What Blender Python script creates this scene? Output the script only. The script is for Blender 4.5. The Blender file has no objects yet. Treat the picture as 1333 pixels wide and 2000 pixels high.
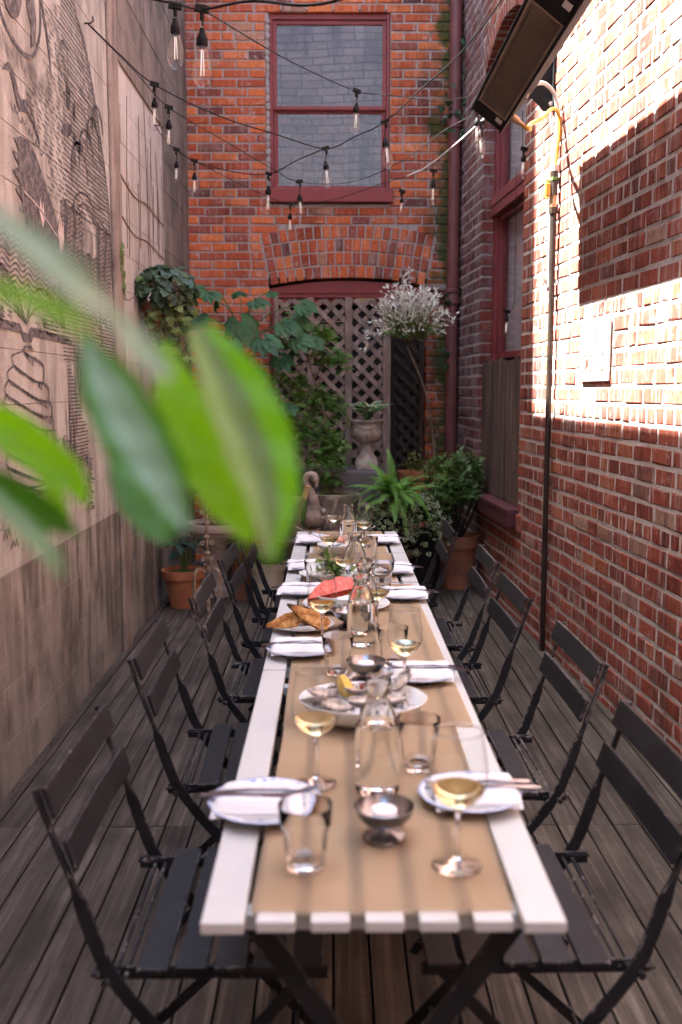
import bpy, math, random
import numpy as np
from mathutils import Vector, Matrix, noise as mnoise
S = bpy.context.scene
C = S.collection
R = math.radians
PI = math.pi

# ---------------------------------------------------------------- camera, sky, sun, exposure
cd = bpy.data.cameras.new('camera')
cam = bpy.data.objects.new('camera', cd); C.objects.link(cam)
cam.location = (0, 0, 1.42)
cam.rotation_euler = (R(90 - 7.12), 0, R(-0.457))
cd.sensor_fit = 'VERTICAL'; cd.sensor_height = 36.0; cd.sensor_width = 24.0
cd.lens = 34.99
cd.clip_start = 0.02; cd.clip_end = 600
cd.dof.use_dof = True; cd.dof.focus_distance = 3.9; cd.dof.aperture_fstop = 3.1
S.camera = cam

SUN_DIR = Vector((0.496, -0.045, -0.868)).normalized()
w = bpy.data.worlds.new('World'); S.world = w; w.use_nodes = True
nt = w.node_tree; nt.nodes.clear()
sky = nt.nodes.new('ShaderNodeTexSky'); sky.sky_type = 'NISHITA'; sky.sun_disc = False
sky.sun_elevation = math.asin(-SUN_DIR.z); sky.sun_rotation = math.atan2(-SUN_DIR.x, -SUN_DIR.y)
sky.air_density = 1.0; sky.dust_density = 3.0; sky.ozone_density = 0.0
bg = nt.nodes.new('ShaderNodeBackground'); bg.inputs[1].default_value = 0.080
wo = nt.nodes.new('ShaderNodeOutputWorld')
nt.links.new(sky.outputs[0], bg.inputs[0]); nt.links.new(bg.outputs[0], wo.inputs[0])
sl = bpy.data.lights.new('sun', 'SUN'); sl.energy = 4.8; sl.angle = R(0.53); sl.color = (1.0, 1.0, 0.94)
so = bpy.data.objects.new('sun', sl); C.objects.link(so)
so.rotation_euler = SUN_DIR.to_track_quat('-Z', 'Y').to_euler()
S.view_settings.view_transform = 'Standard'; S.view_settings.look = 'None'
S.view_settings.exposure = 4.1; S.view_settings.gamma = 1.0; S.view_settings.use_curve_mapping = False
S.render.engine = 'CYCLES'
cy = S.cycles
cy.use_denoising = True
cy.max_bounces = 12; cy.diffuse_bounces = 5; cy.glossy_bounces = 4; cy.transmission_bounces = 12; cy.transparent_max_bounces = 24
cy.sample_clamp_indirect = 6.0; cy.blur_glossy = 0.6
cy.use_adaptive_sampling = True; cy.adaptive_threshold = 0.02

# ---------------------------------------------------------------- helpers
def rnd(seed): return random.Random(seed)

class MB:
    """collects geometry and links it as one mesh object"""
    def __init__(s):
        s.v = []; s.f = []; s.a = []
    def add(s, vs, fs, val=0.0):
        o = len(s.v); s.v.extend([tuple(p) for p in vs]); s.f.extend([tuple(i + o for i in f) for f in fs]); s.a.extend([val] * len(fs))
    def bx(s, x0, x1, y0, y1, z0, z1, val=0.0, M=None):
        vs = [(x, y, z) for x in (x0, x1) for y in (y0, y1) for z in (z0, z1)]
        if M is not None: vs = [tuple(M @ Vector(p)) for p in vs]
        s.add(vs, [(0, 1, 3, 2), (4, 6, 7, 5), (0, 4, 5, 1), (2, 3, 7, 6), (0, 2, 6, 4), (1, 5, 7, 3)], val)
    def bar(s, p, q, wd, ht, up=(0, 0, 1), val=0.0):
        p = Vector(p); q = Vector(q); d = (q - p).normalized(); side = d.cross(Vector(up))
        if side.length < 1e-4: side = d.cross(Vector((1, 0, 0)))
        side.normalize(); u = side.cross(d).normalized()
        vs = []
        for c in (p, q):
            for a, b in ((-1, -1), (1, -1), (1, 1), (-1, 1)): vs.append(c + side * (a * wd / 2) + u * (b * ht / 2))
        s.add(vs, [(3, 2, 1, 0), (4, 5, 6, 7), (0, 1, 5, 4), (1, 2, 6, 5), (2, 3, 7, 6), (3, 0, 4, 7)], val)
    def strip(s, pts, thick, width, side=(0, 1, 0), val=0.0):
        """flat bar swept along pts: `thick` along the side vector, `width` in the bending plane (number or list)"""
        pts = [Vector(p) for p in pts]; sd = Vector(side).normalized(); n = len(pts)
        vs = []
        for i, p in enumerate(pts):
            t = (pts[min(i + 1, n - 1)] - pts[max(i - 1, 0)]).normalized(); u = sd.cross(t).normalized()
            wdt = width[i] if isinstance(width, (list, tuple)) else width
            th = thick[i] if isinstance(thick, (list, tuple)) else thick
            for a, b in ((-1, -1), (1, -1), (1, 1), (-1, 1)): vs.append(p + sd * (a * th / 2) + u * (b * wdt / 2))
        fs = [(0, 1, 2, 3), tuple(4 * (n - 1) + k for k in (3, 2, 1, 0))]
        for i in range(n - 1):
            for k in range(4):
                a = 4 * i + k; b = 4 * i + (k + 1) % 4; fs.append((a, a + 4, b + 4, b))
        s.add(vs, fs, val)
    def tube(s, pts, r, n=8, val=0.0):
        pts = [Vector(p) for p in pts]; m = len(pts)
        t0 = (pts[1] - pts[0]).normalized()
        u = t0.cross(Vector((0, 0, 1)))
        if u.length < 1e-3: u = t0.cross(Vector((1, 0, 0)))
        u.normalize(); vs = []
        for i, p in enumerate(pts):
            t = (pts[min(i + 1, m - 1)] - pts[max(i - 1, 0)]).normalized()
            u = (u - t * u.dot(t)).normalized(); v = t.cross(u)
            rr = r[i] if isinstance(r, (list, tuple)) else r
            for k in range(n):
                a = 2 * PI * k / n; vs.append(p + u * (rr * math.cos(a)) + v * (rr * math.sin(a)))
        fs = [tuple(range(n - 1, -1, -1)), tuple((m - 1) * n + k for k in range(n))]
        for i in range(m - 1):
            for k in range(n):
                a = i * n + k; b = i * n + (k + 1) % n; fs.append((a, b, b + n, a + n))
        s.add(vs, fs, val)
    def lathe(s, prof, n=24, o=(0, 0, 0), val=0.0, fn=None):
        """prof: [(r, z)] from bottom outside up and over; r = 0 ends are closed to a point"""
        vs = []; ring = []
        for (r, z) in prof:
            if r < 1e-6:
                ring.append([len(vs)]); vs.append((o[0], o[1], o[2] + z))
            else:
                idx = []
                for k in range(n):
                    a = 2 * PI * k / n; rr = r * (fn(a, r, z) if fn else 1.0)
                    idx.append(len(vs)); vs.append((o[0] + rr * math.cos(a), o[1] + rr * math.sin(a), o[2] + z))
                ring.append(idx)
        fs = []
        for A, B in zip(ring[:-1], ring[1:]):
            for k in range(n):
                k2 = (k + 1) % n
                if len(A) == 1 and len(B) == 1: continue
                if len(A) == 1: fs.append((A[0], B[k2], B[k]))
                elif len(B) == 1: fs.append((A[k], A[k2], B[0]))
                else: fs.append((A[k], A[k2], B[k2], B[k]))
        s.add(vs, fs, val)
    def grid(s, fn, nu, nv, val=0.0, wrap=False):
        vs = [fn(i / nu, j / nv) for j in range(nv + 1) for i in range(nu + 1)]
        fs = [(j * (nu + 1) + i, j * (nu + 1) + i + 1, (j + 1) * (nu + 1) + i + 1, (j + 1) * (nu + 1) + i) for j in range(nv) for i in range(nu)]
        s.add(vs, fs, val)
    def blob(s, c, r, n=10, m=7, amp=0.15, freq=3.0, seed=0.0, val=0.0):
        c = Vector(c); r = Vector(r) if not isinstance(r, (int, float)) else Vector((r, r, r))
        vs = []; 
        for j in range(m + 1):
            th = PI * j / m
            for i in range(n):
                ph = 2 * PI * i / n; d = Vector((math.sin(th) * math.cos(ph), math.sin(th) * math.sin(ph), math.cos(th)))
                k = 1 + amp * mnoise.noise(d * freq + Vector((seed, seed * 1.7, 0)))
                vs.append(c + Vector((d.x * r.x, d.y * r.y, d.z * r.z)) * k)
        fs = []
        for j in range(m):
            for i in range(n):
                a = j * n + i; b = j * n + (i + 1) % n
                if j == 0: fs.append((a, a + n, b + n))
                elif j == m - 1: fs.append((a, a + n, b))
                else: fs.append((a, a + n, b + n, b))
        s.add(vs, fs, val)
    def mesh(s, name, mat, smooth=False, attr=None):
        me = bpy.data.meshes.new(name); me.from_pydata(s.v, [], s.f)
        if mat is not None: me.materials.append(mat)
        if attr:
            at = me.attributes.new(attr, 'FLOAT', 'FACE'); at.data.foreach_set('value', s.a)
        if smooth:
            me.polygons.foreach_set('use_smooth', [True] * len(me.polygons))
            if isinstance(smooth, (int, float)) and smooth is not True: me.set_sharp_from_angle(angle=R(smooth))
        me.validate(); me.update(); return me
    def build(s, name, mat, parent=None, smooth=False, bevel=0, attr=None, sub=0, solid=0):
        return link(name, s.mesh(name, mat, smooth, attr), parent, bevel, sub, solid)

def link(name, me, parent=None, bevel=0, sub=0, solid=0):
    o = bpy.data.objects.new(name, me); C.objects.link(o)
    if parent is not None: o.parent = parent
    if solid:
        m = o.modifiers.new('thickness', 'SOLIDIFY'); m.thickness = solid; m.offset = -1
    if bevel:
        m = o.modifiers.new('edge', 'BEVEL'); m.width = bevel; m.segments = 2; m.limit_method = 'ANGLE'; m.angle_limit = R(40)
    if sub:
        m = o.modifiers.new('sub', 'SUBSURF'); m.levels = sub; m.render_levels = sub
    return o

def tag(o, label=None, cat=None, group=None, kind=None):
    if label: o['label'] = label
    if cat: o['category'] = cat
    if group: o['group'] = group
    if kind: o['kind'] = kind
    return o

def thing(name, label, cat, loc=(0, 0, 0), rz=0.0, group=None):
    o = bpy.data.objects.new(name, None); C.objects.link(o); o.location = loc; o.rotation_euler = (0, 0, rz)
    o.empty_display_size = 0.05
    return tag(o, label, cat, group, 'thing' if cat == 'wall' else None)

def copy_tree(o, parent=None):
    c = o.copy(); C.objects.link(c)
    if parent is not None: c.parent = parent
    for ch in list(o.children): copy_tree(ch, c)
    return c

def dup(o, label, loc, rz=0.0):
    c = copy_tree(o); c['label'] = label; c.location = loc; c.rotation_euler = (0, 0, rz); return c

def place(o, P, X=None, Z=None, s=1.0):
    """put object o at P with its local x along X and local z near Z"""
    X = Vector(X).normalized(); Z = Vector(Z); Y = Z.cross(X)
    if Y.length < 1e-4: Y = Vector((0, 1, 0)).cross(X)
    Y.normalize(); Z = X.cross(Y).normalized()
    M = Matrix((X, Y, Z)).transposed().to_4x4()
    o.matrix_local = Matrix.Translation(Vector(P)) @ M @ Matrix.Scale(s, 4)
    return o

def bez(pts, n=12):
    """Catmull-Rom through pts"""
    P = [Vector(p) for p in pts]; P = [P[0] * 2 - P[1]] + P + [P[-1] * 2 - P[-2]]; out = []
    for i in range(1, len(P) - 2):
        a, b, c, d = P[i - 1:i + 3]
        for k in range(n):
            t = k / n
            out.append(0.5 * ((2 * b) + (c - a) * t + (2 * a - 5 * b + 4 * c - d) * t * t + (3 * b - a - 3 * c + d) * t ** 3))
    out.append(P[-2]); return out

# camera-space size of a point, used only to choose which bricks show largest
_ci = Matrix.Translation(cam.location) @ cam.rotation_euler.to_matrix().to_4x4()
_ci.invert()
def view(p):
    q = _ci @ Vector(p)
    if q.z > -0.3: return None
    d = -q.z; x = q.x / d * 1944; y = q.y / d * 1944
    return (x, y, d) if abs(x) < 690 and abs(y) < 1030 else None

# ---------------------------------------------------------------- materials
class NT:
    def __init__(s, name):
        s.m = bpy.data.materials.new(name); s.m.use_nodes = True; s.t = s.m.node_tree; s.t.nodes.clear()
        s.out = s.n('ShaderNodeOutputMaterial')
    def n(s, typ, **kw):
        nd = s.t.nodes.new(typ)
        for k, v in kw.items(): setattr(nd, k, v)
        return nd
    def l(s, a, b): s.t.links.new(a, b)
    def val(s, sock, v):
        if hasattr(v, 'is_linked') or hasattr(v, 'links'): s.l(v, sock)
        else: sock.default_value = v
    def pos(s, stretch=(1, 1, 1), rot=(0, 0, 0), obj=False):
        if obj: g = s.n('ShaderNodeTexCoord').outputs['Object']
        else: g = s.n('ShaderNodeNewGeometry').outputs['Position']
        mp = s.n('ShaderNodeMapping'); mp.inputs['Scale'].default_value = stretch; mp.inputs['Rotation'].default_value = rot
        s.l(g, mp.inputs[0]); return mp.outputs[0]
    def noise(s, vec, scale, detail=5, rough=0.55, dist=0.0, dim=None):
        nd = s.n('ShaderNodeTexNoise'); nd.inputs['Scale'].default_value = scale; nd.inputs['Detail'].default_value = detail
        nd.inputs['Roughness'].default_value = rough; nd.inputs['Distortion'].default_value = dist
        s.l(vec, nd.inputs['Vector']); return nd.outputs['Fac']
    def ramp(s, fac, stops, interp='LINEAR'):
        nd = s.n('ShaderNodeValToRGB'); nd.color_ramp.interpolation = interp; e = nd.color_ramp.elements
        while len(e) < len(stops): e.new(0.5)
        for i, (p, c) in enumerate(stops):
            e[i].position = p; e[i].color = (*c, 1) if isinstance(c, (tuple, list)) else (c, c, c, 1)
        s.l(fac, nd.inputs[0]); return nd.outputs[0]
    def mix(s, fac, a, b, mode='MIX'):
        nd = s.n('ShaderNodeMix', data_type='RGBA', blend_type=mode)
        s.val(nd.inputs[0], fac)
        for sock, v in ((nd.inputs[6], a), (nd.inputs[7], b)):
            if isinstance(v, (tuple, list)): sock.default_value = (*v, 1)
            else: s.val(sock, v)
        return nd.outputs[2]
    def math(s, op, a, b=0.0):
        nd = s.n('ShaderNodeMath', operation=op); s.val(nd.inputs[0], a); s.val(nd.inputs[1], b); return nd.outputs[0]
    def attr(s, name): return s.n('ShaderNodeAttribute', attribute_name=name).outputs['Fac']
    def bump(s, h, strength=0.3, dist=0.01):
        nd = s.n('ShaderNodeBump'); nd.inputs['Strength'].default_value = strength; nd.inputs['Distance'].default_value = dist
        s.l(h, nd.inputs['Height']); return nd.outputs[0]
    def bsdf(s, col, rough=0.6, metal=0.0, spec=0.5, normal=None, **kw):
        b = s.n('ShaderNodeBsdfPrincipled')
        if isinstance(col, (tuple, list)): b.inputs['Base Color'].default_value = (*col, 1)
        else: s.l(col, b.inputs['Base Color'])
        s.val(b.inputs['Roughness'], rough); s.val(b.inputs['Metallic'], metal); b.inputs['Specular IOR Level'].default_value = spec
        if normal is not None: s.l(normal, b.inputs['Normal'])
        for k, v in kw.items(): s.val(b.inputs[k], v)
        return b
    def done(s, sh): s.l(sh.outputs[0] if hasattr(sh, 'outputs') else sh, s.out.inputs[0]); return s.m

def mat(name, c1, c2=None, scale=10, rough=0.6, bump=0.15, bscale=60, metal=0.0, spec=0.5, stretch=(1, 1, 1), lo=0.35, hi=0.65, bd=0.004, obj=False, **kw):
    t = NT(name); p = t.pos(stretch, obj=obj)
    col = t.ramp(t.noise(p, scale), [(lo, c1), (hi, c2)]) if c2 else c1
    nm = t.bump(t.noise(p, bscale, 4), bump, bd) if bump else None
    return t.done(t.bsdf(col, rough, metal, spec, nm, **kw))

def leafmat(name, c1, c2, trans=(0.2, 0.4, 0.05), tw=0.3, scale=25, rough=0.38, edge=None, lo=0.35, hi=0.65, vein=None):
    """leaf: two greens by place, light through the blade; edge = colour by the leaf's own 'u' attribute (0 midrib, 1 margin)"""
    t = NT(name); p = t.pos()
    col = t.ramp(t.noise(p, scale, 2), [(lo, c1), (hi, c2)])
    tcol = trans
    if edge:
        a = t.attr('u'); wob = t.math('ADD', a, t.math('MULTIPLY', t.math('SUBTRACT', t.noise(t.pos((1, 1, 1)), 60, 3), 0.5), edge[3]))
        m = t.ramp(wob, [(edge[1], 0.0), (edge[2], 1.0)])
        col = t.mix(m, col, edge[0]); tcol = t.mix(m, trans, edge[4])
    b = t.bsdf(col, rough + 0.08, 0, 0.28)
    tr = t.n('ShaderNodeBsdfTranslucent')
    if isinstance(tcol, tuple): tr.inputs[0].default_value = (*tcol, 1)
    else: t.l(tcol, tr.inputs[0])
    mx = t.n('ShaderNodeMixShader'); mx.inputs[0].default_value = tw
    t.l(b.outputs[0], mx.inputs[1]); t.l(tr.outputs[0], mx.inputs[2])
    return t.done(mx)

def brickmat(name, stops, mortar, smear=0.6, moss=None, streak=0.5):
    t = NT(name); p = t.pos()
    rn = t.n('ShaderNodeObjectInfo').outputs['Random']
    f = t.math('FRACT', t.math('ADD', t.attr('tone'), rn))
    base = t.ramp(f, stops)
    big = t.noise(p, 2.2, 3)
    base = t.mix(t.ramp(big, [(0.35, 0.0), (0.7, 0.5)]), base, t.mix(1.0, base, (0.62, 0.55, 0.55), 'MULTIPLY'))
    n1 = t.noise(p, 38, 6, 0.65)
    base = t.mix(t.ramp(n1, [(0.42, 0.0), (0.75, 0.75)]), base, t.mix(1.0, base, (0.45, 0.38, 0.36), 'MULTIPLY'))
    st = t.noise(t.pos((42, 42, 2.2)), 1.0, 3, 0.6)
    base = t.mix(t.math('MULTIPLY', t.ramp(st, [(0.52, 0.0), (0.72, 1.0)]), streak), base, mortar)
    n2 = t.noise(p, 17, 7, 0.7)
    base = t.mix(t.math('MULTIPLY', t.ramp(n2, [(0.56, 0.0), (0.68, 1.0)]), smear), base, mortar)
    pit = t.noise(p, 120, 2)
    base = t.mix(t.ramp(pit, [(0.66, 0.0), (0.72, 0.85)]), base, (0.03, 0.02, 0.02))
    soot = t.math('MULTIPLY', t.ramp(t.noise(t.pos((5, 5, 0.55)), 1.0, 6, 0.62), [(0.49, 0.0), (0.62, 1.0)]), t.ramp(t.noise(p, 1.1, 3), [(0.42, 0.0), (0.58, 0.85)]))
    base = t.mix(soot, base, t.mix(1.0, base, (0.40, 0.36, 0.36), 'MULTIPLY'))
    if moss: base = moss(t, base)
    h = t.math('ADD', t.math('MULTIPLY', n1, 1.0), t.math('MULTIPLY', pit, -0.5))
    return t.done(t.bsdf(base, 0.85, 0, 0.25, t.bump(h, 0.28, 0.005)))

def thinglass(name, tint=(1, 1, 1), rim=0.75, rough=0.0, edge=0.35, base=0.035):
    """thin clear glass: straight-through light plus a Fresnel mirror, denser where the wall is seen edge on"""
    t = NT(name)
    lw = t.n('ShaderNodeLayerWeight'); lw.inputs[0].default_value = edge
    lw2 = t.n('ShaderNodeLayerWeight'); lw2.inputs[0].default_value = 0.5
    c = t.mix(t.ramp(lw.outputs['Facing'], [(0.72, 0.0), (1.0, rim)]), tint, (0.30, 0.29, 0.29))
    tr = t.n('ShaderNodeBsdfTransparent'); t.l(c, tr.inputs[0])
    gl = t.n('ShaderNodeBsdfGlossy'); gl.inputs['Roughness'].default_value = rough
    fr = t.math('ADD', base, t.math('MULTIPLY', t.math('POWER', lw2.outputs['Facing'], 4.0), 0.7))
    mx = t.n('ShaderNodeMixShader'); t.l(fr, mx.inputs[0]); t.l(tr.outputs[0], mx.inputs[1]); t.l(gl.outputs[0], mx.inputs[2])
    return t.done(mx)

def clear(name, col=(1, 1, 1), ior=1.45, rough=0.0):
    t = NT(name)
    return t.done(t.bsdf(col, rough, 0, 0.5, None, **{'Transmission Weight': 1.0, 'IOR': ior}))

MORTAR = (0.46, 0.385, 0.35)
def moss_back(t, base):
    g = t.n('ShaderNodeNewGeometry').outputs['Position']; sp = t.n('ShaderNodeSeparateXYZ'); t.l(g, sp.inputs[0])
    gx = t.ramp(sp.outputs[0], [(0.50, 0.0), (0.90, 0.60)])
    n = t.noise(t.pos(), 5.5, 6, 0.65)
    m = t.ramp(t.math('ADD', gx, t.math('SUBTRACT', n, 0.5)), [(0.38, 0.0), (0.58, 0.9)])
    base = t.mix(m, base, t.mix(t.noise(t.pos(), 60, 3), (0.012, 0.02, 0.004), (0.05, 0.075, 0.012)))
    return base
def far_wall_tones(t, base):
    # old white lime wash and efflorescence left round the window arch and its far edge
    g = t.n('ShaderNodeNewGeometry').outputs['Position']; sp = t.n('ShaderNodeSeparateXYZ'); t.l(g, sp.inputs[0])
    gy = t.ramp(t.math('MULTIPLY', sp.outputs[1], 0.1), [(0.70, 0.0), (0.725, 0.42)])
    n = t.noise(t.pos((1, 1, 0.6)), 9, 6, 0.7)
    m = t.ramp(t.math('ADD', gy, t.math('SUBTRACT', n, 0.5)), [(0.30, 0.0), (0.62, 0.75)])
    base = t.mix(m, base, (0.42, 0.37, 0.40))
    dk = t.ramp(t.math('MULTIPLY', sp.outputs[1], 0.1), [(0.695, 0.0), (0.72, 0.75)])  # wall past the window multiplied darker and more purple
    return t.mix(dk, base, t.mix(1.0, base, (0.42, 0.36, 0.40), 'MULTIPLY'))

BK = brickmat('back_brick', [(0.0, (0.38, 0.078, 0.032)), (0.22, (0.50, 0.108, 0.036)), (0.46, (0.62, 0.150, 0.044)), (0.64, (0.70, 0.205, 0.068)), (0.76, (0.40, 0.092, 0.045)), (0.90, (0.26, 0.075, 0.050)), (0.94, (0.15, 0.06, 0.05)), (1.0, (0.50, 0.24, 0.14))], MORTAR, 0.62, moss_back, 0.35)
BR = brickmat('side_brick', [(0.0, (0.20, 0.046, 0.029)), (0.3, (0.27, 0.062, 0.037)), (0.55, (0.31, 0.076, 0.043)), (0.75, (0.23, 0.056, 0.041)), (0.88, (0.37, 0.115, 0.056)), (0.95, (0.19, 0.075, 0.062)), (1.0, (0.38, 0.23, 0.165))], (0.45, 0.38, 0.35), 0.42, far_wall_tones, 0.48)
BW = brickmat('mauve_reflection_brick', [(0.0, (0.19, 0.115, 0.105)), (0.5, (0.23, 0.14, 0.125)), (1.0, (0.155, 0.092, 0.085))], (0.30, 0.22, 0.20), 0.35, None, 0.1)
def mossmort(t, base): return moss_back(t, base)
def mortmat(name, c, moss=None):
    t = NT(name); p = t.pos(); n = t.noise(p, 45, 6, 0.7)
    base = t.mix(t.ramp(n, [(0.3, 0.0), (0.7, 1.0)]), tuple(x * 0.62 for x in c), c)
    base = t.mix(t.ramp(t.noise(p, 6, 5), [(0.5, 0.0), (0.75, 0.6)]), base, tuple(x * 0.5 for x in c))
    if moss: base = moss(t, base)
    return t.done(t.bsdf(base, 0.95, 0, 0.1, t.bump(n, 0.9, 0.012)))
MO_B = mortmat('mortar_back', (0.45, 0.375, 0.33), moss_back)
MO_R = mortmat('mortar_side', (0.52, 0.46, 0.43))
MO_W = mortmat('mortar_mauve', (0.12, 0.08, 0.07))

def concrete(name, c1, c2, stain, streak=0.6, sc=3.0, lo=0.45, hi=0.65):
    t = NT(name); p = t.pos()
    rn = t.n('ShaderNodeObjectInfo').outputs['Random']
    base = t.mix(t.ramp(t.noise(p, sc, 6, 0.6), [(0.3, 0.0), (0.7, 1.0)]), c1, c2)
    base = t.mix(t.math('MULTIPLY', rn, 0.22), base, tuple(x * 0.8 for x in c1))
    st = t.noise(t.pos((6.5, 6.5, 1.5)), 1.0, 5, 0.65)
    big = t.noise(p, 1.3, 4, 0.6)
    m = t.math('MULTIPLY', t.ramp(st, [(lo - 0.01, 0.0), (hi - 0.06, 1.0)]), t.ramp(big, [(0.38, 0.0), (0.55, 1.0)]))
    base = t.mix(t.math('MULTIPLY', m, streak), base, stain)
    blot = t.ramp(t.noise(p, 2.1, 7, 0.68), [(0.50, 0.0), (0.62, 1.0)])
    base = t.mix(t.math('MULTIPLY', blot, streak * 0.8), base, stain)
    gr = t.noise(p, 160, 3)
    base = t.mix(t.ramp(gr, [(0.35, 0.35), (0.6, 0.0)]), base, tuple(x * 0.45 for x in c1))
    h = t.math('ADD', t.math('MULTIPLY', gr, 0.6), t.noise(p, 22, 6, 0.7))
    return t.done(t.bsdf(base, 0.9, 0, 0.2, t.bump(h, 0.4, 0.008)))
CO_BLOCK = concrete('block_concrete', (0.395, 0.370, 0.320), (0.50, 0.475, 0.42), (0.13, 0.115, 0.095), 0.62)
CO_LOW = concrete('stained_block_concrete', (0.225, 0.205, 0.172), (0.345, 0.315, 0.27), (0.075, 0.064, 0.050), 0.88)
CO_PALE = concrete('pale_block_concrete', (0.53, 0.49, 0.435), (0.62, 0.58, 0.525), (0.26, 0.22, 0.185), 0.4)
CO_DARK = concrete('board_concrete', (0.21, 0.175, 0.14), (0.32, 0.27, 0.225), (0.08, 0.066, 0.053), 0.75)
CO_PIL = concrete('pilaster_concrete', (0.28, 0.222, 0.178), (0.40, 0.335, 0.28), (0.11, 0.088, 0.07), 0.75, 6)

def inkmat():
    t = NT('mural_ink'); p = t.pos(); n = t.noise(p, 28, 7, 0.7); n2 = t.noise(p, 190, 2)
    base = t.mix(t.ramp(n, [(0.44, 0.0), (0.64, 0.8)]), (0.062, 0.060, 0.064), (0.25, 0.22, 0.195))
    base = t.mix(t.ramp(n2, [(0.62, 0.0), (0.68, 0.7)]), base, (0.30, 0.24, 0.21))
    return t.done(t.bsdf(base, 0.9, 0, 0.15))
INK = inkmat()
def inklight():
    t = NT('mural_white'); n = t.noise(t.pos(), 40, 6, 0.7)
    return t.done(t.bsdf(t.mix(t.ramp(n, [(0.4, 0.0), (0.7, 0.6)]), (0.52, 0.44, 0.39), (0.33, 0.27, 0.235)), 0.9, 0, 0.2))
INKL = inklight()

def woodmat(name, c1, c2, c3, stretch, scale=1.0, rough=0.8, bump=0.5, spec=0.25):
    """weathered board: grain stretched along the board, worn pale streaks, dark stains, small tone change from board to board"""
    t = NT(name); rn = t.n('ShaderNodeObjectInfo').outputs['Random']
    g = t.n('ShaderNodeNewGeometry').outputs['Position']
    off = t.n('ShaderNodeCombineXYZ'); 
    for i in range(3): t.l(t.math('MULTIPLY', rn, 37.0 + 11 * i), off.inputs[i])
    ad = t.n('ShaderNodeVectorMath', operation='ADD'); t.l(g, ad.inputs[0]); t.l(off.outputs[0], ad.inputs[1])
    mp = t.n('ShaderNodeMapping'); mp.inputs['Scale'].default_value = stretch; t.l(ad.outputs[0], mp.inputs[0])
    gr = t.noise(mp.outputs[0], scale, 7, 0.65, 0.6)
    big = t.noise(ad.outputs[0], 3.0, 4)
    base = t.ramp(gr, [(0.32, c1), (0.52, c2), (0.72, c3)])
    base = t.mix(t.ramp(big, [(0.45, 0.0), (0.7, 0.6)]), base, tuple(x * 0.45 for x in c1))
    base = t.mix(t.math('MULTIPLY', rn, 0.5), base, t.mix(1.0, base, (0.6, 0.58, 0.58), 'MULTIPLY'))
    sp = t.noise(ad.outputs[0], 55, 3)
    base = t.mix(t.ramp(sp, [(0.66, 0.0), (0.72, 0.6)]), base, (0.02, 0.015, 0.012))
    return t.done(t.bsdf(base, rough, 0, spec, t.bump(gr, bump, 0.004)))
DECK = woodmat('deck_wood', (0.043, 0.035, 0.027), (0.082, 0.067, 0.053), (0.18, 0.150, 0.122), (38, 1.6, 38), 1.0, 0.72, 0.6, 0.2)
FENCE = woodmat('grey_board_wood', (0.060, 0.040, 0.034), (0.115, 0.075, 0.062), (0.21, 0.15, 0.125), (30, 30, 1.5), 1.0, 0.85)
LATT = woodmat('lattice_wood', (0.17, 0.122, 0.095), (0.30, 0.215, 0.17), (0.42, 0.32, 0.265), (14, 14, 5), 1.0, 0.85)
def paintmat(name, c, dark=0.55, rough=0.5, chips=None):
    t = NT(name); p = t.pos(); n = t.noise(p, 9, 6, 0.65)
    base = t.mix(t.ramp(n, [(0.4, 0.0), (0.75, 0.7)]), c, tuple(x * dark for x in c))
    if chips:
        base = t.mix(t.ramp(t.noise(p, 75, 4, 0.6), [(chips[0], 0.0), (chips[0] + 0.02, 1.0)]), base, chips[1])
    return t.done(t.bsdf(base, rough, 0, 0.4, t.bump(t.noise(p, 70, 4), 0.12, 0.003)))
RED = paintmat('red_paint', (0.23, 0.028, 0.022))
REDW = paintmat('dull_red_paint', (0.17, 0.026, 0.028), 0.6)
SILL = paintmat('plum_metal_paint', (0.105, 0.035, 0.042), 0.7, 0.4)
PIPE = paintmat('downpipe_paint', (0.16, 0.048, 0.042), 0.5, 0.55)
DARKIN = mat('dark_interior', (0.012, 0.01, 0.009), rough=0.9, bump=0)
GREYPANE = mat('pane_backing_blue', (0.52, 0.60, 0.70), (0.58, 0.66, 0.75), 6, 0.5, 0.0)
PANE = thinglass('window_glass', (0.92, 0.90, 0.89), 0.3, 0.02, 0.35, 0.018)
EARTH = mat('earth', (0.022, 0.016, 0.011), (0.05, 0.035, 0.025), 60, 0.95, 0.8, 90, bd=0.02)
GROUNDM = mat('ground_asphalt', (0.045, 0.043, 0.041), (0.06, 0.057, 0.053), 12, 0.9, 0.4, 80)
ROOFM = mat('roof_grey', (0.16, 0.155, 0.15), (0.22, 0.21, 0.2), 4, 0.9, 0.3, 50)
GALV = mat('galvanised_duct', (0.32, 0.33, 0.34), (0.42, 0.43, 0.44), 5, 0.4, 0.05, metal=0.7)

# ================================================================ the ground and the deck
g = MB(); g.add([(-60, -60, -0.16), (60, -60, -0.16), (60, 60, -0.16), (-60, 60, -0.16)], [(0, 1, 2, 3)])
tag(g.build('ground', GROUNDM), 'dark asphalt ground round the courtyard', kind='structure')
deck = thing('deck', 'weathered brown plank deck between concrete and brick walls', None); deck['kind'] = 'structure'
jb = MB(); jb.bx(-1.2, 1.72, -3.6, 8.1, -0.10, -0.055); jb.build('deck_joist_bed', DARKIN, deck)
pw = 0.0915; rr = rnd(3)
for i in range(32):
    x0 = -1.19 + i * pw
    cuts = [-3.6, -0.2, 3.1 + rr.uniform(-0.004, 0.004), 6.05 + (0.0 if i % 2 else 0.02), 8.08]
    for a, b in zip(cuts[:-1], cuts[1:]):
        m = MB(); dz = rr.uniform(-0.0025, 0.0025)
        m.bx(x0 + 0.0028, x0 + pw - 0.0028, a + 0.0015, b - 0.0015, -0.03 + dz, dz)
        m.build('plank', DECK, deck, bevel=0.003)
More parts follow.
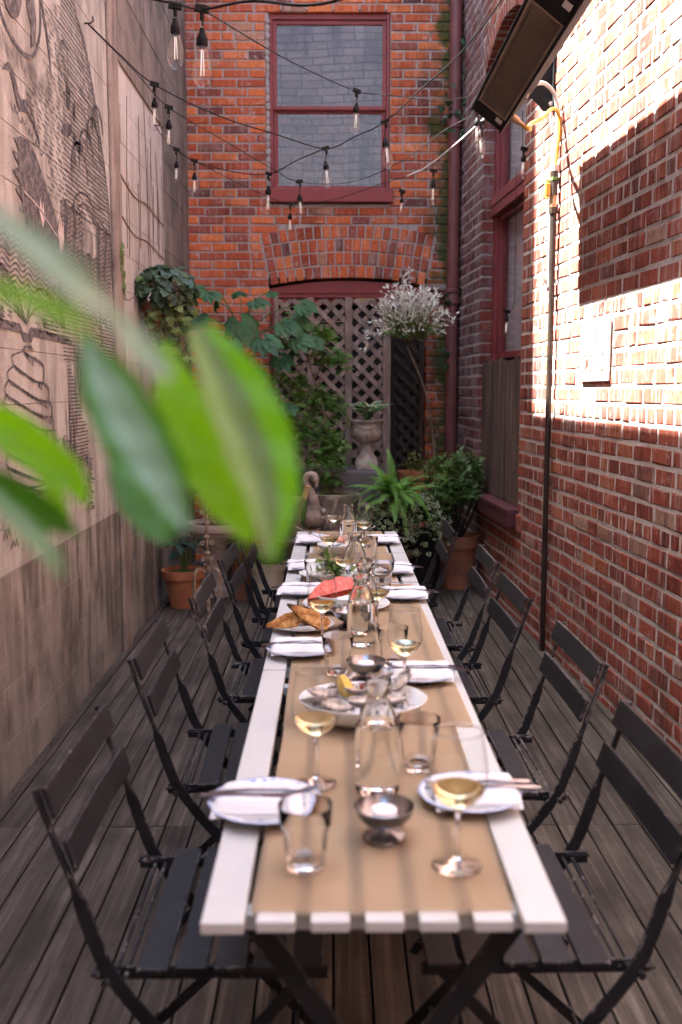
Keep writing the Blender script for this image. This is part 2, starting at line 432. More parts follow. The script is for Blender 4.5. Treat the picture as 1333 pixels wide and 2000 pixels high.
# dirt and small litter caught along both walls
lt = MB(); rr = rnd(8)
for k in range(380):
    if rr.random() < 0.5: x = 1.477 - 0.059 * (y := rr.uniform(1.2, 7)) - abs(rr.gauss(0, 0.022)) - 0.008
    else: y = rr.uniform(1.2, 6.5); x = -1.14 + abs(rr.gauss(0, 0.016))
    s_ = rr.uniform(0.0015, 0.004); lt.blob((x, y, s_ * 0.3), (s_ * 1.6, s_, s_ * 0.6), 5, 3, 0.3, 2, k)
tag(lt.build('dirt_litter', EARTH), 'crumbs of dirt and leaf litter along the wall bases', kind='stuff')

# ================================================================ brickwork
def brick_mesh(name, L, H, D, mat_, seed, e=0.0055):
    q = rnd(seed); j = lambda a: q.uniform(-a, a)
    o = [(-L / 2, -H / 2), (L / 2, -H / 2), (L / 2, H / 2), (-L / 2, H / 2)]
    ch = q.random() < 0.35; cc = q.randrange(4)
    ring0 = [(x + j(0.003), e + j(0.0015), z + j(0.0022)) for x, z in o]
    ring1 = []
    for k, (x, z) in enumerate(o):
        ee = e * (2.2 if ch and k == cc else 1.0)
        ring1.append((x - math.copysign(ee + abs(j(0.002)), x), j(0.0018), z - math.copysign(ee * 0.9, z)))
    back = [(x, D, z) for x, z in o]
    vs = ring1 + ring0 + back
    fs = [(0, 1, 2, 3)]
    for a in range(4):
        b = (a + 1) % 4
        fs.append((4 + a, 4 + b, b, a)); fs.append((8 + a, 8 + b, 4 + b, 4 + a))
    return vs, fs

def lay_wall(root, rows, mat_, H, D, name='brick', nobj=300, seed=1, L0=0.205, zmin=-9, restname='brickwork'):
    """rows: list of (a0, a1, zc, H, tone, rotation) pieces in wall coordinates; the pieces that show largest become parts, the rest one mesh"""
    q = rnd(seed); Mw = Matrix.Translation(root.location) @ root.rotation_euler.to_matrix().to_4x4()
    sc = []
    for p in rows:
        wp = Mw @ Vector(((p[0] + p[1]) / 2, 0, p[2])); v = view(wp)
        ok = v is not None and wp.z > zmin
        sc.append((v[2] / math.sqrt(max(0.03, p[1] - p[0])) if ok else 1e9))
    order = sorted(range(len(rows)), key=lambda i: sc[i]); chosen = set(i for i in order[:nobj] if sc[i] < 1e8)
    lib = {}
    rest = MB()
    for i, (a0, a1, zc, h, rot) in enumerate(rows):
        L = a1 - a0; ac = (a0 + a1) / 2
        dy = q.uniform(-0.0018, 0.0018); ry = q.uniform(-0.006, 0.006) + rot; tone = q.random()
        if i in chosen:
            key = (round(L / 0.025), round(h, 3), q.randrange(4))
            if key not in lib:
                vs, fs = brick_mesh(name, key[0] * 0.025, h, D, mat_, hash(key) % 9973)
                m = MB(); m.add(vs, fs, q.random()); lib[key] = m.mesh(name, mat_, False, 'tone')
            o = bpy.data.objects.new(name, lib[key]); C.objects.link(o); o.parent = root
            o.location = (ac, dy, zc); o.rotation_euler = (0, ry, q.uniform(-0.01, 0.01)); o.scale = (L / (key[0] * 0.025), 1, 1)
        else:
            vs, fs = brick_mesh(name, L, h, D, mat_, i)
            M = Matrix.Translation((ac, dy, zc)) @ Matrix.Rotation(ry, 4, 'Y')
            rest.add([tuple(M @ Vector(v)) for v in vs], fs, tone)
    if rest.v:
        o = rest.build(restname, mat_, root, attr='tone'); o['kind'] = 'stuff'

def courses(z0, z1, ch, amin, amax, excl, L=0.205, gap=0.012, header=None, seed=5, Hf=None):
    """running bond with odd cuts; excl(z) -> list of (a0, a1) gaps; header(row) -> True for a course of headers"""
    q = rnd(seed); out = []; n = int((z1 - z0) / ch)
    for r in range(n):
        zc = z0 + (r + 0.5) * ch; h = ch - gap + q.uniform(-0.001, 0.001)
        spans = [(amin, amax)]
        for (e0, e1) in excl(zc):
            ns = []
            for (a, b) in spans:
                if e1 <= a or e0 >= b: ns.append((a, b)); continue
                if e0 > a: ns.append((a, e0))
                if e1 < b: ns.append((e1, b))
            spans = ns
        hd = header and header(r)
        for (a, b) in spans:
            if b - a < 0.03: continue
            x = a; first = True
            while x < b - 0.012:
                if hd: l = 0.094
                else:
                    l = L if q.random() < 0.86 else q.choice((0.1, 0.15, 0.1))
                    if first and r % 2: l = 0.1
                l += q.uniform(-0.004, 0.004)
                e = min(x + l, b)
                if b - e < 0.05: e = b
                if e - x > 0.02: out.append((x + gap / 2 * (0 if first else 1), e - (gap / 2 if e < b else 0), zc + q.uniform(-0.0012, 0.0012), h, 0.0))
                first = False; x = e
    return out

def arch_pieces(ac, zc, R0, rings, th, half, wid, gap=0.010, seed=2):
    q = rnd(seed); out = []
    for k in range(rings):
        rc = R0 + th * (k + 0.5); n = max(3, round(2 * half * rc / wid))
        for i in range(n):
            an = -half + (i + 0.5) * 2 * half / n
            w_ = 2 * half * rc / n - gap
            x = ac + rc * math.sin(an); z = zc + rc * math.cos(an)
            out.append((x - w_ / 2, x + w_ / 2, z, th - gap, an))
    return out

def arch_excl(ac, zc, R0, R1, half, zs, aw):
    """gap of a segmental arch (opening of half width aw below, ring of bricks above)"""
    def f(z):
        if z <= zs: return aw
        d = z - zc
        if d >= R1 + 0.006: return 0.0
        e = d * math.tan(half)
        c = math.sqrt(max(0.0, (R1 + 0.006) ** 2 - d * d))
        return min(max(e, aw if d < R0 * math.cos(half) else e), c) + 0.008
    return f

# ---------------------------------------------------------------- back wall (faces the camera at Y = 8.1)
BY = 8.1
bw = thing('brick_wall', 'orange red brick wall with arched doorway and red sash window', 'wall', (0, BY, 0))
fA = arch_excl(0.12, -0.951, 3.23, 3.65, 0.193, 2.21, 0.622)
def ex_back(z):
    e = []
    if 2.86 < z < 4.32: e.append((-0.525, 0.452))
    h = fA(z)
    if h > 0: e.append((0.12 - h, 0.12 + h))
    return e
rows = courses(0.0, 5.2, 0.0692, -1.16, 1.06, ex_back, 0.203, 0.013, None, 11)
rows += arch_pieces(0.12, -0.951, 3.235, 4, 0.104, 0.191, 0.070, 0.011)
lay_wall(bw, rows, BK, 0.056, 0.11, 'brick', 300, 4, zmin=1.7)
m = MB()
d0 = 0.0075
m.bx(-1.2, -0.513, d0, 0.3, -0.1, 2.86); m.bx(0.752, 1.2, d0, 0.3, -0.1, 2.86)
m.bx(-0.512, 0.751, d0, 0.3, 2.29, 2.859)
m.bx(-1.2, -0.497, d0, 0.3, 2.861, 5.25); m.bx(0.448, 1.2, d0, 0.3, 2.861, 5.25); m.bx(-0.496, 0.447, d0, 0.3, 4.318, 5.25)
m.build('mortar_bed', MO_B, bw)
# mortar fillet down the window's near edge
m = MB()
q = rnd(9)
for k in range(24):
    z = 2.90 + k * 0.058; m.blob((-0.508, 0.006, z), (0.018 + q.random() * 0.008, 0.012, 0.034), 7, 5, 0.4, 2, k)
m.build('mortar_patch', MO_B, bw, True)
# the sash window: outer frame, two sashes, panes, sill
win = MB(); F = 0.02
def frame(mb, x0, x1, z0, z1, wdt, y0, y1):
    mb.bx(x0, x0 + wdt, y0, y1, z0, z1); mb.bx(x1 - wdt, x1, y0, y1, z0, z1)
    mb.bx(x0 + wdt, x1 - wdt, y0 + 0.001, y1, z0, z0 + wdt); mb.bx(x0 + wdt, x1 - wdt, y0 + 0.001, y1, z1 - wdt, z1)
win.bx(-0.492, -0.468, 0.03, 0.13, 2.975, 4.30); win.bx(0.42, 0.444, 0.03, 0.13, 2.975, 4.30)
win.bx(-0.468, 0.42, 0.035, 0.13, 4.255, 4.30)
wo_ = win.build('window', RED, bw, bevel=0.003)
m = MB(); m.bx(-0.492, 0.444, 0.012, 0.05, 4.302, 4.318); m.build('drip_board', REDW, wo_)
for nm, z0, z1, y0 in (('upper_sash', 3.585, 4.254, 0.052), ('lower_sash', 2.98, 3.603, 0.085)):
    m = MB(); frame(m, -0.467, 0.419, z0, z1, 0.030 if nm == 'upper_sash' else 0.034, y0, y0 + 0.032)
    m.build(nm, RED, wo_, bevel=0.002)
for z0, z1, y in ((3.616, 4.225, 0.07), (3.015, 3.57, 0.103)):
    m = MB(); m.bx(-0.438, 0.39, y, y + 0.004, z0, z1); m.build('pane', PANE, wo_)
m = MB(); m.bx(-0.50, 0.475, -0.045, 0.12, 2.868, 2.972); m.build('window_sill', RED, bw, bevel=0.004)
# doorway: red arched head, jambs and dark boards in the recess
m = MB()
def arc_z(x, R_=3.225): return -0.951 + math.sqrt(R_ * R_ - (x - 0.12) ** 2)
n = 18; xs = [-0.502 + 1.244 * i / n for i in range(n + 1)]
for a, b in zip(xs[:-1], xs[1:]):
    vs = [(a, 0.05, 2.135), (b, 0.05, 2.135), (b, 0.05, arc_z(b) - 0.004), (a, 0.05, arc_z(a) - 0.004)]
    vs += [(x, 0.12, z) for x, _y, z in vs]
    m.add(vs, [(0, 1, 2, 3), (7, 6, 5, 4), (0, 4, 5, 1), (3, 2, 6, 7)])
dr = m.build('door', RED, bw)
m = MB(); m.bx(-0.502, -0.455, 0.045, 0.14, 0.0, 2.134); m.bx(0.695, 0.742, 0.045, 0.14, 0.0, 2.134); m.bx(-0.455, 0.695, 0.06, 0.14, 2.085, 2.134); m.build('door_frame', RED, dr, bevel=0.004)
m = MB(); m.bx(-0.454, 0.694, 0.030, 0.048, 2.137, 2.150); m.bx(-0.48, 0.72, 0.036, 0.049, 2.172, 2.184); m.build('door_moulding', RED, dr)
for k in range(9):
    x = -0.454 + k * 0.1276; m = MB(); m.bx(x + 0.002, x + 0.1256, 0.16, 0.18, 0, 2.084); m.build('door_board', mat('door_board_wood', (0.016, 0.011, 0.011), (0.03, 0.02, 0.018), 12, 0.8, 0.3) if k == 0 else bpy.data.materials['door_board_wood'], dr)
m = MB(); m.bx(0.19, 0.34, 0.036, 0.047, 2.112, 2.134); m.bx(0.21, 0.30, 0.034, 0.046, 2.100, 2.111)
m.build('torn_board', mat('bare_split_wood', (0.30, 0.17, 0.08), (0.42, 0.27, 0.14), 30, 0.8), dr)
m = MB(); m.bx(-1.2, 1.2, 0.31, 0.33, -0.1, 2.85); m.build('wall_back_lining', DARKIN, bw)
# small stone corbel by the arch end
m = MB(); m.bx(0.765, 0.90, -0.05, 0.04, 2.185, 2.235); m.build('stone_corbel', mat('corbel_stone', (0.15, 0.12, 0.10), (0.24, 0.19, 0.16), 20, 0.9, 0.4), bw, bevel=0.006)

# added wall behind the sash window, standing in for its brick reflection
lw_ = thing('pane_reflection_wall', 'added mauve brick wall standing in for the reflection in the sash panes', 'wall', (0, 10.05, 0))
def bend(rows):  # courses bent as wavy old glass would show them
    return [(a0, a1, z + 0.014 * math.sin(a0 * 4.2 + z * 1.5), h, -0.014 * 4.2 * math.cos(a0 * 4.2 + z * 1.5)) for (a0, a1, z, h, r_) in rows]
lay_wall(lw_, bend(courses(2.2, 6.2, 0.070, -1.3, 1.3, lambda z: [], 0.2, 0.008, None, 21)), BW, 0.06, 0.05, 'brick', 260, 7)
m = MB(); m.bx(-1.35, 1.35, 0.006, 0.2, 0, 6.2); m.build('mortar_bed', MO_W, lw_)

# ---------------------------------------------------------------- right wall: local a runs towards the camera, d into the wall
RZ = R(-90) + math.atan(0.059)
ca = math.cos(math.atan(0.059))
rw = thing('brick_wall', 'red brick side wall with sunlit patch and arched window', 'wall', (1.477, 0, 0), RZ)
def A(y): return -y / ca          # wall coordinate of a world Y
a_far, a_near = A(7.19), A(6.02); acn = (a_far + a_near) / 2; hw = (a_near - a_far) / 2
RI = 1.05; zsp = 3.56; zcc = zsp - math.sqrt(RI * RI - hw * hw); hal = math.asin(hw / RI); RO = RI + 0.215
fR = arch_excl(acn, zcc, RI, RO, hal, zsp, hw)
def ex_right(z):
    if z < 0.655: return []
    h = fR(z)
    return [(acn - h, acn + h)] if h > 0 else []
zrow0 = 1.272 - 17 * 0.0772
rows = courses(zrow0, 5.6, 0.0772, A(8.12), A(-3.6), ex_right, 0.203, 0.0145, lambda r: r % 6 == 17 % 6, 31)
rows += arch_pieces(acn, zcc, RI, 2, 0.1075, hal, 0.072, 0.012, 6)
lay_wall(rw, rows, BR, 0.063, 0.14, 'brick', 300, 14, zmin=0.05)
m = MB(); d0 = 0.0036
m.bx(A(8.2), a_far - 0.008, d0, 0.35, -0.1, 5.6); m.bx(a_near + 0.008, A(-3.65), d0, 0.35, -0.1, 5.6)
m.bx(a_far - 0.0079, a_near + 0.0079, d0, 0.35, -0.1, 0.66)
# fill over the arch, cut to the ring
n = 14; xs = [a_far - 0.0079 + (2 * hw + 0.0158) * i / n for i in range(n + 1)]
for x0, x1 in zip(xs[:-1], xs[1:]):
    z0 = zcc + math.sqrt(RI * RI - min(hw, abs(x0 - acn)) ** 2) + 0.008; z1 = zcc + math.sqrt(RI * RI - min(hw, abs(x1 - acn)) ** 2) + 0.008
    vs = [(x0, d0, z0), (x1, d0, z1), (x1, d0, 5.6), (x0, d0, 5.6), (x0, 0.35, z0), (x1, 0.35, z1), (x1, 0.35, 5.6), (x0, 0.35, 5.6)]
    m.add(vs, [(0, 1, 2, 3), (4, 0, 3, 7), (0, 4, 5, 1), (7, 6, 5, 4)])
m.build('mortar_bed', MO_R, rw)
m = MB(); m.bx(A(8.2), A(-3.65), 0.0, 0.36, 5.62, 5.70); m.build('coping', CO_PIL, rw)
# window in the side wall
m = MB()
fw = 0.085
m.bx(a_far + 0.002, a_far + fw, 0.075, 0.16, 0.72, 3.60); m.bx(a_near - 0.05, a_near - 0.002, 0.075, 0.16, 0.72, 3.60)
m.bx(a_far + fw, a_near - 0.05, 0.076, 0.16, 3.50, 3.74)
wnd = m.build('window', REDW, rw, bevel=0.004)
m = MB(); m.bx(a_far + 0.03, a_near - 0.03, 0.052, 0.155, 2.60, 2.735); m.bx(a_far + 0.05, a_near - 0.05, 0.045, 0.16, 2.665, 2.735); m.build('transom', REDW, wnd, bevel=0.006)
m = MB()
for (za, zb) in ((2.736, 3.50), (1.62, 2.60)):
    x0, x1 = a_far + fw + 0.001, a_near - 0.051
    m.bx(x0, x0 + 0.035, 0.10, 0.15, za, zb); m.bx(x1 - 0.035, x1, 0.10, 0.15, za, zb); m.bx(x0, x1, 0.101, 0.15, zb - 0.035, zb - 0.001); m.bx(x0, x1, 0.101, 0.15, za + 0.001, za + 0.045)
m.build('window_sash', REDW, wnd, bevel=0.003)
for (za, zb) in ((2.785, 3.465), (1.67, 2.565)):
    m = MB(); m.bx(a_far + fw + 0.037, a_near - 0.087, 0.122, 0.127, za, zb); m.build('pane', PANE, wnd)
m = MB(); m.bx(a_far + 0.01, a_near - 0.01, 0.165, 0.175, 0.7, 3.9); m.build('pane_backing', GREYPANE, wnd)  # added sheet; its pale colour offsets the shaded recess behind the glass
m = MB(); m.bx(a_far + fw + 0.002, a_near - 0.052, 0.115, 0.14, 0.73, 1.618); m.build('lower_panel', paintmat('dark_red_panel', (0.05, 0.014, 0.014)), wnd)
m = MB(); m.bx(a_far - 0.03, a_near + 0.03, -0.075, 0.16, 0.655, 0.685); m.bx(a_far - 0.025, a_near + 0.025, -0.070, 0.0, 0.575, 0.654); m.build('window_sill', SILL, rw, bevel=0.004)
m = MB(); m.bx(a_near + 0.035, a_near + 0.12, -0.02, 0.05, 0.55, 0.66); m.build('broken_brick', BR, rw, bevel=0.012)

# wooden board screen standing on the sill in the lower window
sc_ = thing('board_screen', 'weathered grey brown board screen standing on the plum window sill', 'screen', (1.477, 0, 0), RZ)
n = 11; q = rnd(44); W_ = (a_near - 0.004 - a_far - 0.004) / n
for k in range(n):
    x0 = a_far + 0.004 + k * W_; g_ = q.uniform(0.002, 0.008); m = MB(); dd = q.uniform(0, 0.008)
    m.bx(x0 + g_, x0 + W_ - g_, 0.012 + dd, 0.032 + dd, 0.690, 1.60 + q.uniform(-0.012, 0.012)); m.build('board', FENCE, sc_, bevel=0.002)
m = MB(); m.bx(a_far + 0.01, a_near - 0.01, 0.042, 0.062, 0.82, 0.87); m.bx(a_far + 0.01, a_near - 0.01, 0.042, 0.062, 1.42, 1.47); m.build('batten', FENCE, sc_)

# ---------------------------------------------------------------- left wall: local a = Y, d into the wall
LX = -1.145
lwl = thing('concrete_wall', 'concrete block wall carrying a black line mural', 'wall', (LX, 0, 0), R(90))
def blk(name, mat_, a0, a1, z0, z1, d=0.0, D=0.12, par=None, bev=0.0018):
    mm = MB(); mm.bx(a0, a1, d, D, z0, z1); return mm.build(name, mat_, par or lwl, bevel=bev)
q = rnd(77); nb = 0; rest = MB(); restlow = MB()
gj = 0.0015
for r in range(27):
    z0 = -0.02 + r * 0.197; off = 0.2 if r % 2 else 0.0
    if z0 > 5.0: break
    x = -3.6 - off; rest_ = rest if z0 >= 0.86 else restlow
    while x < 6.94:
        x1 = min(x + 0.4, 6.94); 
        if z0 > 3.1 and x > 5.28: x = x1; continue
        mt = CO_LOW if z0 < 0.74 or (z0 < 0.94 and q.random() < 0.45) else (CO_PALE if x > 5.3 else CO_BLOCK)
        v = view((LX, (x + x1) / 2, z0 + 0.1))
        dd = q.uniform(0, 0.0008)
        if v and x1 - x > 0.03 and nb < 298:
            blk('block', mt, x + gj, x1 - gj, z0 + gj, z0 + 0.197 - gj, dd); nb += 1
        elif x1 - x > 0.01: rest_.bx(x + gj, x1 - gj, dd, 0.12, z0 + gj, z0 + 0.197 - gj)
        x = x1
o = rest.build('blockwork', CO_BLOCK, lwl); o['kind'] = 'stuff'; o = restlow.build('blockwork', CO_LOW, lwl); o['kind'] = 'stuff'
m = MB(); m.bx(-3.6, 6.94, 0.0032, 0.3, -0.1, 5.0); m.build('mortar_bed', mortmat('block_mortar', (0.36, 0.315, 0.27)), lwl)
blk('pilaster', CO_PIL, 5.285, 5.47, -0.05, 5.0, -0.022, 0.0, bev=0.008)
for k in range(26):   # board-marked concrete: lift by lift
    z0 = -0.05 + k * 0.2
    blk('board_lift', CO_DARK, 6.945, 8.12, z0 + 0.0015, z0 + 0.1985, -0.006 + q.uniform(-0.002, 0.002), 0.3)
for k in range(9):
    z0 = 3.15 + k * 0.2
    blk('beam_lift', CO_DARK, 5.472, 6.943, z0 + 0.0015, z0 + 0.1985, -0.004 + q.uniform(-0.002, 0.002), 0.009)
# sloping parapet and the taller building behind: they stand above the frame and shade the courtyard
m = MB()
def zp(y): return 5.435 - 0.103 * (y - 4.1)
vs = []
for y in (-3.6, 6.2):
    vs += [(y, -0.02, 4.9), (y, 0.3, 4.9), (y, 0.3, zp(y)), (y, -0.02, zp(y))]
m.add(vs, [(0, 1, 2, 3), (7, 6, 5, 4), (0, 4, 5, 1), (1, 5, 6, 2), (2, 6, 7, 3), (3, 7, 4, 0)])
m.build('parapet', CO_PIL, lwl)
hb = thing('rear_building', 'tall plain concrete building rising behind the concrete wall', 'building', (-1.145, 6.2, 4.9))
m = MB(); m.bx(-5.0, -0.001, 0.0, 5.0, 0.0, 5.4); m.build('wall', CO_DARK, hb)
m = MB(); m.bx(-5.05, 0.02, -0.03, 5.05, 5.4, 5.5); m.build('roof', ROOFM, hb)
ew = thing('shade_wall', 'added plain wall behind the viewer cutting sky light on the near deck', 'wall', (0, -3.6, 0))  # unseen wall, added to cut sky light on the near table and deck
m = MB(); m.bx(-1.5, 2.1, -0.3, -0.005, -0.1, 4.6); m.build('render_coat', CO_BLOCK, ew); m = MB(); m.bx(-1.5, 2.1, -0.34, 0.03, 4.6, 4.68); m.build('coping', CO_PIL, ew)
rf = thing('flat_roof', 'grey flat roof behind the concrete wall parapet', 'roof', (-1.45, 0, 4.9))
m = MB(); m.bx(-4.6, 0, -3.6, 6.19, -0.15, 0.0); m.build('roof_deck', ROOFM, rf)
m = MB(); m.bx(-4.6, -4.4, -3.6, 6.19, -5.0, -0.151); m.build('rear_wall', CO_DARK, rf)
# ================================================================ mural on the concrete wall (painted print, drawn as thin flat paint strokes)
IX = -0.0035          # paint film stands this far proud of the block faces (wall frame: d axis)
ink = MB(); white = MB(); q = rnd(5)
def stroke(mb, pts, w_=0.008, taper=False, d=IX):
    pts = [Vector((p[0], p[1])) for p in pts]; n = len(pts)
    if n < 2: return
    L = []; Rr = []
    for i, p in enumerate(pts):
        t = pts[min(i + 1, n - 1)] - pts[max(i - 1, 0)]
        if t.length < 1e-6: t = Vector((1, 0))
        t.normalize(); nn = Vector((-t.y, t.x))
        ww = w_ * (1 - 0.8 * abs(2 * i / (n - 1) - 1) ** 2 if taper else 1) * q.uniform(0.8, 1.2) / 2
        L.append(p + nn * ww); Rr.append(p - nn * ww)
    vs = [(p.x, d, p.y) for p in L] + [(p.x, d, p.y) for p in Rr]
    mb.add(vs, [(i, i + 1, n + i + 1, n + i) for i in range(n - 1)])
def poly(mb, pts, d=IX): mb.add([(x, d, z) for x, z in pts], [tuple(range(len(pts)))])
def wob(p0, p1, n=8, a=0.003):
    p0 = Vector(p0); p1 = Vector(p1); return [p0.lerp(p1, i / n) + Vector((q.uniform(-a, a), q.uniform(-a, a))) for i in range(n + 1)]
def curve(pts, n=8): return [(p.x, p.z) for p in bez([(a, 0, b) for a, b in pts], n)]
edge = curve([(4.30, 3.75), (4.48, 3.40), (4.66, 3.10), (4.84, 2.98), (5.0, 2.78), (5.18, 2.48), (5.242, 2.27), (5.27, 2.0), (5.28, 1.73), (5.27, 1.35)], 8)
stroke(ink, edge, 0.016)
def edge_y(z):
    for (a, b), (c, d) in zip(edge[:-1], edge[1:]):
        if (b - z) * (d - z) <= 0 and b != d: return a + (c - a) * (z - b) / (d - b)
    return 5.25
# scalloped stack (trees) along the arc and the sky hatching behind
scal = [(4.66, 2.36, 0.15), (4.80, 2.46, 0.14), (4.94, 2.56, 0.13), (5.04, 2.66, 0.11)]
def in_scal(y, z): return any((y - a) ** 2 + (z - b) ** 2 < r * r for a, b, r in scal) or (y > 4.6 and z < 2.45)
for k in range(56):
    z = 2.20 + k * 0.021
    y0 = 4.02 + 0.16 * math.sin(k * 0.35) + q.uniform(-0.05, 0.05); y1 = edge_y(z) - 0.008
    if z > 2.72: y0 += 0.25
    y = y0
    while y < y1:
        L = q.uniform(0.03, 0.10) if y < 4.35 else q.uniform(0.2, 0.5)
        e = min(y + L, y1)
        if e - y > 0.015: stroke(ink, wob((y, z), (e, z - 0.008), 4, 0.0018), 0.0085 if y > 4.4 else 0.0065, y < 4.3)
        y = e + (q.uniform(0.015, 0.04) if y < 4.45 else q.uniform(0.0, 0.012))
for a, b, r in scal:
    stroke(ink, [(a + r * math.cos(t), b + r * math.sin(t)) for t in [R(200 - 18 * i) for i in range(12)]], 0.014)
    for j in range(5): stroke(ink, [(a + (r - 0.012 - j * 0.012) * math.cos(t), b + (r - 0.012 - j * 0.012) * math.sin(t)) for t in [R(190 - 16 * i) for i in range(4 + (j % 3))]], 0.006, True)
# big eye with lashes at the top
def ell(cx, cz, a, b, t0, t1, n=16, rot=0): return [(cx + a * math.cos(R(t)) * math.cos(rot) - b * math.sin(R(t)) * math.sin(rot), cz + a * math.cos(R(t)) * math.sin(rot) + b * math.sin(R(t)) * math.cos(rot)) for t in [t0 + (t1 - t0) * i / n for i in range(n + 1)]]
poly(ink, ell(3.74, 2.86, 0.13, 0.13, 0, 340, 22))
poly(ink, [(3.86, 2.99), (4.00, 2.94), (4.05, 2.83), (4.02, 2.72), (3.97, 2.70), (3.98, 2.78), (3.93, 2.84), (3.95, 2.88), (3.89, 2.90), (3.90, 2.95)])
stroke(ink, curve([(3.55, 2.78), (3.66, 2.68), (3.84, 2.645), (4.0, 2.68), (4.10, 2.80), (4.12, 2.95)], 8), 0.016)
stroke(ink, curve([(4.05, 3.05), (4.15, 2.9), (4.22, 2.76), (4.24, 2.66)], 8), 0.022, True)
for i in range(24):
    y = 3.6 + i * 0.026; stroke(ink, wob((y, 2.64 + 0.02 * math.sin(i)), (y + 0.02, 2.57 + 0.02 * math.sin(i * 1.7)), 3, 0.002), 0.007, True)
# small carved figure and leaf shapes
stroke(ink, ell(4.43, 2.77, 0.075, 0.115, 0, 360, 22, -0.35), 0.007)
for (cx, cz, a, b, r_) in ((4.50, 2.66, 0.028, 0.055, -0.3), (4.59, 2.63, 0.022, 0.045, -0.2), (4.46, 2.52, 0.09, 0.028, 0.25), (4.62, 2.50, 0.06, 0.025, -0.3)):
    poly(ink, ell(cx, cz, a, b, 0, 345, 14, r_))
for i in range(12): stroke(ink, wob((4.40 + i * 0.006, 2.86 - i * 0.016), (4.44 + i * 0.008, 2.865 - i * 0.016), 2, 0.001), 0.004)
stroke(ink, curve([(4.52, 2.60), (4.56, 2.50), (4.60, 2.38), (4.63, 2.26)]), 0.007)
# bird: dark curl with cloud scallops below
stroke(ink, curve([(3.62, 2.52), (3.70, 2.545), (3.76, 2.49), (3.80, 2.45), (3.90, 2.46), (3.98, 2.42), (4.04, 2.36)]), 0.045, True)
for i in range(9): stroke(ink, ell(3.72 + i * 0.042, 2.43 - 0.010 * i + 0.012 * (i % 2), 0.026, 0.024, 180, 360, 6), 0.006)
# cloaked dark figure with ragged edge and pale hand
cloak = [(3.80, 2.335), (3.90, 2.34), (3.99, 2.30), (4.08, 2.24), (4.16, 2.18), (4.24, 2.11), (4.29, 2.04), (4.30, 1.98), (4.24, 1.995), (4.19, 1.96), (4.12, 1.985), (4.05, 1.94), (3.97, 1.985), (3.92, 1.96), (3.86, 2.02), (3.80, 2.00), (3.82, 2.06), (3.74, 2.06), (3.79, 2.10), (3.71, 2.13), (3.77, 2.16), (3.68, 2.19), (3.765, 2.22), (3.69, 2.26), (3.775, 2.27), (3.72, 2.31)]
poly(ink, cloak)
poly(white, [(4.25, 2.06), (4.28, 2.125), (4.29, 2.08), (4.31, 2.13), (4.32, 2.08), (4.34, 2.12), (4.34, 2.05), (4.31, 1.99), (4.27, 1.975)], IX - 0.002)
poly(white, [(3.99, 2.10), (4.01, 2.155), (4.03, 2.11), (4.05, 2.15), (4.06, 2.08), (4.03, 2.04)], IX - 0.002)
stroke(white, curve([(3.80, 2.14), (3.95, 2.12), (4.1, 2.08), (4.24, 2.04)]), 0.006, False, IX - 0.002)
# arched tower
stroke(ink, ell(4.74, 2.19, 0.215, 0.115, 180, 0, 14), 0.010); stroke(ink, ell(4.75, 2.18, 0.165, 0.075, 180, 0, 14), 0.010)
stroke(ink, wob((4.535, 2.19), (4.54, 2.06), 5), 0.008); stroke(ink, wob((4.955, 2.19), (4.975, 1.62), 12), 0.018); stroke(ink, wob((4.99, 2.2), (5.01, 1.62), 12), 0.007)
for i in range(9): stroke(ink, wob((4.72 + i * 0.017, 2.20 - 0.006 * i), (4.73 + i * 0.017, 2.02), 5, 0.002), 0.010 if i in (0, 8) else 0.005)
# wave bands
for k in range(22):
    z = 2.20 - k * 0.0215; thick = 0.0125 if k < 15 else 0.008
    y0 = 3.25 if z < 1.985 else (4.32 if z > 2.07 else 4.26); pts = []
    y = y0
    while y < 5.25:
        if z > 2.04 and 4.70 < y < 4.96:
            if len(pts) > 2: stroke(ink, pts, thick)
            pts = []
        else: pts.append((y, z + 0.011 * math.sin(y * 42 + k * 0.25) * (1 if y < 4.97 else 0.8)))
        y += 0.0125
    if len(pts) > 2: stroke(ink, pts, thick)
# distant boat
poly(ink, [(4.10, 1.83), (4.20, 1.845), (4.33, 1.815), (4.43, 1.775), (4.37, 1.765), (4.25, 1.785)], IX - 0.001)
poly(ink, [(4.22, 1.69), (4.25, 1.90), (4.28, 1.85), (4.30, 1.72), (4.33, 1.66)], IX - 0.0012)
# still water lines
for k in range(14):
    z = 1.755 - k * 0.0165; y = 4.0 if k < 8 else 4.28
    while y < 5.25:
        e = min(y + q.uniform(0.1, 0.5), 5.26); stroke(ink, wob((y, z), (e, z - 0.003), 4, 0.0015), 0.0055 + 0.003 * (y > 4.7)); y = e + q.uniform(0.008, 0.05)
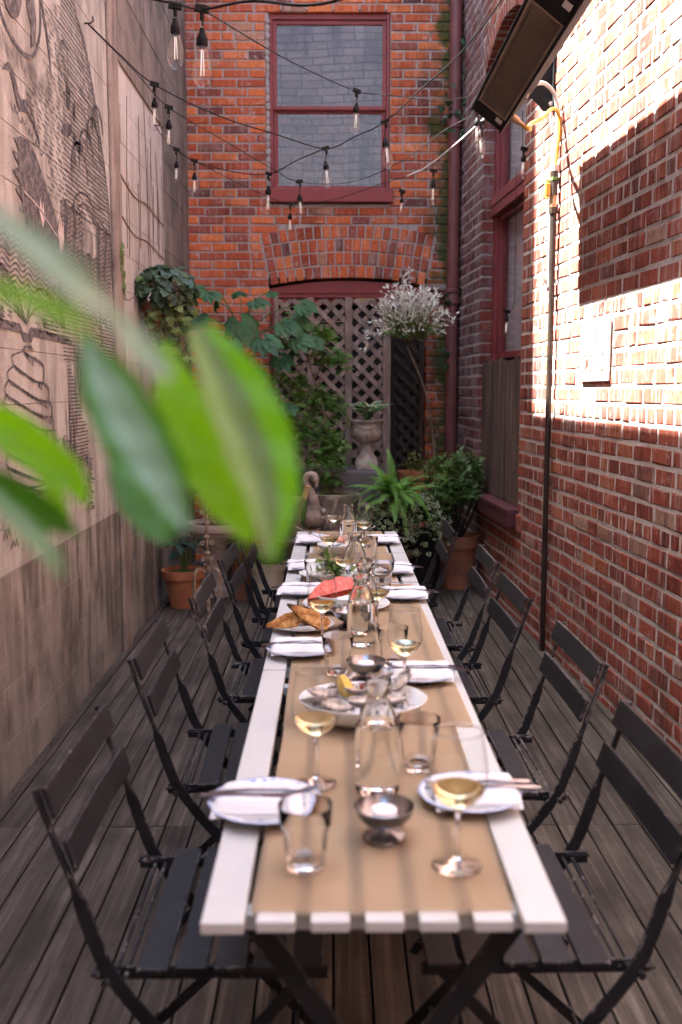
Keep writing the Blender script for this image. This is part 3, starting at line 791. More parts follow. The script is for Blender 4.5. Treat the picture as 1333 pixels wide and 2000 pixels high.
# open book: pages, text lines, cover
stroke(ink, curve([(3.20, 1.76), (3.40, 1.845), (3.55, 1.83), (3.68, 1.76), (3.78, 1.655)]), 0.010)
stroke(ink, curve([(3.78, 1.655), (3.84, 1.74), (3.93, 1.795), (4.05, 1.80), (4.17, 1.765), (4.21, 1.74)]), 0.010)
stroke(ink, curve([(4.21, 1.74), (4.24, 1.69), (4.29, 1.645)]), 0.007)
stroke(ink, curve([(3.79, 1.665), (3.88, 1.715), (4.0, 1.735), (4.12, 1.715), (4.20, 1.69)]), 0.009)
for i in range(6): stroke(ink, curve([(3.77 - 0.004 * i, 1.66), (3.62, 1.70 + 0.016 * i), (3.45 + 0.02 * i, 1.73 + 0.02 * i), (3.25, 1.72 + 0.012 * i)]), 0.005)
for i in range(7):
    for j in range(3):
        y = 3.86 + j * 0.11 + 0.01 * i; z = 1.70 - i * 0.010 - j * 0.006
        if q.random() < 0.75: stroke(ink, wob((y, z), (y + q.uniform(0.04, 0.09), z - 0.005), 3, 0.001), 0.005)
        y = 3.35 + j * 0.11; z = 1.715 - i * 0.008 - j * 0.012
        if q.random() < 0.75: stroke(ink, wob((y, z), (y + q.uniform(0.04, 0.08), z - 0.005), 3, 0.001), 0.005)
poly(ink, [(3.15, 1.665), (3.70, 1.652), (3.73, 1.625), (3.80, 1.620), (3.83, 1.648), (4.34, 1.635), (4.42, 1.622), (4.42, 1.605), (3.86, 1.615), (3.83, 1.59), (3.74, 1.59), (3.71, 1.62), (3.15, 1.63)])
# ledge edge with grass blades
stroke(ink, wob((4.46, 1.615), (4.455, 1.20), 14, 0.003), 0.010)
for i in range(46):
    y = 4.47 + q.uniform(0, 0.30); z = 1.28 + q.uniform(0, 0.16); h = q.uniform(0.14, 0.34)
    stroke(ink, curve([(y, z), (y + 0.01, z + h * 0.5), (y + q.uniform(-0.04, 0.06), z + h)], 4), 0.0065, True)
for i in range(16):
    y = 4.28 + q.uniform(0, 0.16); h = q.uniform(0.15, 0.40); stroke(ink, curve([(y, 1.10), (y - 0.01, 1.10 + h / 2), (y + q.uniform(-0.05, 0.03), 1.10 + h)], 4), 0.005, True)
# beehive: stacked coils with short stitches
cy_, top, bot = 3.79, 1.55, 1.075
def hw_(z):
    s_ = (top - z) / (top - bot); return 0.060 + 0.235 * math.sin(min(1, (s_ * 2.0) ** 0.8) * PI / 2) - (0.03 if s_ > 0.9 else 0)
zc_ = top; coils = [top - 0.475 * (i / 9.0) ** 0.92 for i in range(10)]
for i, z in enumerate(coils):
    h = hw_(z); k = h / 0.3; drop = 0.05 * k
    pts = curve([(cy_ - h, z + 0.020 * k), (cy_ - h * 0.45, z - 0.018 * k), (cy_ + h * 0.4, z - 0.070 * k), (cy_ + h, z - 0.080 * k)], 7)
    stroke(ink, pts, 0.009 if i else 0.007)
    if i < 9:
        zn = coils[i + 1]
        stroke(ink, curve([(cy_ - h, z + 0.02 * k), (cy_ - hw_(zn) - 0.010, (z + zn) / 2 + 0.015), (cy_ - hw_(zn), zn + 0.02 * hw_(zn) / 0.3)], 4), 0.007)
        stroke(ink, curve([(cy_ + h, z - 0.08 * k), (cy_ + hw_(zn) + 0.008, (z + zn) / 2 - 0.075 * k), (cy_ + hw_(zn), zn - 0.08 * hw_(zn) / 0.3)], 4), 0.010)
        for kk in range(int(12 + 26 * h / 0.3)):
            f = q.random(); y = cy_ - h * 0.9 + f * 1.85 * h; zz = z + 0.012 * k - 0.095 * k * f
            stroke(ink, wob((y, zz - 0.003), (y + 0.003, zz - (0.012 + 0.018 * f)), 2, 0.001), 0.0045)
stroke(ink, ell(cy_, top + 0.008, 0.058, 0.018, 0, 180, 8), 0.010)
for z in (1.05, 1.02, 0.985): stroke(ink, curve([(3.55, z + 0.02), (3.7, z), (3.9, z - 0.01), (4.05, z + 0.005)]), 0.009)
for i in range(70):
    y = 3.35 + q.uniform(0, 0.9); z = 1.04 - q.uniform(0, 0.13); stroke(ink, wob((y, z), (y + q.uniform(-0.03, 0.04), z + q.uniform(-0.03, 0.0)), 3, 0.004), 0.006, True)
# reaching hatch lines to the side of the ledge
for k in range(30):
    z = 1.545 - k * 0.0155; L = 0.02 + min(0.30, 0.0135 * k) * q.uniform(0.9, 1.1)
    stroke(ink, wob((4.335, z), (4.335 + L, z + 0.001), 4, 0.0012), 0.0065)
# flower heads and stones
for i in range(44):
    y = 4.10 + q.uniform(0, 0.56); z = 1.20 - (y - 4.10) * 0.30 + q.uniform(-0.045, 0.05); r_ = q.uniform(0.012, 0.026)
    stroke(ink, ell(y, z, r_, r_ * 0.8, 0, 330, 9, q.random()), 0.0045)
for (y, z, r_) in ((4.56, 1.035, 0.028), (4.62, 1.028, 0.032)): stroke(ink, ell(y, z, r_, r_ * 1.2, 0, 350, 12), 0.005)
# fern-like column
for i in range(20):
    z = 1.09 - i * 0.0125; y = 4.66 + 0.02 * math.sin(i)
    stroke(ink, wob((y, z), (y + q.uniform(0.04, 0.10), z - q.uniform(0.0, 0.02)), 3, 0.004), 0.008, True)
    stroke(ink, wob((y, z), (y - q.uniform(0.02, 0.07), z - 0.015), 3, 0.004), 0.006, True)
poly(ink, [(4.52, 0.97), (4.58, 0.985), (4.60, 0.94), (4.56, 0.90), (4.50, 0.92)])
# scribbled zigzag marks low on the blocks
for (y, z) in ((3.45, 0.975), (3.60, 0.94), (3.78, 0.955), (3.95, 0.93), (3.42, 0.905), (3.66, 0.885), (3.86, 0.88), (4.06, 0.955), (3.5, 0.86)):
    p = [(y + i * 0.02, z + (0.028 if i % 2 else -0.012) * q.uniform(0.5, 1.2)) for i in range(q.randint(4, 6))]; stroke(ink, p, 0.009)
# star flower and sprig near the far end
for i in range(8):
    a = i * PI / 4; stroke(ink, [(6.42 + 0.02 * math.cos(a), 1.42 + 0.02 * math.sin(a)), (6.42 + 0.10 * math.cos(a), 1.42 + 0.055 * math.sin(a)), (6.42 + 0.05 * math.cos(a + 0.4), 1.42 + 0.04 * math.sin(a + 0.4))], 0.013)
for i in range(9): stroke(ink, curve([(6.60 + i * 0.02, 1.30 - i * 0.03), (6.63 + i * 0.02, 1.33 - i * 0.03), (6.66 + i * 0.02, 1.30 - i * 0.03)], 4), 0.012)
ink.build('mural_print', INK, lwl); white.build('mural_highlight', INKL, lwl)

# ================================================================ cast iron downpipe in the corner
dp = thing('downpipe', 'old red painted cast iron downpipe in the brick corner', 'downpipe', (0.945, 8.015, 0))
m = MB(); m.tube([(0, 0, z) for z in (-0.05, 1.0, 2.2, 3.5, 5.2)], 0.048, 18); m.build('pipe', PIPE, dp, 40)
for z in (2.16, 3.50):
    m = MB(); m.lathe([(0.049, z - 0.09), (0.058, z - 0.085), (0.058, z - 0.03), (0.054, z - 0.02), (0.054, z + 0.0), (0.064, z + 0.004), (0.064, z + 0.03), (0.049, z + 0.034)], 18); m.build('pipe_collar', PIPE, dp, 40)
    m = MB(); m.bx(-0.10, 0.02, 0.045, 0.075, z - 0.02, z + 0.02); m.build('pipe_bracket', PIPE, dp)

# ================================================================ gas heater, gas pipe, bracket
STEEL = mat('heater_steel', (0.20, 0.16, 0.125), (0.28, 0.225, 0.18), 8, 0.42, 0.05, metal=0.4)
BLK = mat('heater_black', (0.008, 0.008, 0.009), (0.013, 0.013, 0.014), 12, 0.75, 0.05, spec=0.08)
CER = mat('heater_ceramic', (0.24, 0.18, 0.13), (0.33, 0.25, 0.19), 30, 0.8, 0.3, 200)
LABEL = mat('silver_sticker', (0.42, 0.42, 0.40), rough=0.4, bump=0)
HP = Vector((0.736, 4.95, 2.690)); HQ = Vector((0.778, 3.50, 2.774))
hd = (HQ - HP); HL = hd.length; hx = hd.normalized()
hacross = Vector((0.79, 0.0, -0.61)); hacross = (hacross - hx * hacross.dot(hx)).normalized(); hn = hx.cross(hacross).normalized()
if hn.z > 0: hn = -hn
ht = thing('patio_heater', 'long dark gas patio heater with wire grille under the string lights', 'heater', HP)
HM = Matrix((hx, hacross, hn)).transposed().to_4x4()     # local: x along, y across (towards wall, down), z out of the grille
def hpart(m, name, mt, par=None, **k):
    m.v = [tuple(HM @ Vector(p)) for p in m.v]; return m.build(name, mt, par or ht, **k)
hwid = 0.092
m = MB()
m.bx(0, HL, -hwid, -hwid + 0.012, -0.27, 0.012); m.bx(0, HL, hwid - 0.012, hwid, -0.27, 0.012); m.bx(0.001, HL - 0.001, -hwid + 0.012, hwid - 0.012, -0.27, -0.258)
m.bx(0.0005, 0.012, -hwid + 0.012, hwid - 0.012, -0.258, 0.0); m.bx(HL - 0.012, HL - 0.0005, -hwid + 0.012, hwid - 0.012, -0.258, 0.0)
hpart(m, 'housing', BLK, bevel=0.003)
for nm, x0, x1 in (('end_cap', 0.012, 0.155), ('end_cap', HL - 0.25, HL - 0.012)):
    m = MB(); m.bx(x0, x1, -hwid + 0.013, hwid - 0.013, -0.02, 0.006); e = hpart(m, nm, BLK)
    m = MB(); xx = x0 + 0.07 if x0 < 1 else x0 + 0.10; m.bx(xx, xx + 0.05, 0.035, 0.07, 0.0065, 0.0075); hpart(m, 'sticker', LABEL, e)
m = MB(); m.bx(0.156, HL - 0.251, -hwid + 0.03, hwid - 0.03, -0.06, -0.045); hpart(m, 'burner_plate', CER)
m = MB()
m.bx(0.156, HL - 0.251, -hwid + 0.013, -hwid + 0.024, -0.03, 0.008); m.bx(0.156, HL - 0.251, hwid - 0.024, hwid - 0.013, -0.03, 0.008)
m.bx(0.156, 0.166, -hwid + 0.024, hwid - 0.024, -0.03, 0.008); m.bx(HL - 0.261, HL - 0.251, -hwid + 0.024, hwid - 0.024, -0.03, 0.008)
hpart(m, 'grille_frame', STEEL)
m = MB(); nx = 78
for i in range(nx): 
    x = 0.168 + (HL - 0.432) * i / (nx - 1); m.bx(x - 0.0014, x + 0.0014, -hwid + 0.0245, hwid - 0.0245, -0.004, -0.001)
for i in range(15):
    y = -hwid + 0.03 + (2 * hwid - 0.06) * i / 14; m.bx(0.1665, HL - 0.2615, y - 0.0014, y + 0.0014, -0.0009, 0.002)
g_ = hpart(m, 'wire_grille', STEEL); g_['kind'] = 'stuff'
m = MB(); m.tube([(0.10, hwid + 0.0, -0.05), (0.10, hwid + 0.035, -0.05)], 0.017, 10); m.tube([(0.10, hwid + 0.035, -0.05), (0.10, hwid + 0.06, -0.05)], 0.012, 8); hpart(m, 'gas_inlet', mat('brass_fitting', (0.42, 0.27, 0.16), (0.5, 0.34, 0.2), 20, 0.35, 0.05, metal=0.8), smooth=35)
# bracket from wall to heater
wb = lambda y, off=0.0: 1.477 - 0.059 * y - off
br = thing('heater_bracket', 'black steel wall bracket plate behind the curved grey conduit', 'bracket', (wb(5.42), 5.42, 3.0))
m = MB()
pl = [(-0.002, -0.145), (-0.055, -0.145), (-0.115, -0.08), (-0.115, 0.09), (-0.075, 0.14), (-0.002, 0.14)]
vs = [(x, -0.005, z) for x, z in pl] + [(x, 0.005, z) for x, z in pl]; k_ = len(pl)
m.add(vs, [tuple(range(k_)), tuple(range(2 * k_ - 1, k_ - 1, -1))] + [(i, i + k_, (i + 1) % k_ + k_, (i + 1) % k_) for i in range(k_)])
m.bx(-0.30, -0.114, -0.012, 0.012, -0.08, -0.055)
m.bx(-0.012, -0.001, -0.03, 0.03, -0.14, 0.14)
m.build('bracket_plate', BLK, br)
for z in (-0.11, 0.11):
    m = MB(); m.tube([(-0.02, -0.02, z), (-0.02, -0.005, z)], 0.012, 6); m.build('bolt', LABEL, br)
# gas pipe standing against the brick
GP = mat('black_gas_pipe', (0.022, 0.015, 0.012), (0.045, 0.03, 0.022), 9, 0.38, 0.15, metal=0.3)
py = 5.27; px = wb(py, 0.030)
gp = thing('gas_pipe', 'thin dark gas pipe rising from the deck against the brick wall', 'pipe', (px, py, 0))
m = MB(); m.tube([(0, 0, 0.0), (0, 0, 1.0), (0.002, 0, 2.31)], 0.0155, 12); m.build('pipe', GP, gp, 40)
BR1 = bpy.data.materials['brass_fitting']
for (z0, z1, r_, mt) in ((2.31, 2.34, 0.024, GP), (2.34, 2.355, 0.026, BR1), (2.355, 2.40, 0.017, BR1), (2.40, 2.47, 0.020, GP), (2.475, 2.49, 0.023, mat('green_tape', (0.10, 0.22, 0.05), rough=0.5, bump=0)), (2.49, 2.52, 0.021, GP), (2.52, 2.55, 0.022, LABEL)):
    m = MB(); m.lathe([(0.0, z0), (r_, z0), (r_, z1), (0.0, z1)], 6 if r_ > 0.022 else 12); m.build('pipe_fitting', mt, gp, 35)
YEL = mat('yellow_hose', (0.52, 0.29, 0.03), (0.60, 0.36, 0.06), 14, 0.4, 0.0)
Mi = HM @ Vector((0.10, hwid + 0.06, -0.05)) + HP - Vector((px, py, 0))
m = MB(); hose = bez([(0.004, 0, 2.55), (0.010, 0, 2.62), (0.020, -0.01, 2.72), (0.010, -0.02, 2.795), (-0.030, -0.06, 2.812), (-0.100, -0.15, 2.745), (-0.175, -0.24, 2.690), tuple(Mi + Vector((0.035, 0, -0.020))), tuple(Mi)], 12)
m.tube(hose, [0.0088 + 0.0010 * (i % 2) for i in range(len(hose))], 10); m.build('gas_hose', YEL, gp, True)
m = MB(); m.bx(-0.045, -0.02, -0.012, 0.012, 2.40, 2.46); m.tube([(-0.035, 0, 2.38), (-0.035, 0, 2.48)], 0.010, 8); m.build('valve_handle', YEL, gp, bevel=0.003)
GREY = mat('grey_conduit', (0.32, 0.31, 0.30), (0.40, 0.39, 0.37), 10, 0.4, 0.0)
cn = thing('conduit', 'grey cable conduit hooping over beside the yellow gas hose', 'conduit', (px - 0.025, py + 0.01, 2.34))
Mj = HM @ Vector((0.35, hwid, -0.07)) + HP - Vector((px - 0.025, py + 0.01, 2.34))
m = MB(); m.tube(bez([(0.012, 0, -0.42), (0.010, 0, -0.2), (0.012, 0, 0.0), (0.020, 0, 0.2), (0.035, 0, 0.42), (0.020, -0.01, 0.545), (-0.040, -0.04, 0.60), (-0.105, -0.09, 0.58), (-0.160, -0.2, 0.50), tuple(Mj)], 10), 0.0105, 10); m.build('conduit_tube', GREY, cn, True)
for z in (-0.38, 0.12):
    m = MB(); m.bx(-0.02, 0.05, -0.006, 0.006, z, z + 0.02); m.build('pipe_clip', LABEL, cn)

# ================================================================ sign
sg = thing('no_smoking_sign', 'white board sign with red NO SMOKING letters on sunlit brick', 'sign', (wb(4.60), 4.60, 1.585), RZ)
m = MB(); m.bx(-0.205, 0.205, -0.014, -0.004, -0.135, 0.135); m.build('sign_board', mat('white_sign_paint', (0.70, 0.68, 0.64), (0.78, 0.76, 0.73), 8, 0.5, 0.05), sg, bevel=0.002)
SR = mat('sign_red_ink', (0.42, 0.026, 0.018), (0.50, 0.045, 0.032), 30, 0.6, 0)
for txt, z, sz, sx in (('NO', 0.035, 0.078, 1.0), ('SMOKING', -0.095, 0.092, 0.86)):
    fc = bpy.data.curves.new('lettering', 'FONT'); fc.body = txt; fc.align_x = 'CENTER'; fc.size = sz * 1.35; fc.extrude = 0.0006; fc.offset = 0.0022; fc.resolution_u = 3
    tmp = bpy.data.objects.new('lettering', fc); C.objects.link(tmp); me = bpy.data.meshes.new_from_object(tmp.evaluated_get(bpy.context.evaluated_depsgraph_get())); bpy.data.objects.remove(tmp)
    me.materials.clear(); me.materials.append(SR); o = link('lettering', me, sg)
    o.location = (0, -0.0148, z); o.rotation_euler = (R(90), 0, 0); o.scale = (sx * 0.62, 1, 1)

# ================================================================ string lights
CBL = mat('black_cable', (0.004, 0.004, 0.004), rough=0.6, bump=0, spec=0.15)
WCB = mat('white_cable', (0.60, 0.58, 0.56), rough=0.5, bump=0)
BULB = thinglass('bulb_glass', (0.95, 0.94, 0.93), 0.7, 0.02, 0.6)
FIL = NT('filament'); e = FIL.bsdf((0.45, 0.40, 0.35), 0.4); e.inputs['Emission Color'].default_value = (1.0, 0.86, 0.74, 1); e.inputs['Emission Strength'].default_value = 0.05; FIL = FIL.done(e)
sm = MB(); sm.lathe([(0.0, -0.006), (0.006, -0.006), (0.009, -0.018), (0.0125, -0.026), (0.0155, -0.032), (0.0155, -0.049), (0.0135, -0.052), (0.0, -0.052)], 12); SOCK = sm.mesh('socket', CBL, 40)
sm = MB(); sm.lathe([(0.0125, -0.052), (0.0155, -0.064), (0.0225, -0.086), (0.0275, -0.110), (0.0265, -0.130), (0.0185, -0.148), (0.008, -0.155), (0.0, -0.156)], 16); BLB = sm.mesh('bulb', BULB, True)
sm = MB()
for a in (0, 2.1, 4.2): sm.tube([(0.003 * math.cos(a), 0.003 * math.sin(a), -0.06), (0.0055 * math.cos(a), 0.0055 * math.sin(a), -0.125)], 0.0011, 5)
FILM = sm.mesh('filament', FIL, True)
sm = MB(); sm.bx(-0.020, 0.020, -0.008, 0.008, -0.008, 0.010); sm.tube([(0, 0, -0.008), (0.002, 0, -0.03)], 0.006, 6); JUNC = sm.mesh('junction', CBL)
def strand(name, label, pts, r, cable, bulbs, n=12):
    r *= 0.85
    t = thing(name, label, 'string lights', pts[0], 0, 'strings of pear shaped bulbs across the courtyard')
    o0 = Vector(pts[0]); m = MB(); m.tube(bez([tuple(Vector(p) - o0) for p in pts], n), r, 6); m.build('cable', cable, t, True)
    for (p, drop, sc, tilt) in bulbs:
        P = Vector(p) - o0
        if drop > 0.0:
            mm = MB(); mm.tube([P, P + Vector((0.004, 0, -drop * 0.5)), P + Vector((0.0, 0, -drop))], 0.0028, 5); mm.build('drop_wire', CBL, t)
        jo = link('junction', JUNC, t); jo.location = P; jo.rotation_euler = (0, tilt, 0.3)
        so_ = link('socket', SOCK, t); so_.location = P + Vector((0, 0, -drop)); so_.scale = (sc,) * 3; so_.rotation_euler = (tilt * 0.4, tilt * 0.3, 0)
        link('bulb', BLB, so_); link('filament', FILM, so_)
    return t
strand('string_light', 'nearer thick black cable with two bulbs high over the table', [(-0.75, 3.3, 2.66), (-0.50, 3.25, 2.60), (-0.373, 3.0, 2.492), (-0.22, 2.85, 2.46), (0.0, 2.62, 2.375), (0.35, 2.3, 2.40)], 0.0042, CBL, [((-0.373, 3.0, 2.492), 0.045, 1.08, 0.1), ((-0.487, 3.25, 2.59), 0.03, 1.0, 0.05)])
strand('string_light', 'thin cable slanting over the red sash window to a heater hook', [(-0.373, 3.0, 2.492), (-0.16, 4.0, 2.66), (0.12, 5.2, 2.892), (0.30, 5.3, 2.90), (0.55, 5.4, 2.90), (0.738, 5.45, 2.941)], 0.0026, CBL, [((0.12, 5.2, 2.892), 0.05, 1.0, 0.2)])
strand('string_light', 'dark cable swinging from the concrete wall hook up past the downpipe', [(-1.13, 4.841, 3.088), (-0.95, 4.7, 2.90), (-0.787, 4.6, 2.748), (-0.55, 5.0, 2.72), (-0.3, 5.3, 2.71), (-0.04, 5.6, 2.707), (0.12, 5.45, 2.735), (0.266, 5.3, 2.77), (0.42, 4.95, 2.83), (0.575, 4.6, 2.896), (0.683, 4.0, 2.95), (0.72, 3.4, 3.05)], 0.0034, CBL, [((-0.787, 4.6, 2.748), 0.05, 0.92, 0.2), ((-0.04, 5.6, 2.707), 0.06, 1.0, -0.3), ((0.266, 5.3, 2.77), 0.07, 1.1, -0.4)])
strand('string_light', 'thin cable crossing low before the window sill to the heater end', [(-1.13, 4.845, 3.085), (-0.93, 4.95, 2.90), (-0.789, 5.0, 2.758), (-0.55, 5.4, 2.69), (-0.35, 5.7, 2.63), (-0.192, 5.9, 2.592), (0.1, 5.95, 2.60), (0.38, 5.8, 2.68), (0.60, 5.6, 2.80), (0.735, 5.47, 2.845)], 0.0024, CBL, [((-0.789, 5.0, 2.758), 0.05, 0.95, 0.2), ((-0.192, 5.9, 2.592), 0.06, 0.95, -0.2)])
strand('string_light', 'sagging cable from the pale blockwork rising again across the window', [(-1.14, 6.657, 3.09), (-1.03, 6.35, 2.93), (-0.923, 6.1, 2.814), (-0.832, 6.2, 2.772), (-0.6, 6.1, 2.69), (-0.374, 6.0, 2.655), (-0.2, 5.8, 2.69), (-0.04, 5.62, 2.712)], 0.0034, CBL, [((-0.923, 6.1, 2.814), 0.06, 0.85, 0.2), ((-0.832, 6.2, 2.772), 0.06, 0.95, 0.1), ((-0.374, 6.0, 2.655), 0.06, 1.1, 0.2)])
strand('string_light', 'lowest cable under the sill with a pale end by the downpipe', [(-0.832, 6.2, 2.772), (-0.55, 6.3, 2.65), (-0.267, 6.4, 2.558), (0.0, 6.35, 2.575), (0.3, 6.25, 2.65), (0.60, 6.2, 2.73)], 0.0024, CBL, [((-0.267, 6.4, 2.558), 0.05, 0.85, 0.1), ((0.607, 6.2, 2.715), 0.045, 1.0, 0.1), ((0.42, 6.22, 2.60), 0.03, 0.7, 0.3)])
strand('string_light', 'short white cable rising to the heater with two hanging bulbs', [(0.44, 6.1, 2.665), (0.55, 6.0, 2.70), (0.70, 5.75, 2.78), (0.82, 5.55, 2.86)], 0.0042, WCB, [((0.755, 5.40, 2.852), 0.02, 1.05, 0.1), ((0.785, 5.5, 2.815), 0.02, 1.05, -0.1)])
strand('string_light', 'single bulb dropping before the side window edge', [(1.085, 5.92, 2.99), (1.088, 5.92, 2.85), (1.09, 5.92, 2.765)], 0.0022, CBL, [((1.095, 5.9, 2.775), 0.02, 0.95, 0.2)])
strand('string_light', 'single small bulb hanging low before the side window', [(1.08, 6.06, 2.70), (1.085, 6.06, 2.2), (1.085, 6.06, 1.92), (1.05, 6.1, 1.875)], 0.002, CBL, [((1.05, 6.1, 1.875), 0.015, 0.85, 0.1)])
for (p, lab) in (((-1.138, 4.845, 3.088), 'rusty hook in the concrete pilaster side holding two cables'), ((-1.14, 6.657, 3.09), 'small hook high on pale blockwork holding one cable')):
    h = MB(); h.tube([(-0.01, 0, 0), (0.02, 0, 0.0), (0.035, 0.0, 0.012), (0.03, 0, 0.03)], 0.004, 6); o = h.build('wall_hook', GP, None, True); o.location = p; tag(o, lab, 'hook')

# ================================================================ lattice in the doorway
def clip_line(p, d, x0, x1, z0, z1):
    ts = []
    t0, t1 = -1e9, 1e9
    for a, b, lo, hi in ((p[0], d[0], x0, x1), (p[1], d[1], z0, z1)):
        u, v = (lo - a) / b, (hi - a) / b
        t0 = max(t0, min(u, v)); t1 = min(t1, max(u, v))
    return (t0, t1) if t1 - t0 > 0.03 else None
def lattice(t, x0, x1, z0, z1, pitch, wd, y0, mt, sd):
    q = rnd(sd)
    for s_, yy in ((-1, y0), (1, y0 + 0.012)):
        d = (math.sqrt(0.5), s_ * math.sqrt(0.5)); nrm = (-d[1], d[0]); k = -60
        while k < 60:
            p = ((x0 + x1) / 2 + nrm[0] * k * pitch, (z0 + z1) / 2 + nrm[1] * k * pitch); k += 1
            c = clip_line(p, d, x0, x1, z0, z1)
            if not c: continue
            a = Vector((p[0] + d[0] * c[0], yy, p[1] + d[1] * c[0])); b = Vector((p[0] + d[0] * c[1], yy, p[1] + d[1] * c[1]))
            mm = MB(); mm.bar(a, b, wd * q.uniform(0.92, 1.06), 0.009, (0, 1, 0)); mm.build('slat', mt, t)
lt1 = thing('lattice_screen', 'weathered brown diagonal lattice screen with posts before the doorway', 'lattice', (0, 7.96, 0))
lattice(lt1, -0.43, 0.40, 0.05, 2.105, 0.086, 0.036, -0.004, LATT, 3)
for (x, wd) in ((-0.445, 0.035), (-0.177, 0.052), (0.122, 0.056), (0.425, 0.06)):
    m = MB(); m.bx(x - wd / 2, x + wd / 2, -0.034, -0.010, 0.0, 2.12 if wd > 0.04 else 2.13); m.build('post', LATT, lt1, bevel=0.004)
m = MB(); m.bx(-0.43, 0.40, -0.012, 0.02, 0.0, 0.05); m.build('bottom_rail', LATT, lt1)
lt2 = thing('lattice_screen', 'darker narrow lattice panel standing in the doorway behind the willow trunk', 'lattice', (0, 8.02, 0))
DLAT = woodmat('dark_lattice_wood', (0.026, 0.018, 0.015), (0.045, 0.032, 0.026), (0.075, 0.055, 0.045), (14, 14, 5), 1.0, 0.9)
lattice(lt2, 0.46, 0.70, 0.05, 2.05, 0.075, 0.034, -0.004, DLAT, 8)
for x in (0.462, 0.705):
    m = MB(); m.bx(x - 0.018, x + 0.018, -0.03, -0.008, 0, 2.07); m.build('post', DLAT, lt2, bevel=0.003)
# ================================================================ tables
WHT = paintmat('white_table_paint', (0.425, 0.450, 0.440), 0.88, 0.45, (0.705, (0.16, 0.12, 0.10)))
def metalblack(name, chips, wear):
    t = NT(name); p = t.pos()
    base = t.ramp(t.noise(p, 14, 4), [(0.35, (0.008, 0.0085, 0.010)), (0.7, (0.018, 0.019, 0.022))])
    n = t.noise(p, 42, 4, 0.65)
    base = t.mix(t.ramp(n, [(chips, 0.0), (chips + 0.015, 1.0)]), base, (0.30, 0.27, 0.25))
    bv = t.n('ShaderNodeBevel', samples=4); bv.inputs[0].default_value = 0.006
    dt = t.n('ShaderNodeVectorMath', operation='DOT_PRODUCT'); t.l(bv.outputs[0], dt.inputs[0]); t.l(t.n('ShaderNodeNewGeometry').outputs['True Normal'], dt.inputs[1])
    ed = t.ramp(t.math('SUBTRACT', 1.0, dt.outputs['Value']), [(0.01, 0.0), (0.06, 1.0)])
    wr = t.ramp(t.noise(p, 55, 5, 0.7), [(wear, 0.0), (wear + 0.07, 1.0)])
    base = t.mix(t.math('MULTIPLY', ed, wr), base, (0.26, 0.24, 0.225))
    return t.done(t.bsdf(base, 0.46, 0.0, 0.26, t.bump(t.noise(p, 160, 3), 0.12, 0.002)))
CHB = metalblack('black_painted_steel', 0.735, 0.56)
CHW = metalblack('worn_black_painted_steel', 0.69, 0.49)
TX0, TX1 = -0.176, 0.309
slx = [(-0.176, -0.119)]; x = -0.103
for k in range(5): slx.append((x, x + 0.0520)); x += 0.0725
slx.append((TX1 - 0.057, TX1))
tabs = [(1.235, 2.418, 'white slatted folding table at the near end of the row'), (2.428, 3.543, 'white slatted folding table carrying the watermelon and the bread'),
        (3.568, 4.196, 'short white slatted table between the watermelon table and the last one'), (4.206, 4.838, 'short white slatted table at the planter end of the row')]
for (y0, y1, lab) in tabs:
    t = thing('table', lab, 'table', (0.0665, y0, 0), 0, 'white slatted tables set end to end'); L = y1 - y0
    for k, (a, b) in enumerate(slx):
        m = MB(); m.bx(a - 0.0665, b - 0.0665, 0.0 if k in (0, 6) else 0.004, L - (0.0 if k in (0, 6) else 0.004), 0.703, 0.719 + (0.0008 if k in (0, 6) else 0.0)); m.build('slat', WHT, t, bevel=0.002)
    for y in (0.05, L - 0.09):
        m = MB(); m.bx(-0.228, 0.228, y, y + 0.032, 0.682, 0.7025); m.build('batten', WHT, t)
    for y in (0.10, L - 0.11):
        for s_ in (-1, 1):
            m = MB(); m.strip([(-0.20 * s_, y + 0.012 * s_, 0.685), (0.27 * s_, y + 0.012 * s_, 0.0)], 0.010, 0.030); m.build('leg', CHB, t)
    for s_ in (-1, 1):
        m = MB(); m.tube([(0.20 * s_, 0.11, 0.10), (0.20 * s_, L - 0.11, 0.10)], 0.007, 8); m.build('stretcher', CHB, t)

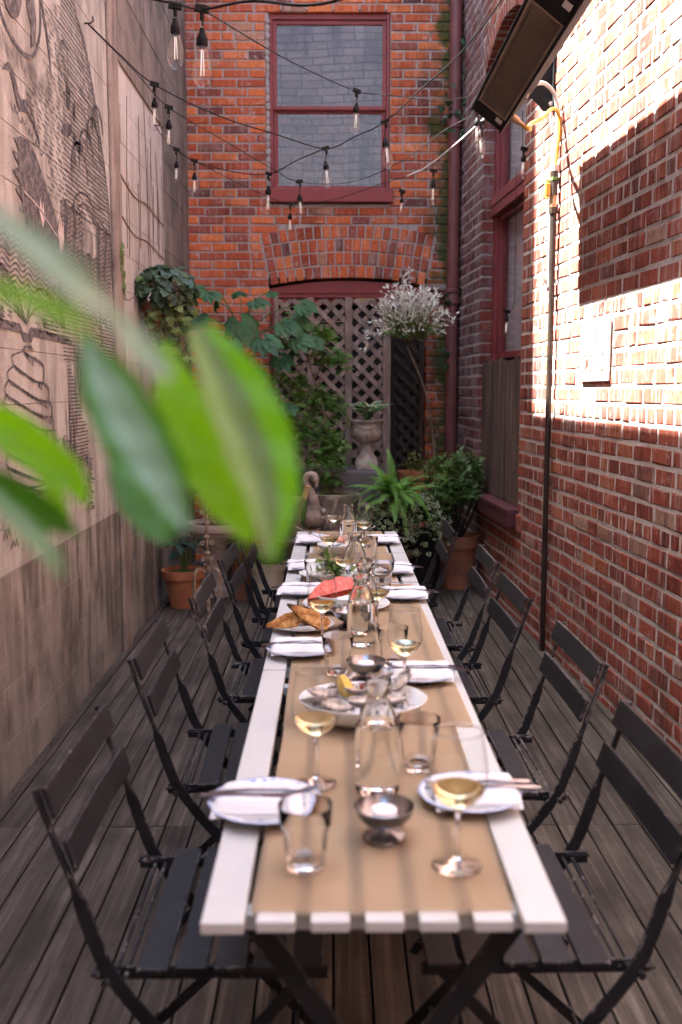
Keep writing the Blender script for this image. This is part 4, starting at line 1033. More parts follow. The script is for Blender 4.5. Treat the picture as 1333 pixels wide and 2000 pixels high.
# ================================================================ chairs
def make_chair(label, steel):
    t = thing('folding_chair', label, 'chair', (0, 0, 0), 0, 'black folding chairs along the table')
    hw2 = 0.215
    for k in range(5):
        m = MB(); x0 = 0.0 + k * 0.067
        m.bx(x0, x0 + 0.055, -0.228, 0.228, 0.421 - 0.004 * (k == 0), 0.431 - 0.003 * (k == 0)); m.build('seat_slat', steel, t, bevel=0.003)
    for s_ in (-1, 1):
        m = MB(); m.bx(-0.075, 0.33, s_ * (hw2 - 0.012) - 0.003, s_ * (hw2 - 0.012) + 0.003, 0.396, 0.4195); m.bx(-0.078, -0.03, s_ * (hw2 - 0.005) - 0.014, s_ * (hw2 - 0.005) + 0.014, 0.4115, 0.416); m.build('seat_rail', steel, t)
    for x in (-0.020, -0.040):
        m = MB(); m.tube([(x, -hw2, 0.408), (x, hw2, 0.408)], 0.0042, 6); m.build('rod', steel, t)
    for s_ in (-1, 1):
        p = bez([(-0.163, 0, 0.750), (-0.132, 0, 0.655), (-0.098, 0, 0.560), (-0.072, 0, 0.480), (-0.045, 0, 0.415), (0.02, 0, 0.325), (0.12, 0, 0.215), (0.31, 0, 0.002)], 6)
        n = len(p); wd = []; th = []
        for i in range(n):
            z = p[i].z; f = min(1.0, max(0.0, (0.575 - z) / 0.035)); wd.append(0.008 + 0.017 * f); th.append(0.015 - 0.008 * f)
        m = MB(); m.strip([(q_.x, s_ * (hw2 + 0.006), q_.z) for q_ in p], th, wd); m.build('leg', steel, t, bevel=0.0015)
        m = MB(); m.strip([(0.30, s_ * (hw2 - 0.024), 0.405), (0.16, s_ * (hw2 - 0.024), 0.245), (-0.09, s_ * (hw2 - 0.024), 0.002)], 0.006, 0.022); m.build('leg', steel, t)
        m = MB(); m.tube([(-0.052, s_ * (hw2 - 0.01), 0.405), (-0.052, s_ * (hw2 + 0.020), 0.405)], 0.007, 8); m.build('bolt', steel, t); m = MB(); m.tube([(0.152, s_ * (hw2 - 0.03), 0.236), (0.152, s_ * (hw2 + 0.016), 0.20)], 0.006, 6); m.build('bolt', steel, t)
    m = MB(); m.tube([(-0.05, -hw2, 0.05), (-0.05, hw2, 0.05)], 0.005, 6); m.build('stretcher', steel, t)
    m = MB(); m.tube([(0.26, -hw2, 0.055), (0.26, hw2, 0.055)], 0.005, 6); m.build('stretcher', steel, t)
    for (zc, x0) in ((0.728, -0.142), (0.634, -0.110)):
        def f(u, v, zc=zc, x0=x0):
            y = -0.228 + 0.456 * u; b = 0.003 * (1 - (2 * u - 1) ** 2)
            return (x0 + 0.008 - b - 0.32 * (v - 0.5) * 0.054, y, zc + (v - 0.5) * 0.054)
        m = MB(); m.grid(f, 10, 1); m.build('back_slat', steel, t, bevel=0.002, solid=0.010)
    return t
chairs = [(-0.340, 1.83, 0, 'black folding chair by the near table end, concrete wall side', 0), (-0.350, 2.635, 0.02, 'second black folding chair from the near end, concrete wall side', 0),
          (-0.300, 3.36, 0.0, 'scuffed black folding chair facing the bread plate, concrete wall side', 1), (-0.285, 4.07, -0.02, 'fourth black folding chair, before the squat stone ornament', 0),
          (-0.275, 4.68, 0.02, 'last black folding chair, before the pale pot of grass', 0),
          (0.480, 1.845, PI + 0.02, 'black folding chair by the near table end, brick wall side', 0), (0.505, 2.58, PI + 0.01, 'chipped black folding chair second along the brick wall side', 1),
          (0.470, 3.345, PI + 0.015, 'black folding chair before the foot of the gas pipe', 0), (0.480, 4.0, PI - 0.01, 'paint flecked black folding chair fourth along the brick wall side', 1),
          (0.420, 4.80, PI - 0.02, 'last black folding chair, before the big terracotta pot', 0)]
protos = [make_chair(chairs[0][3], CHB), None]
protos[0].location = chairs[0][:2] + (0,); protos[0].rotation_euler = (0, 0, chairs[0][2])
for c in chairs[1:]:
    if protos[c[4]] is None:
        protos[1] = make_chair(c[3], CHW); protos[1].location = (c[0], c[1], 0); protos[1].rotation_euler = (0, 0, c[2])
    else: dup(protos[c[4]], c[3], (c[0], c[1], 0), c[2])

# ================================================================ paper runners
def papermat():
    t = NT('kraft_paper'); p = t.pos(); n = t.noise(p, 7, 4)
    c = t.mix(t.ramp(n, [(0.3, 0.0), (0.7, 1.0)]), (0.66, 0.535, 0.385), (0.71, 0.585, 0.43))
    c = t.mix(t.ramp(t.noise(p, 230, 3), [(0.55, 0.0), (0.75, 0.25)]), c, (0.42, 0.29, 0.18))
    b = t.bsdf(c, 0.75, 0, 0.25, t.bump(t.noise(p, 5.5, 6, 0.6, 0.8), 0.45, 0.02)); tr = t.n('ShaderNodeBsdfTranslucent'); t.l(c, tr.inputs[0])
    mx = t.n('ShaderNodeMixShader'); mx.inputs[0].default_value = 0.78; t.l(b.outputs[0], mx.inputs[1]); t.l(tr.outputs[0], mx.inputs[2]); return t.done(mx)
PAP = papermat()
gaps = [(a[1], b[0]) for a, b in zip(slx[:-1], slx[1:])]
def runner(x0, x1, y0, y1, z, label, sk=0.0, seed=0):
    creases = [y0 + (y1 - y0) * c for c in ((0.21, 0.44, 0.69, 0.9) if seed == 2 else (0.33, 0.71))]
    def f(u, v):
        y = y0 + (y1 - y0) * v; x = x0 + (x1 - x0) * u + sk * (v - 0.5)
        sag = 0.0
        for a, b in gaps:
            if a < x < b: sag = 0.0016 * math.sin(PI * (x - a) / (b - a))
        w_ = 0.0011 * (mnoise.noise(Vector((x * 9, y * 3, seed))) + 1)
        for yc in creases: w_ += 0.0022 * math.exp(-((y - yc - 0.02 * (x - x0)) / 0.007) ** 2)
        return (x, y, z + w_ - sag * 0.7)
    m = MB(); m.grid(f, 60, 150); o = m.build('paper_runner', PAP, None, True); tag(o, label, 'paper runner', 'brown paper laid along the tables')
runner(-0.106, 0.250, 1.262, 2.06, 0.7205, 'brown paper sheet under the votive and bottle at the near table end', 0.012, 1)
runner(-0.110, 0.286, 1.99, 3.50, 0.7225, 'brown paper sheet under the oysters and the watermelon dish', -0.012, 2)
runner(-0.106, 0.240, 3.575, 4.19, 0.7205, 'brown paper sheet beneath the salad and the prawn bowl', 0.01, 3)
runner(-0.085, 0.235, 4.21, 4.835, 0.7205, 'brown paper sheet at the planter end of the table row', 0.008, 4)
TZ = 0.7245

# ================================================================ crockery
def china(name, blue=True):
    t = NT(name); o = t.pos(obj=True); sp = t.n('ShaderNodeSeparateXYZ'); t.l(o, sp.inputs[0])
    r = t.math('SQRT', t.math('ADD', t.math('MULTIPLY', sp.outputs[0], sp.outputs[0]), t.math('MULTIPLY', sp.outputs[1], sp.outputs[1])))
    c = (0.58, 0.61, 0.60)
    if blue:
        band = t.ramp(t.math('MULTIPLY', r, 10.0), [(0.50, 0.0), (0.56, 1.0), (0.86, 1.0), (0.90, 0.25)])
        v = t.n('ShaderNodeTexVoronoi'); v.inputs['Scale'].default_value = 62; t.l(o, v.inputs['Vector'])
        pat = t.ramp(t.math('ADD', t.noise(o, 70, 4, 0.6, 1.2), t.math('MULTIPLY', v.outputs['Distance'], -0.25)), [(0.40, 0.0), (0.47, 1.0)])
        rim = t.ramp(t.math('MULTIPLY', r, 10.0), [(0.895, 0.0), (0.91, 0.6)])
        k = t.math('MAXIMUM', t.math('MULTIPLY', band, pat), rim)
        c = t.mix(t.math('MULTIPLY', k, 1.0), c, t.mix(t.noise(o, 40, 2), (0.05, 0.10, 0.34), (0.13, 0.25, 0.55)))
    return t.done(t.bsdf(c, 0.12, 0, 0.5))
CHN = china('blue_pattern_china'); PLAIN = china('plain_white_china', False)
NAP = mat('white_linen', (0.56, 0.59, 0.61), (0.62, 0.65, 0.67), 8, 0.85, 0.25, 700, bd=0.0006)
STL = mat('cutlery_steel', (0.56, 0.60, 0.68), rough=0.16, bump=0, metal=1.0)
pm = MB(); pm.lathe([(0.0, 0.0), (0.052, 0.0), (0.056, 0.002), (0.070, 0.009), (0.0935, 0.016), (0.0940, 0.0178), (0.0915, 0.0183), (0.070, 0.0118), (0.060, 0.006), (0.0, 0.0052)], 48, fn=lambda a, r, z: 1 + (0.016 * abs(math.cos(6 * a)) if r > 0.085 else 0)); PLM = pm.mesh('plate', CHN, 50)
def napf(seed):
    q = rnd(seed); a1, a2 = q.uniform(-0.05, 0.05), q.uniform(-0.05, 0.05); m = MB()
    def f(u, v):
        x = -0.074 + 0.148 * u; y = -0.060 + 0.120 * v
        s_ = abs(v - 0.5) * 2
        h = 0.012 + 0.021 * math.exp(-((s_ - 0.55) / 0.24) ** 2) * (0.9 + 0.25 * mnoise.noise(Vector((x * 22, y * 30, seed))))
        if v in (0.0, 1.0): h = 0.006 + 0.0
        e = 1 - (2 * abs(u - 0.5)) ** 14
        h = 0.005 + (h - 0.005) * (0.55 + 0.45 * e) + 0.0026 * mnoise.noise(Vector((x * 34, y * 34, seed + 3)))
        return (x + (y * a1 if u < 0.5 else y * a2), y * (1 + 0.05 * mnoise.noise(Vector((x * 18, seed, 0)))), h)
    m.grid(f, 22, 18)
    # the folded layers showing along both long edges
    for k in (-1, 1):
        for j in range(3):
            z = 0.0065 + 0.0032 * j
            m.grid(lambda u, v, k=k, z=z, j=j: (-0.064 + 0.128 * u + 0.002 * j, k * (0.058 - 0.002 * j + 0.0045 * math.sin(v * PI)), z + 0.003 * v + 0.001 * math.sin(9 * u + j + seed)), 10, 3)
    return m.mesh('napkin', NAP, True)
NPM = [napf(k) for k in range(4)]
fk = MB()
fk.strip([(-0.098, 0, 0.0), (-0.085, 0, 0.0005), (-0.03, 0, 0.003), (0.01, 0, 0.002), (0.035, 0, 0.0015), (0.05, 0, -0.001)], [0.012, 0.014, 0.009, 0.005, 0.006, 0.019], 0.0028)
fk.strip([(0.05, 0, -0.001), (0.062, 0, -0.002), (0.068, 0, -0.0015)], [0.019, 0.0215, 0.0215], 0.0020)
for k in range(4):
    y = -0.0090 + 0.006 * k; fk.strip([(0.068, y, -0.0015), (0.085, y, 0.001), (0.099, y * 0.92, 0.004)], [0.0035, 0.0032, 0.0018], 0.0017)
FKM = fk.mesh('fork', STL, 50)
kn = MB()
kn.strip([(-0.105, 0, 0.0), (-0.095, 0, 0.0005), (-0.04, 0, 0.002), (0.0, 0, 0.002), (0.008, 0, 0.002)], [0.011, 0.015, 0.011, 0.009, 0.013], 0.0045)
kn.strip([(0.008, 0, 0.002), (0.05, 0.0, 0.002), (0.09, 0.0015, 0.002), (0.108, 0.005, 0.002)], [0.014, 0.0175, 0.0155, 0.003], 0.0016)
KNM = kn.mesh('knife', STL, 50)
settings = [  # x, y, outward side, plate label words, tilt
    (-0.113, 1.582, -1, 'by the near tumbler at the table corner'), (-0.083, 2.564, -1, 'before the bread plate'), (-0.103, 3.320, -1, 'beside the watermelon bowl, concrete wall side'),
    (-0.097, 3.781, -1, 'beside the oval salad dish'), (-0.088, 4.445, -1, 'at the last place on the concrete wall side'),
    (0.231, 1.614, 1, 'behind the near wine glass on the brick wall side'), (0.205, 2.328, 1, 'next to the votive behind the oyster bowl'), (0.232, 3.251, 1, 'beside the watermelon bowl, brick wall side'),
    (0.221, 3.714, 1, 'by the white serving dish, brick wall side'), (0.217, 4.443, 1, 'at the last place on the brick wall side')]
for i, (x, y, sd, wh) in enumerate(settings):
    q = rnd(100 + i); rz = q.uniform(-0.08, 0.08)
    pl_ = link('plate', PLM); pl_.location = (x, y, TZ); pl_.rotation_euler = (0, 0, q.uniform(0, 6)); tag(pl_, 'blue patterned white plate ' + wh, 'plate', 'blue and white plates at the places')
    if i > 1: pl_.scale = (0.92, 0.92, 1)
    np_ = link('napkin', NPM[i % 4]); np_.location = (x + 0.006 * sd, y - 0.002, TZ + 0.004); np_.rotation_euler = (0, 0, rz); tag(np_, 'folded white napkin on the plate ' + wh, 'napkin', 'white folded napkins on the plates')
    base = 0 if sd > 0 else PI
    kx = x + sd * (0.004 if sd < 0 else 0.016)
    f_ = link('fork', FKM); f_.scale = (0.93, 0.93, 0.93); f_.location = (kx, y + 0.012, TZ + 0.0265); f_.rotation_euler = (0, -0.03, base + PI + rz + 0.07); tag(f_, 'steel fork lying on the napkin ' + wh, 'fork', 'steel forks on the napkins')
    k_ = link('knife', KNM); k_.scale = (0.93, 0.93, 0.93); k_.location = (kx + sd * 0.006, y - 0.008, TZ + 0.0255); k_.rotation_euler = (0, -0.02, base + PI + rz - 0.02); tag(k_, 'steel knife lying on the napkin ' + wh, 'knife', 'steel knives on the napkins')

# ================================================================ glassware
WG = thinglass('wine_glass', (0.97, 0.975, 0.97), 0.80, 0.0, 0.50)
GL = clear('tumbler_glass', (1.0, 1.0, 1.0), 1.42); WATER = clear('bottle_glass_and_water', (0.965, 0.98, 0.96), 1.40)
def winemat():
    t = NT('white_wine'); return t.done(t.bsdf((0.93, 0.83, 0.50), 0.0, 0, 0.5, None, **{'Transmission Weight': 1.0, 'IOR': 1.33}))
WINE = winemat()
bowlp = [(0.0045, 0.082), (0.012, 0.0865), (0.025, 0.095), (0.0345, 0.106), (0.0400, 0.119), (0.0412, 0.130), (0.0395, 0.150), (0.0355, 0.175), (0.0325, 0.192), (0.0320, 0.193)]
m = MB(); m.lathe(bowlp, 32); WGB = m.mesh('bowl', WG, True)
m = MB(); m.lathe([(0.0325, 0.1915), (0.0331, 0.1925), (0.0325, 0.1935), (0.0317, 0.1925), (0.0325, 0.1915)], 32); WGR = m.mesh('rim', GL, True)
m = MB(); m.lathe([(0.0, 0.0), (0.033, 0.0), (0.0345, 0.0012), (0.033, 0.0022), (0.014, 0.0045), (0.006, 0.009), (0.0040, 0.018), (0.0036, 0.045), (0.0038, 0.070), (0.0055, 0.080), (0.0075, 0.0832), (0.0, 0.0835)], 24); WGS = m.mesh('stem', GL, True)
m = MB(); m.lathe([(0.0, 0.0835), (0.011, 0.0870), (0.0245, 0.0956), (0.0338, 0.1064), (0.0368, 0.1115), (0.0370, 0.1125), (0.0, 0.1125)], 28); WGW = m.mesh('wine', WINE, 50)
wines = [(0.181, 1.383, 1.06, 'stemmed glass of white wine before the near brick side plate'), (-0.031, 1.689, 1.06, 'stemmed glass of white wine beside the near water bottle'), (0.164, 2.227, 1.0, 'stemmed glass of white wine behind the oyster bowl'),
         (-0.03, 2.67, 1.0, 'stemmed glass of white wine in front of the toasted bread'), (0.128, 2.84, 0.97, 'stemmed glass of white wine beyond the second water bottle'), (0.036, 3.38, 1.0, 'stemmed glass of white wine between watermelon and salad'),
         (-0.015, 3.86, 1.0, 'stemmed glass of white wine by the prawn bowl'), (0.003, 4.52, 1.0, 'tallest looking wine glass at the end, concrete side of the last bottle'), (0.112, 3.88, 0.9, 'small wine glass near the white serving dish'), (0.136, 4.30, 1.0, 'wine glass at the end, brick side of the last bottle')]
for i, (x, y, s_, lab) in enumerate(wines):
    t = thing('wine_glass', lab, 'wine glass', (x, y, TZ), 0.3 * i, 'wine glasses on the table'); t.scale = (s_, s_, s_)
    link('bowl', WGB, t); link('stem', WGS, t); link('wine', WGW, t); link('rim', WGR, t)
def facet(a, r, z): return 1.0 - (0.045 * (0.5 - 0.5 * math.cos(10 * a)) if z < 0.06 else 0.0)
m = MB(); m.lathe([(0.0, 0.001), (0.026, 0.0), (0.029, 0.003), (0.0315, 0.03), (0.0335, 0.058), (0.0375, 0.066), (0.0398, 0.095), (0.0395, 0.0965), (0.0385, 0.095), (0.0358, 0.068), (0.0305, 0.058), (0.0270, 0.016), (0.022, 0.0135), (0.0, 0.013)], 40, fn=lambda a, r, z: facet(a, r, z)); TMB = m.mesh('tumbler', GL, 40)
for i, (x, y, lab) in enumerate([(-0.041, 1.381, 'clear faceted tumbler at the near table corner'), (0.156, 1.759, 'clear faceted tumbler between near bottle and oyster bowl'), (0.011, 2.373, 'clear faceted tumbler overlapping the plate before the bread'), (0.150, 2.455, 'clear faceted tumbler behind the third place on the brick side'),
                            (0.172, 3.40, 'clear faceted tumbler beyond the watermelon plate, brick side'), (-0.062, 3.43, 'clear faceted tumbler standing behind the watermelon'), (0.142, 3.98, 'clear faceted tumbler by the prawn bowl')]):
    o = link('tumbler', TMB); o.location = (x, y, TZ); o.rotation_euler = (0, 0, i); tag(o, lab, 'tumbler', 'water tumblers on the table')
def bottle_mesh(level):
    m = MB(); ro = 0.0385
    m.lathe([(0.0, 0.004), (0.026, 0.0), (0.034, 0.001), (0.0380, 0.006), (ro, 0.012), (ro, 0.108), (0.0365, 0.124), (0.030, 0.143), (0.0225, 0.157), (0.0200, 0.166), (0.0205, 0.172), (0.0235, 0.176), (0.0235, 0.192), (0.0225, 0.195), (0.0200, 0.195), (0.0190, 0.190), (0.0175, 0.168), (0.0200, 0.157), (0.0275, 0.141)] +
            ([(0.0340, 0.122), (0.0355, 0.106)] if level < 0.10 else [(0.033, 0.125)] if level < 0.125 else []) + [(0.0355 if level < 0.108 else 0.030, level + 0.001), (0.028, level), (0.0, level)], 36)
    return m.mesh('bottle', WATER, 45)
BT = [bottle_mesh(0.118), bottle_mesh(0.085)]
for i, (x, y, lv, lab) in enumerate([(0.076, 1.654, 0, 'clear water bottle behind the near metal votive'), (0.076, 2.642, 0, 'clear water bottle before the watermelon plate'), (0.090, 2.80, 1, 'clear water bottle close behind the watermelon side bottle'), (0.076, 3.42, 1, 'clear water bottle before the white serving dish'), (0.066, 4.27, 0, 'clear water bottle among the last wine glasses')]):
    o = link('water_bottle', BT[lv]); o.location = (x, y, TZ); tag(o, lab, 'water bottle', 'wide necked water bottles on the table')

# ================================================================ votives
SIL = mat('tarnished_silver', (0.10, 0.105, 0.115), (0.36, 0.38, 0.41), 22, 0.22, 0.1, 60, metal=1.0)
WAX = mat('candle_wax', (0.74, 0.72, 0.72), rough=0.45, bump=0.0)
WICK = mat('wick', (0.02, 0.018, 0.016), rough=0.9, bump=0)
m = MB(); m.lathe([(0.0, 0.0), (0.031, 0.0), (0.033, 0.002), (0.032, 0.005), (0.024, 0.008), (0.016, 0.013), (0.014, 0.017), (0.018, 0.020), (0.033, 0.027), (0.0425, 0.038), (0.0468, 0.050), (0.0475, 0.052), (0.0462, 0.0525), (0.0410, 0.040), (0.032, 0.031), (0.018, 0.0255), (0.0, 0.025)], 40, fn=lambda a, r, z: 1 + (0.008 * math.cos(24 * a) if r > 0.028 and z < 0.006 else 0)); VOT = m.mesh('holder', SIL, 50)
m = MB(); m.lathe([(0.0, 0.0262), (0.0195, 0.0262), (0.0200, 0.028), (0.0200, 0.0455), (0.0188, 0.047), (0.0, 0.0462)], 28); CAN = m.mesh('candle', WAX, 50)
m = MB(); m.tube([(0, 0, 0.046), (0.001, 0, 0.052)], 0.0009, 5); WCK = m.mesh('wick', WICK)
for i, (x, y, lab) in enumerate([(0.079, 1.476, 'footed silver votive with white candle before the near bottle'), (0.078, 2.308, 'silver votive with white candle behind the oyster bowl'), (0.045, 2.845, 'silver votive half hidden between bread plate and bottle')]):
    t = thing('votive_holder', lab, 'votive', (x, y, TZ), i * 0.6, 'silver votives on the table'); link('holder', VOT, t)
    c = link('tea_light', CAN); c.location = (x, y, TZ); tag(c, 'white tea light inside the ' + lab.replace(' with white candle', ''), 'candle', 'tea lights in the votives'); k_ = link('wick', WCK, c)

# ================================================================ food
def dispmesh(name, mt, fn, nu, nv, smooth=True):
    m = MB(); m.grid(fn, nu, nv); return m.build(name, mt, None, smooth)
# oyster bowl
m = MB()
m.lathe([(0.0, 0.004), (0.055, 0.0), (0.075, 0.004), (0.105, 0.022), (0.122, 0.047), (0.1235, 0.050), (0.1205, 0.050), (0.101, 0.027), (0.072, 0.011), (0.0, 0.009)], 48, fn=lambda a, r, z: (1 + 0.10 * math.cos(2 * a)) if r > 0.06 else 1)
ob = m.build('oyster_bowl', PLAIN, None, True); ob.location = (0.062, 2.03, TZ); tag(ob, 'big white oval bowl holding oysters and crushed ice', 'bowl')
ICE = mat('crushed_ice', (0.62, 0.64, 0.66), (0.75, 0.77, 0.79), 60, 0.15, 0.5, 140, **{'Transmission Weight': 0.35, 'IOR': 1.31})
q = rnd(12); m = MB()
for k in range(420):
    a = q.uniform(0, 6.28); r_ = 0.098 * math.sqrt(q.random()); m.blob((0.062 + r_ * math.cos(a) * 1.08, 2.03 + r_ * math.sin(a) * 0.92, TZ + 0.024 + q.uniform(0, 0.012)), (q.uniform(0.005, 0.011), q.uniform(0.005, 0.010), q.uniform(0.004, 0.008)), 5, 3, 0.5, 2, k)
tag(m.build('crushed_ice', ICE), 'crushed ice filling the oyster bowl', 'ice', kind='stuff')
def shellmat():
    t = NT('oyster_shell'); p = t.pos(); n = t.noise(p, 60, 6, 0.7, 1.0)
    return t.done(t.bsdf(t.ramp(n, [(0.32, (0.07, 0.06, 0.055)), (0.48, (0.25, 0.225, 0.20)), (0.6, (0.50, 0.47, 0.43)), (0.75, (0.68, 0.66, 0.62))]), 0.35, 0, 0.5, t.bump(n, 0.8, 0.006)))
SHL = shellmat(); FLESH = mat('oyster_flesh', (0.42, 0.34, 0.25), (0.58, 0.52, 0.43), 50, 0.12, 0.3, 60)
def oyster(seed):
    q = rnd(seed); m = MB()
    def f(u, v):
        a = 2 * PI * u; r_ = v * (0.024 + 0.004 * math.cos(a)) * (1 + 0.16 * mnoise.noise(Vector((math.cos(a) * 1.8, math.sin(a) * 1.8, seed))) + 0.07 * math.sin(13 * a + seed))
        return (r_ * math.cos(a) * 1.45, r_ * math.sin(a), 0.010 * v ** 2.2 + 0.002 * mnoise.noise(Vector((r_ * 120, a, seed))))
    m.grid(f, 28, 7); return m
omesh = []
for s_ in range(4):
    m = oyster(s_ * 3.3); o = m.build('shell', SHL, None, True, solid=0.004); omesh.append(o.data); bpy.data.objects.remove(o)
m = MB(); m.blob((0.0, 0, 0.006), (0.022, 0.014, 0.0045), 12, 7, 0.35, 3, 2); OFL = m.mesh('flesh', FLESH, True)
words_o = ['at the bowl rim beside the lemon', 'lowest beside the near bottle', 'resting against the far rim of the bowl', 'under the lemon wedge', 'on the ice toward the brick side', 'standing up on the brick side rim', 'in the middle of the bowl', 'overhanging the concrete side rim', 'tilted up behind the bottle', 'by the small dark sauce shell']
opos = [(-0.030, 2.045, 0.046, 0.5, 0.2), (0.000, 1.985, 0.040, -0.6, 0.1), (0.020, 2.10, 0.052, 0.3, -0.4), (0.045, 2.055, 0.050, 1.2, 0.1), (0.125, 2.02, 0.040, 0.2, -0.1), (0.150, 2.085, 0.058, 0.9, -0.6), (0.075, 2.075, 0.047, 2.0, 0.1), (-0.035, 2.005, 0.045, 2.6, 0.35), (0.10, 2.105, 0.055, -0.4, -0.5), (0.055, 2.01, 0.040, 0.1, 0.0)]
for k, (x, y, z, rz, ry) in enumerate(opos):
    t = thing('oyster', 'open grey oyster ' + words_o[k], 'oyster', (x, y, TZ + z), rz, 'oysters on ice in the bowl'); t.rotation_euler = (ry * 0.6, ry, rz)
    link('shell', omesh[k % 4], t).modifiers.new('t', 'SOLIDIFY').thickness = 0.004; link('flesh', OFL, t)
LEM = mat('lemon_peel', (0.75, 0.44, 0.03), (0.82, 0.55, 0.06), 30, 0.4, 0.3, 150); LEP = mat('lemon_flesh', (0.72, 0.52, 0.10), (0.80, 0.64, 0.22), 60, 0.2, 0.2, 90)
t = thing('lemon_wedge', 'yellow lemon wedge standing among the oysters', 'lemon', (0.028, 2.05, TZ + 0.058)); t.rotation_euler = (0.25, 1.15, 0.4)
m = MB(); m.grid(lambda u, v: (0.036 * math.cos(PI * v), 0.024 * math.sin(PI * v) * math.cos(0.75 * (u - 0.5) * 2), 0.024 * math.sin(PI * v) * math.sin(0.75 * (u - 0.5) * 2)), 8, 14); m.build('peel', LEM, t, True)
for s_ in (-1, 1):
    m = MB(); m.grid(lambda u, v, s_=s_: (0.036 * math.cos(PI * v), 0.0235 * u * math.sin(PI * v) * math.cos(0.75), s_ * 0.0235 * u * math.sin(PI * v) * math.sin(0.75)), 3, 14); m.build('cut_face', LEP, t, True)
m = MB(); m.blob((0, 0, 0), (0.016, 0.014, 0.008), 12, 8, 0.3, 3, 4); o = m.build('sauce_shell', mat('red_sauce', (0.10, 0.012, 0.012), (0.18, 0.03, 0.02), 60, 0.2, 0.2), None, True); o.location = (0.07, 2.06, TZ + 0.062); tag(o, 'small dark red sauce portion among the oysters', 'sauce')
# bread plate
m = MB(); m.lathe([(0.0, 0.0), (0.05, 0.0), (0.066, 0.006), (0.092, 0.014), (0.0925, 0.016), (0.066, 0.009), (0.05, 0.004), (0.0, 0.004)], 44); o = m.build('bread_plate', PLAIN, None, 50); o.location = (-0.088, 2.835, TZ); tag(o, 'white side plate carrying three toasted bread pieces', 'plate')
def breadmat():
    t = NT('toasted_bread'); o = t.pos(obj=True); n = t.noise(o, 42, 6, 0.7); sp = t.n('ShaderNodeSeparateXYZ'); t.l(o, sp.inputs[0])
    crumb = t.ramp(n, [(0.34, (0.08, 0.025, 0.006)), (0.46, (0.30, 0.125, 0.030)), (0.56, (0.44, 0.23, 0.075)), (0.72, (0.58, 0.38, 0.17))])
    crust = t.ramp(n, [(0.32, (0.09, 0.028, 0.007)), (0.52, (0.26, 0.10, 0.022)), (0.75, (0.42, 0.20, 0.055))])
    c = t.mix(t.attr('u'), crust, crumb)
    ch = t.ramp(t.math('ADD', t.math('MULTIPLY', sp.outputs[0], -7.0), t.math('SUBTRACT', n, 0.5)), [(0.20, 0.0), (0.42, 0.93)])
    c = t.mix(ch, c, (0.012, 0.008, 0.006))
    return t.done(t.bsdf(c, 0.7, 0, 0.25, t.bump(n, 0.9, 0.008)))
BRD = breadmat()
def bread(seed, L, W_, H):
    """length of baguette split along: one flat toasted cut face (+z), rounded crust below, pointed charred end at -x"""
    nu, na = 18, 10; V = []; F = []; A_ = []
    for i in range(nu + 1):
        s_ = i / nu; k = min(1.0, 0.10 + 1.25 * s_ ** 0.75) * (1 - max(0.0, (s_ - 0.86) / 0.14) ** 2 * 0.45); x = -L / 2 + L * s_
        for j in range(na + 1):
            a = PI + PI * j / na; n_ = 1 + 0.10 * mnoise.noise(Vector((x * 50, math.cos(a) * 1.5, math.sin(a) * 1.5 + seed)))
            V.append((x, W_ / 2 * k * math.cos(a) * n_, H * k * math.sin(a) * n_ + 0.004 * mnoise.noise(Vector((x * 30, seed, 0)))))
        for j in range(1, 6):
            f = -1 + 2 * j / 6; V.append((x, W_ / 2 * k * f * -1, 0.0015 + 0.0022 * mnoise.noise(Vector((x * 90, f * 3, seed)))))
    m_ = na + 1 + 5
    for i in range(nu):
        for j in range(m_):
            a = i * m_ + j; b = i * m_ + (j + 1) % m_; F.append((a, b, b + m_, a + m_)); A_.append(0.0 if j < na else 1.0)
    F.append(tuple(range(m_ - 1, -1, -1))); A_.append(0.3); F.append(tuple(nu * m_ + j for j in range(m_))); A_.append(0.8)
    m = MB(); m.v = V; m.f = F; m.a = A_
    return m.mesh('bread', BRD, 50, 'u')
for k, (L, W_, H, loc, X_, Z_, lab) in enumerate([(0.135, 0.050, 0.030, (-0.072, 2.785, TZ + 0.052), (0.93, -0.10, -0.46), (0.42, -0.72, 0.62), 'longest toasted baguette piece with charred tip leaning on top'), (0.100, 0.044, 0.028, (-0.145, 2.790, TZ + 0.030), (0.95, 0.05, 0.22), (-0.1, -0.85, 0.5), 'pale toasted baguette piece poking out past the plate'), (0.095, 0.044, 0.028, (-0.100, 2.855, TZ + 0.034), (0.9, 0.3, -0.1), (0.1, -0.6, 0.8), 'toasted baguette piece lying behind the other two')]):
    o = link('bread', bread(k * 5.1, L, W_, H)); place(o, loc, X_, Z_); tag(o, lab, 'bread', 'toasted bread pieces on the side plate')
# watermelon dish
m = MB(); m.lathe([(0.0, 0.0), (0.08, 0.0), (0.10, 0.004), (0.138, 0.014), (0.1385, 0.016), (0.10, 0.008), (0.08, 0.004), (0.0, 0.004)], 52); o = m.build('under_plate', PLAIN, None, 50); o.location = (0.042, 3.12, TZ); tag(o, 'large plain white plate under the watermelon bowl', 'plate')
m = MB(); m.lathe([(0.0, 0.001), (0.05, 0.0), (0.075, 0.010), (0.100, 0.036), (0.1015, 0.040), (0.099, 0.0405), (0.072, 0.014), (0.05, 0.006), (0.0, 0.006)], 48); o = m.build('watermelon_bowl', PLAIN, None, 50); o.location = (0.042, 3.12, TZ + 0.005); tag(o, 'wide white bowl holding watermelon salad', 'bowl')
def melonmat():
    t = NT('watermelon'); o = t.pos(obj=True); n = t.noise(o, 70, 5, 0.7)
    return t.done(t.bsdf(t.ramp(n, [(0.32, (0.50, 0.055, 0.028)), (0.52, (0.70, 0.125, 0.07)), (0.7, (0.80, 0.27, 0.18))]), 0.22, 0, 0.5, t.bump(n, 0.5, 0.004)))
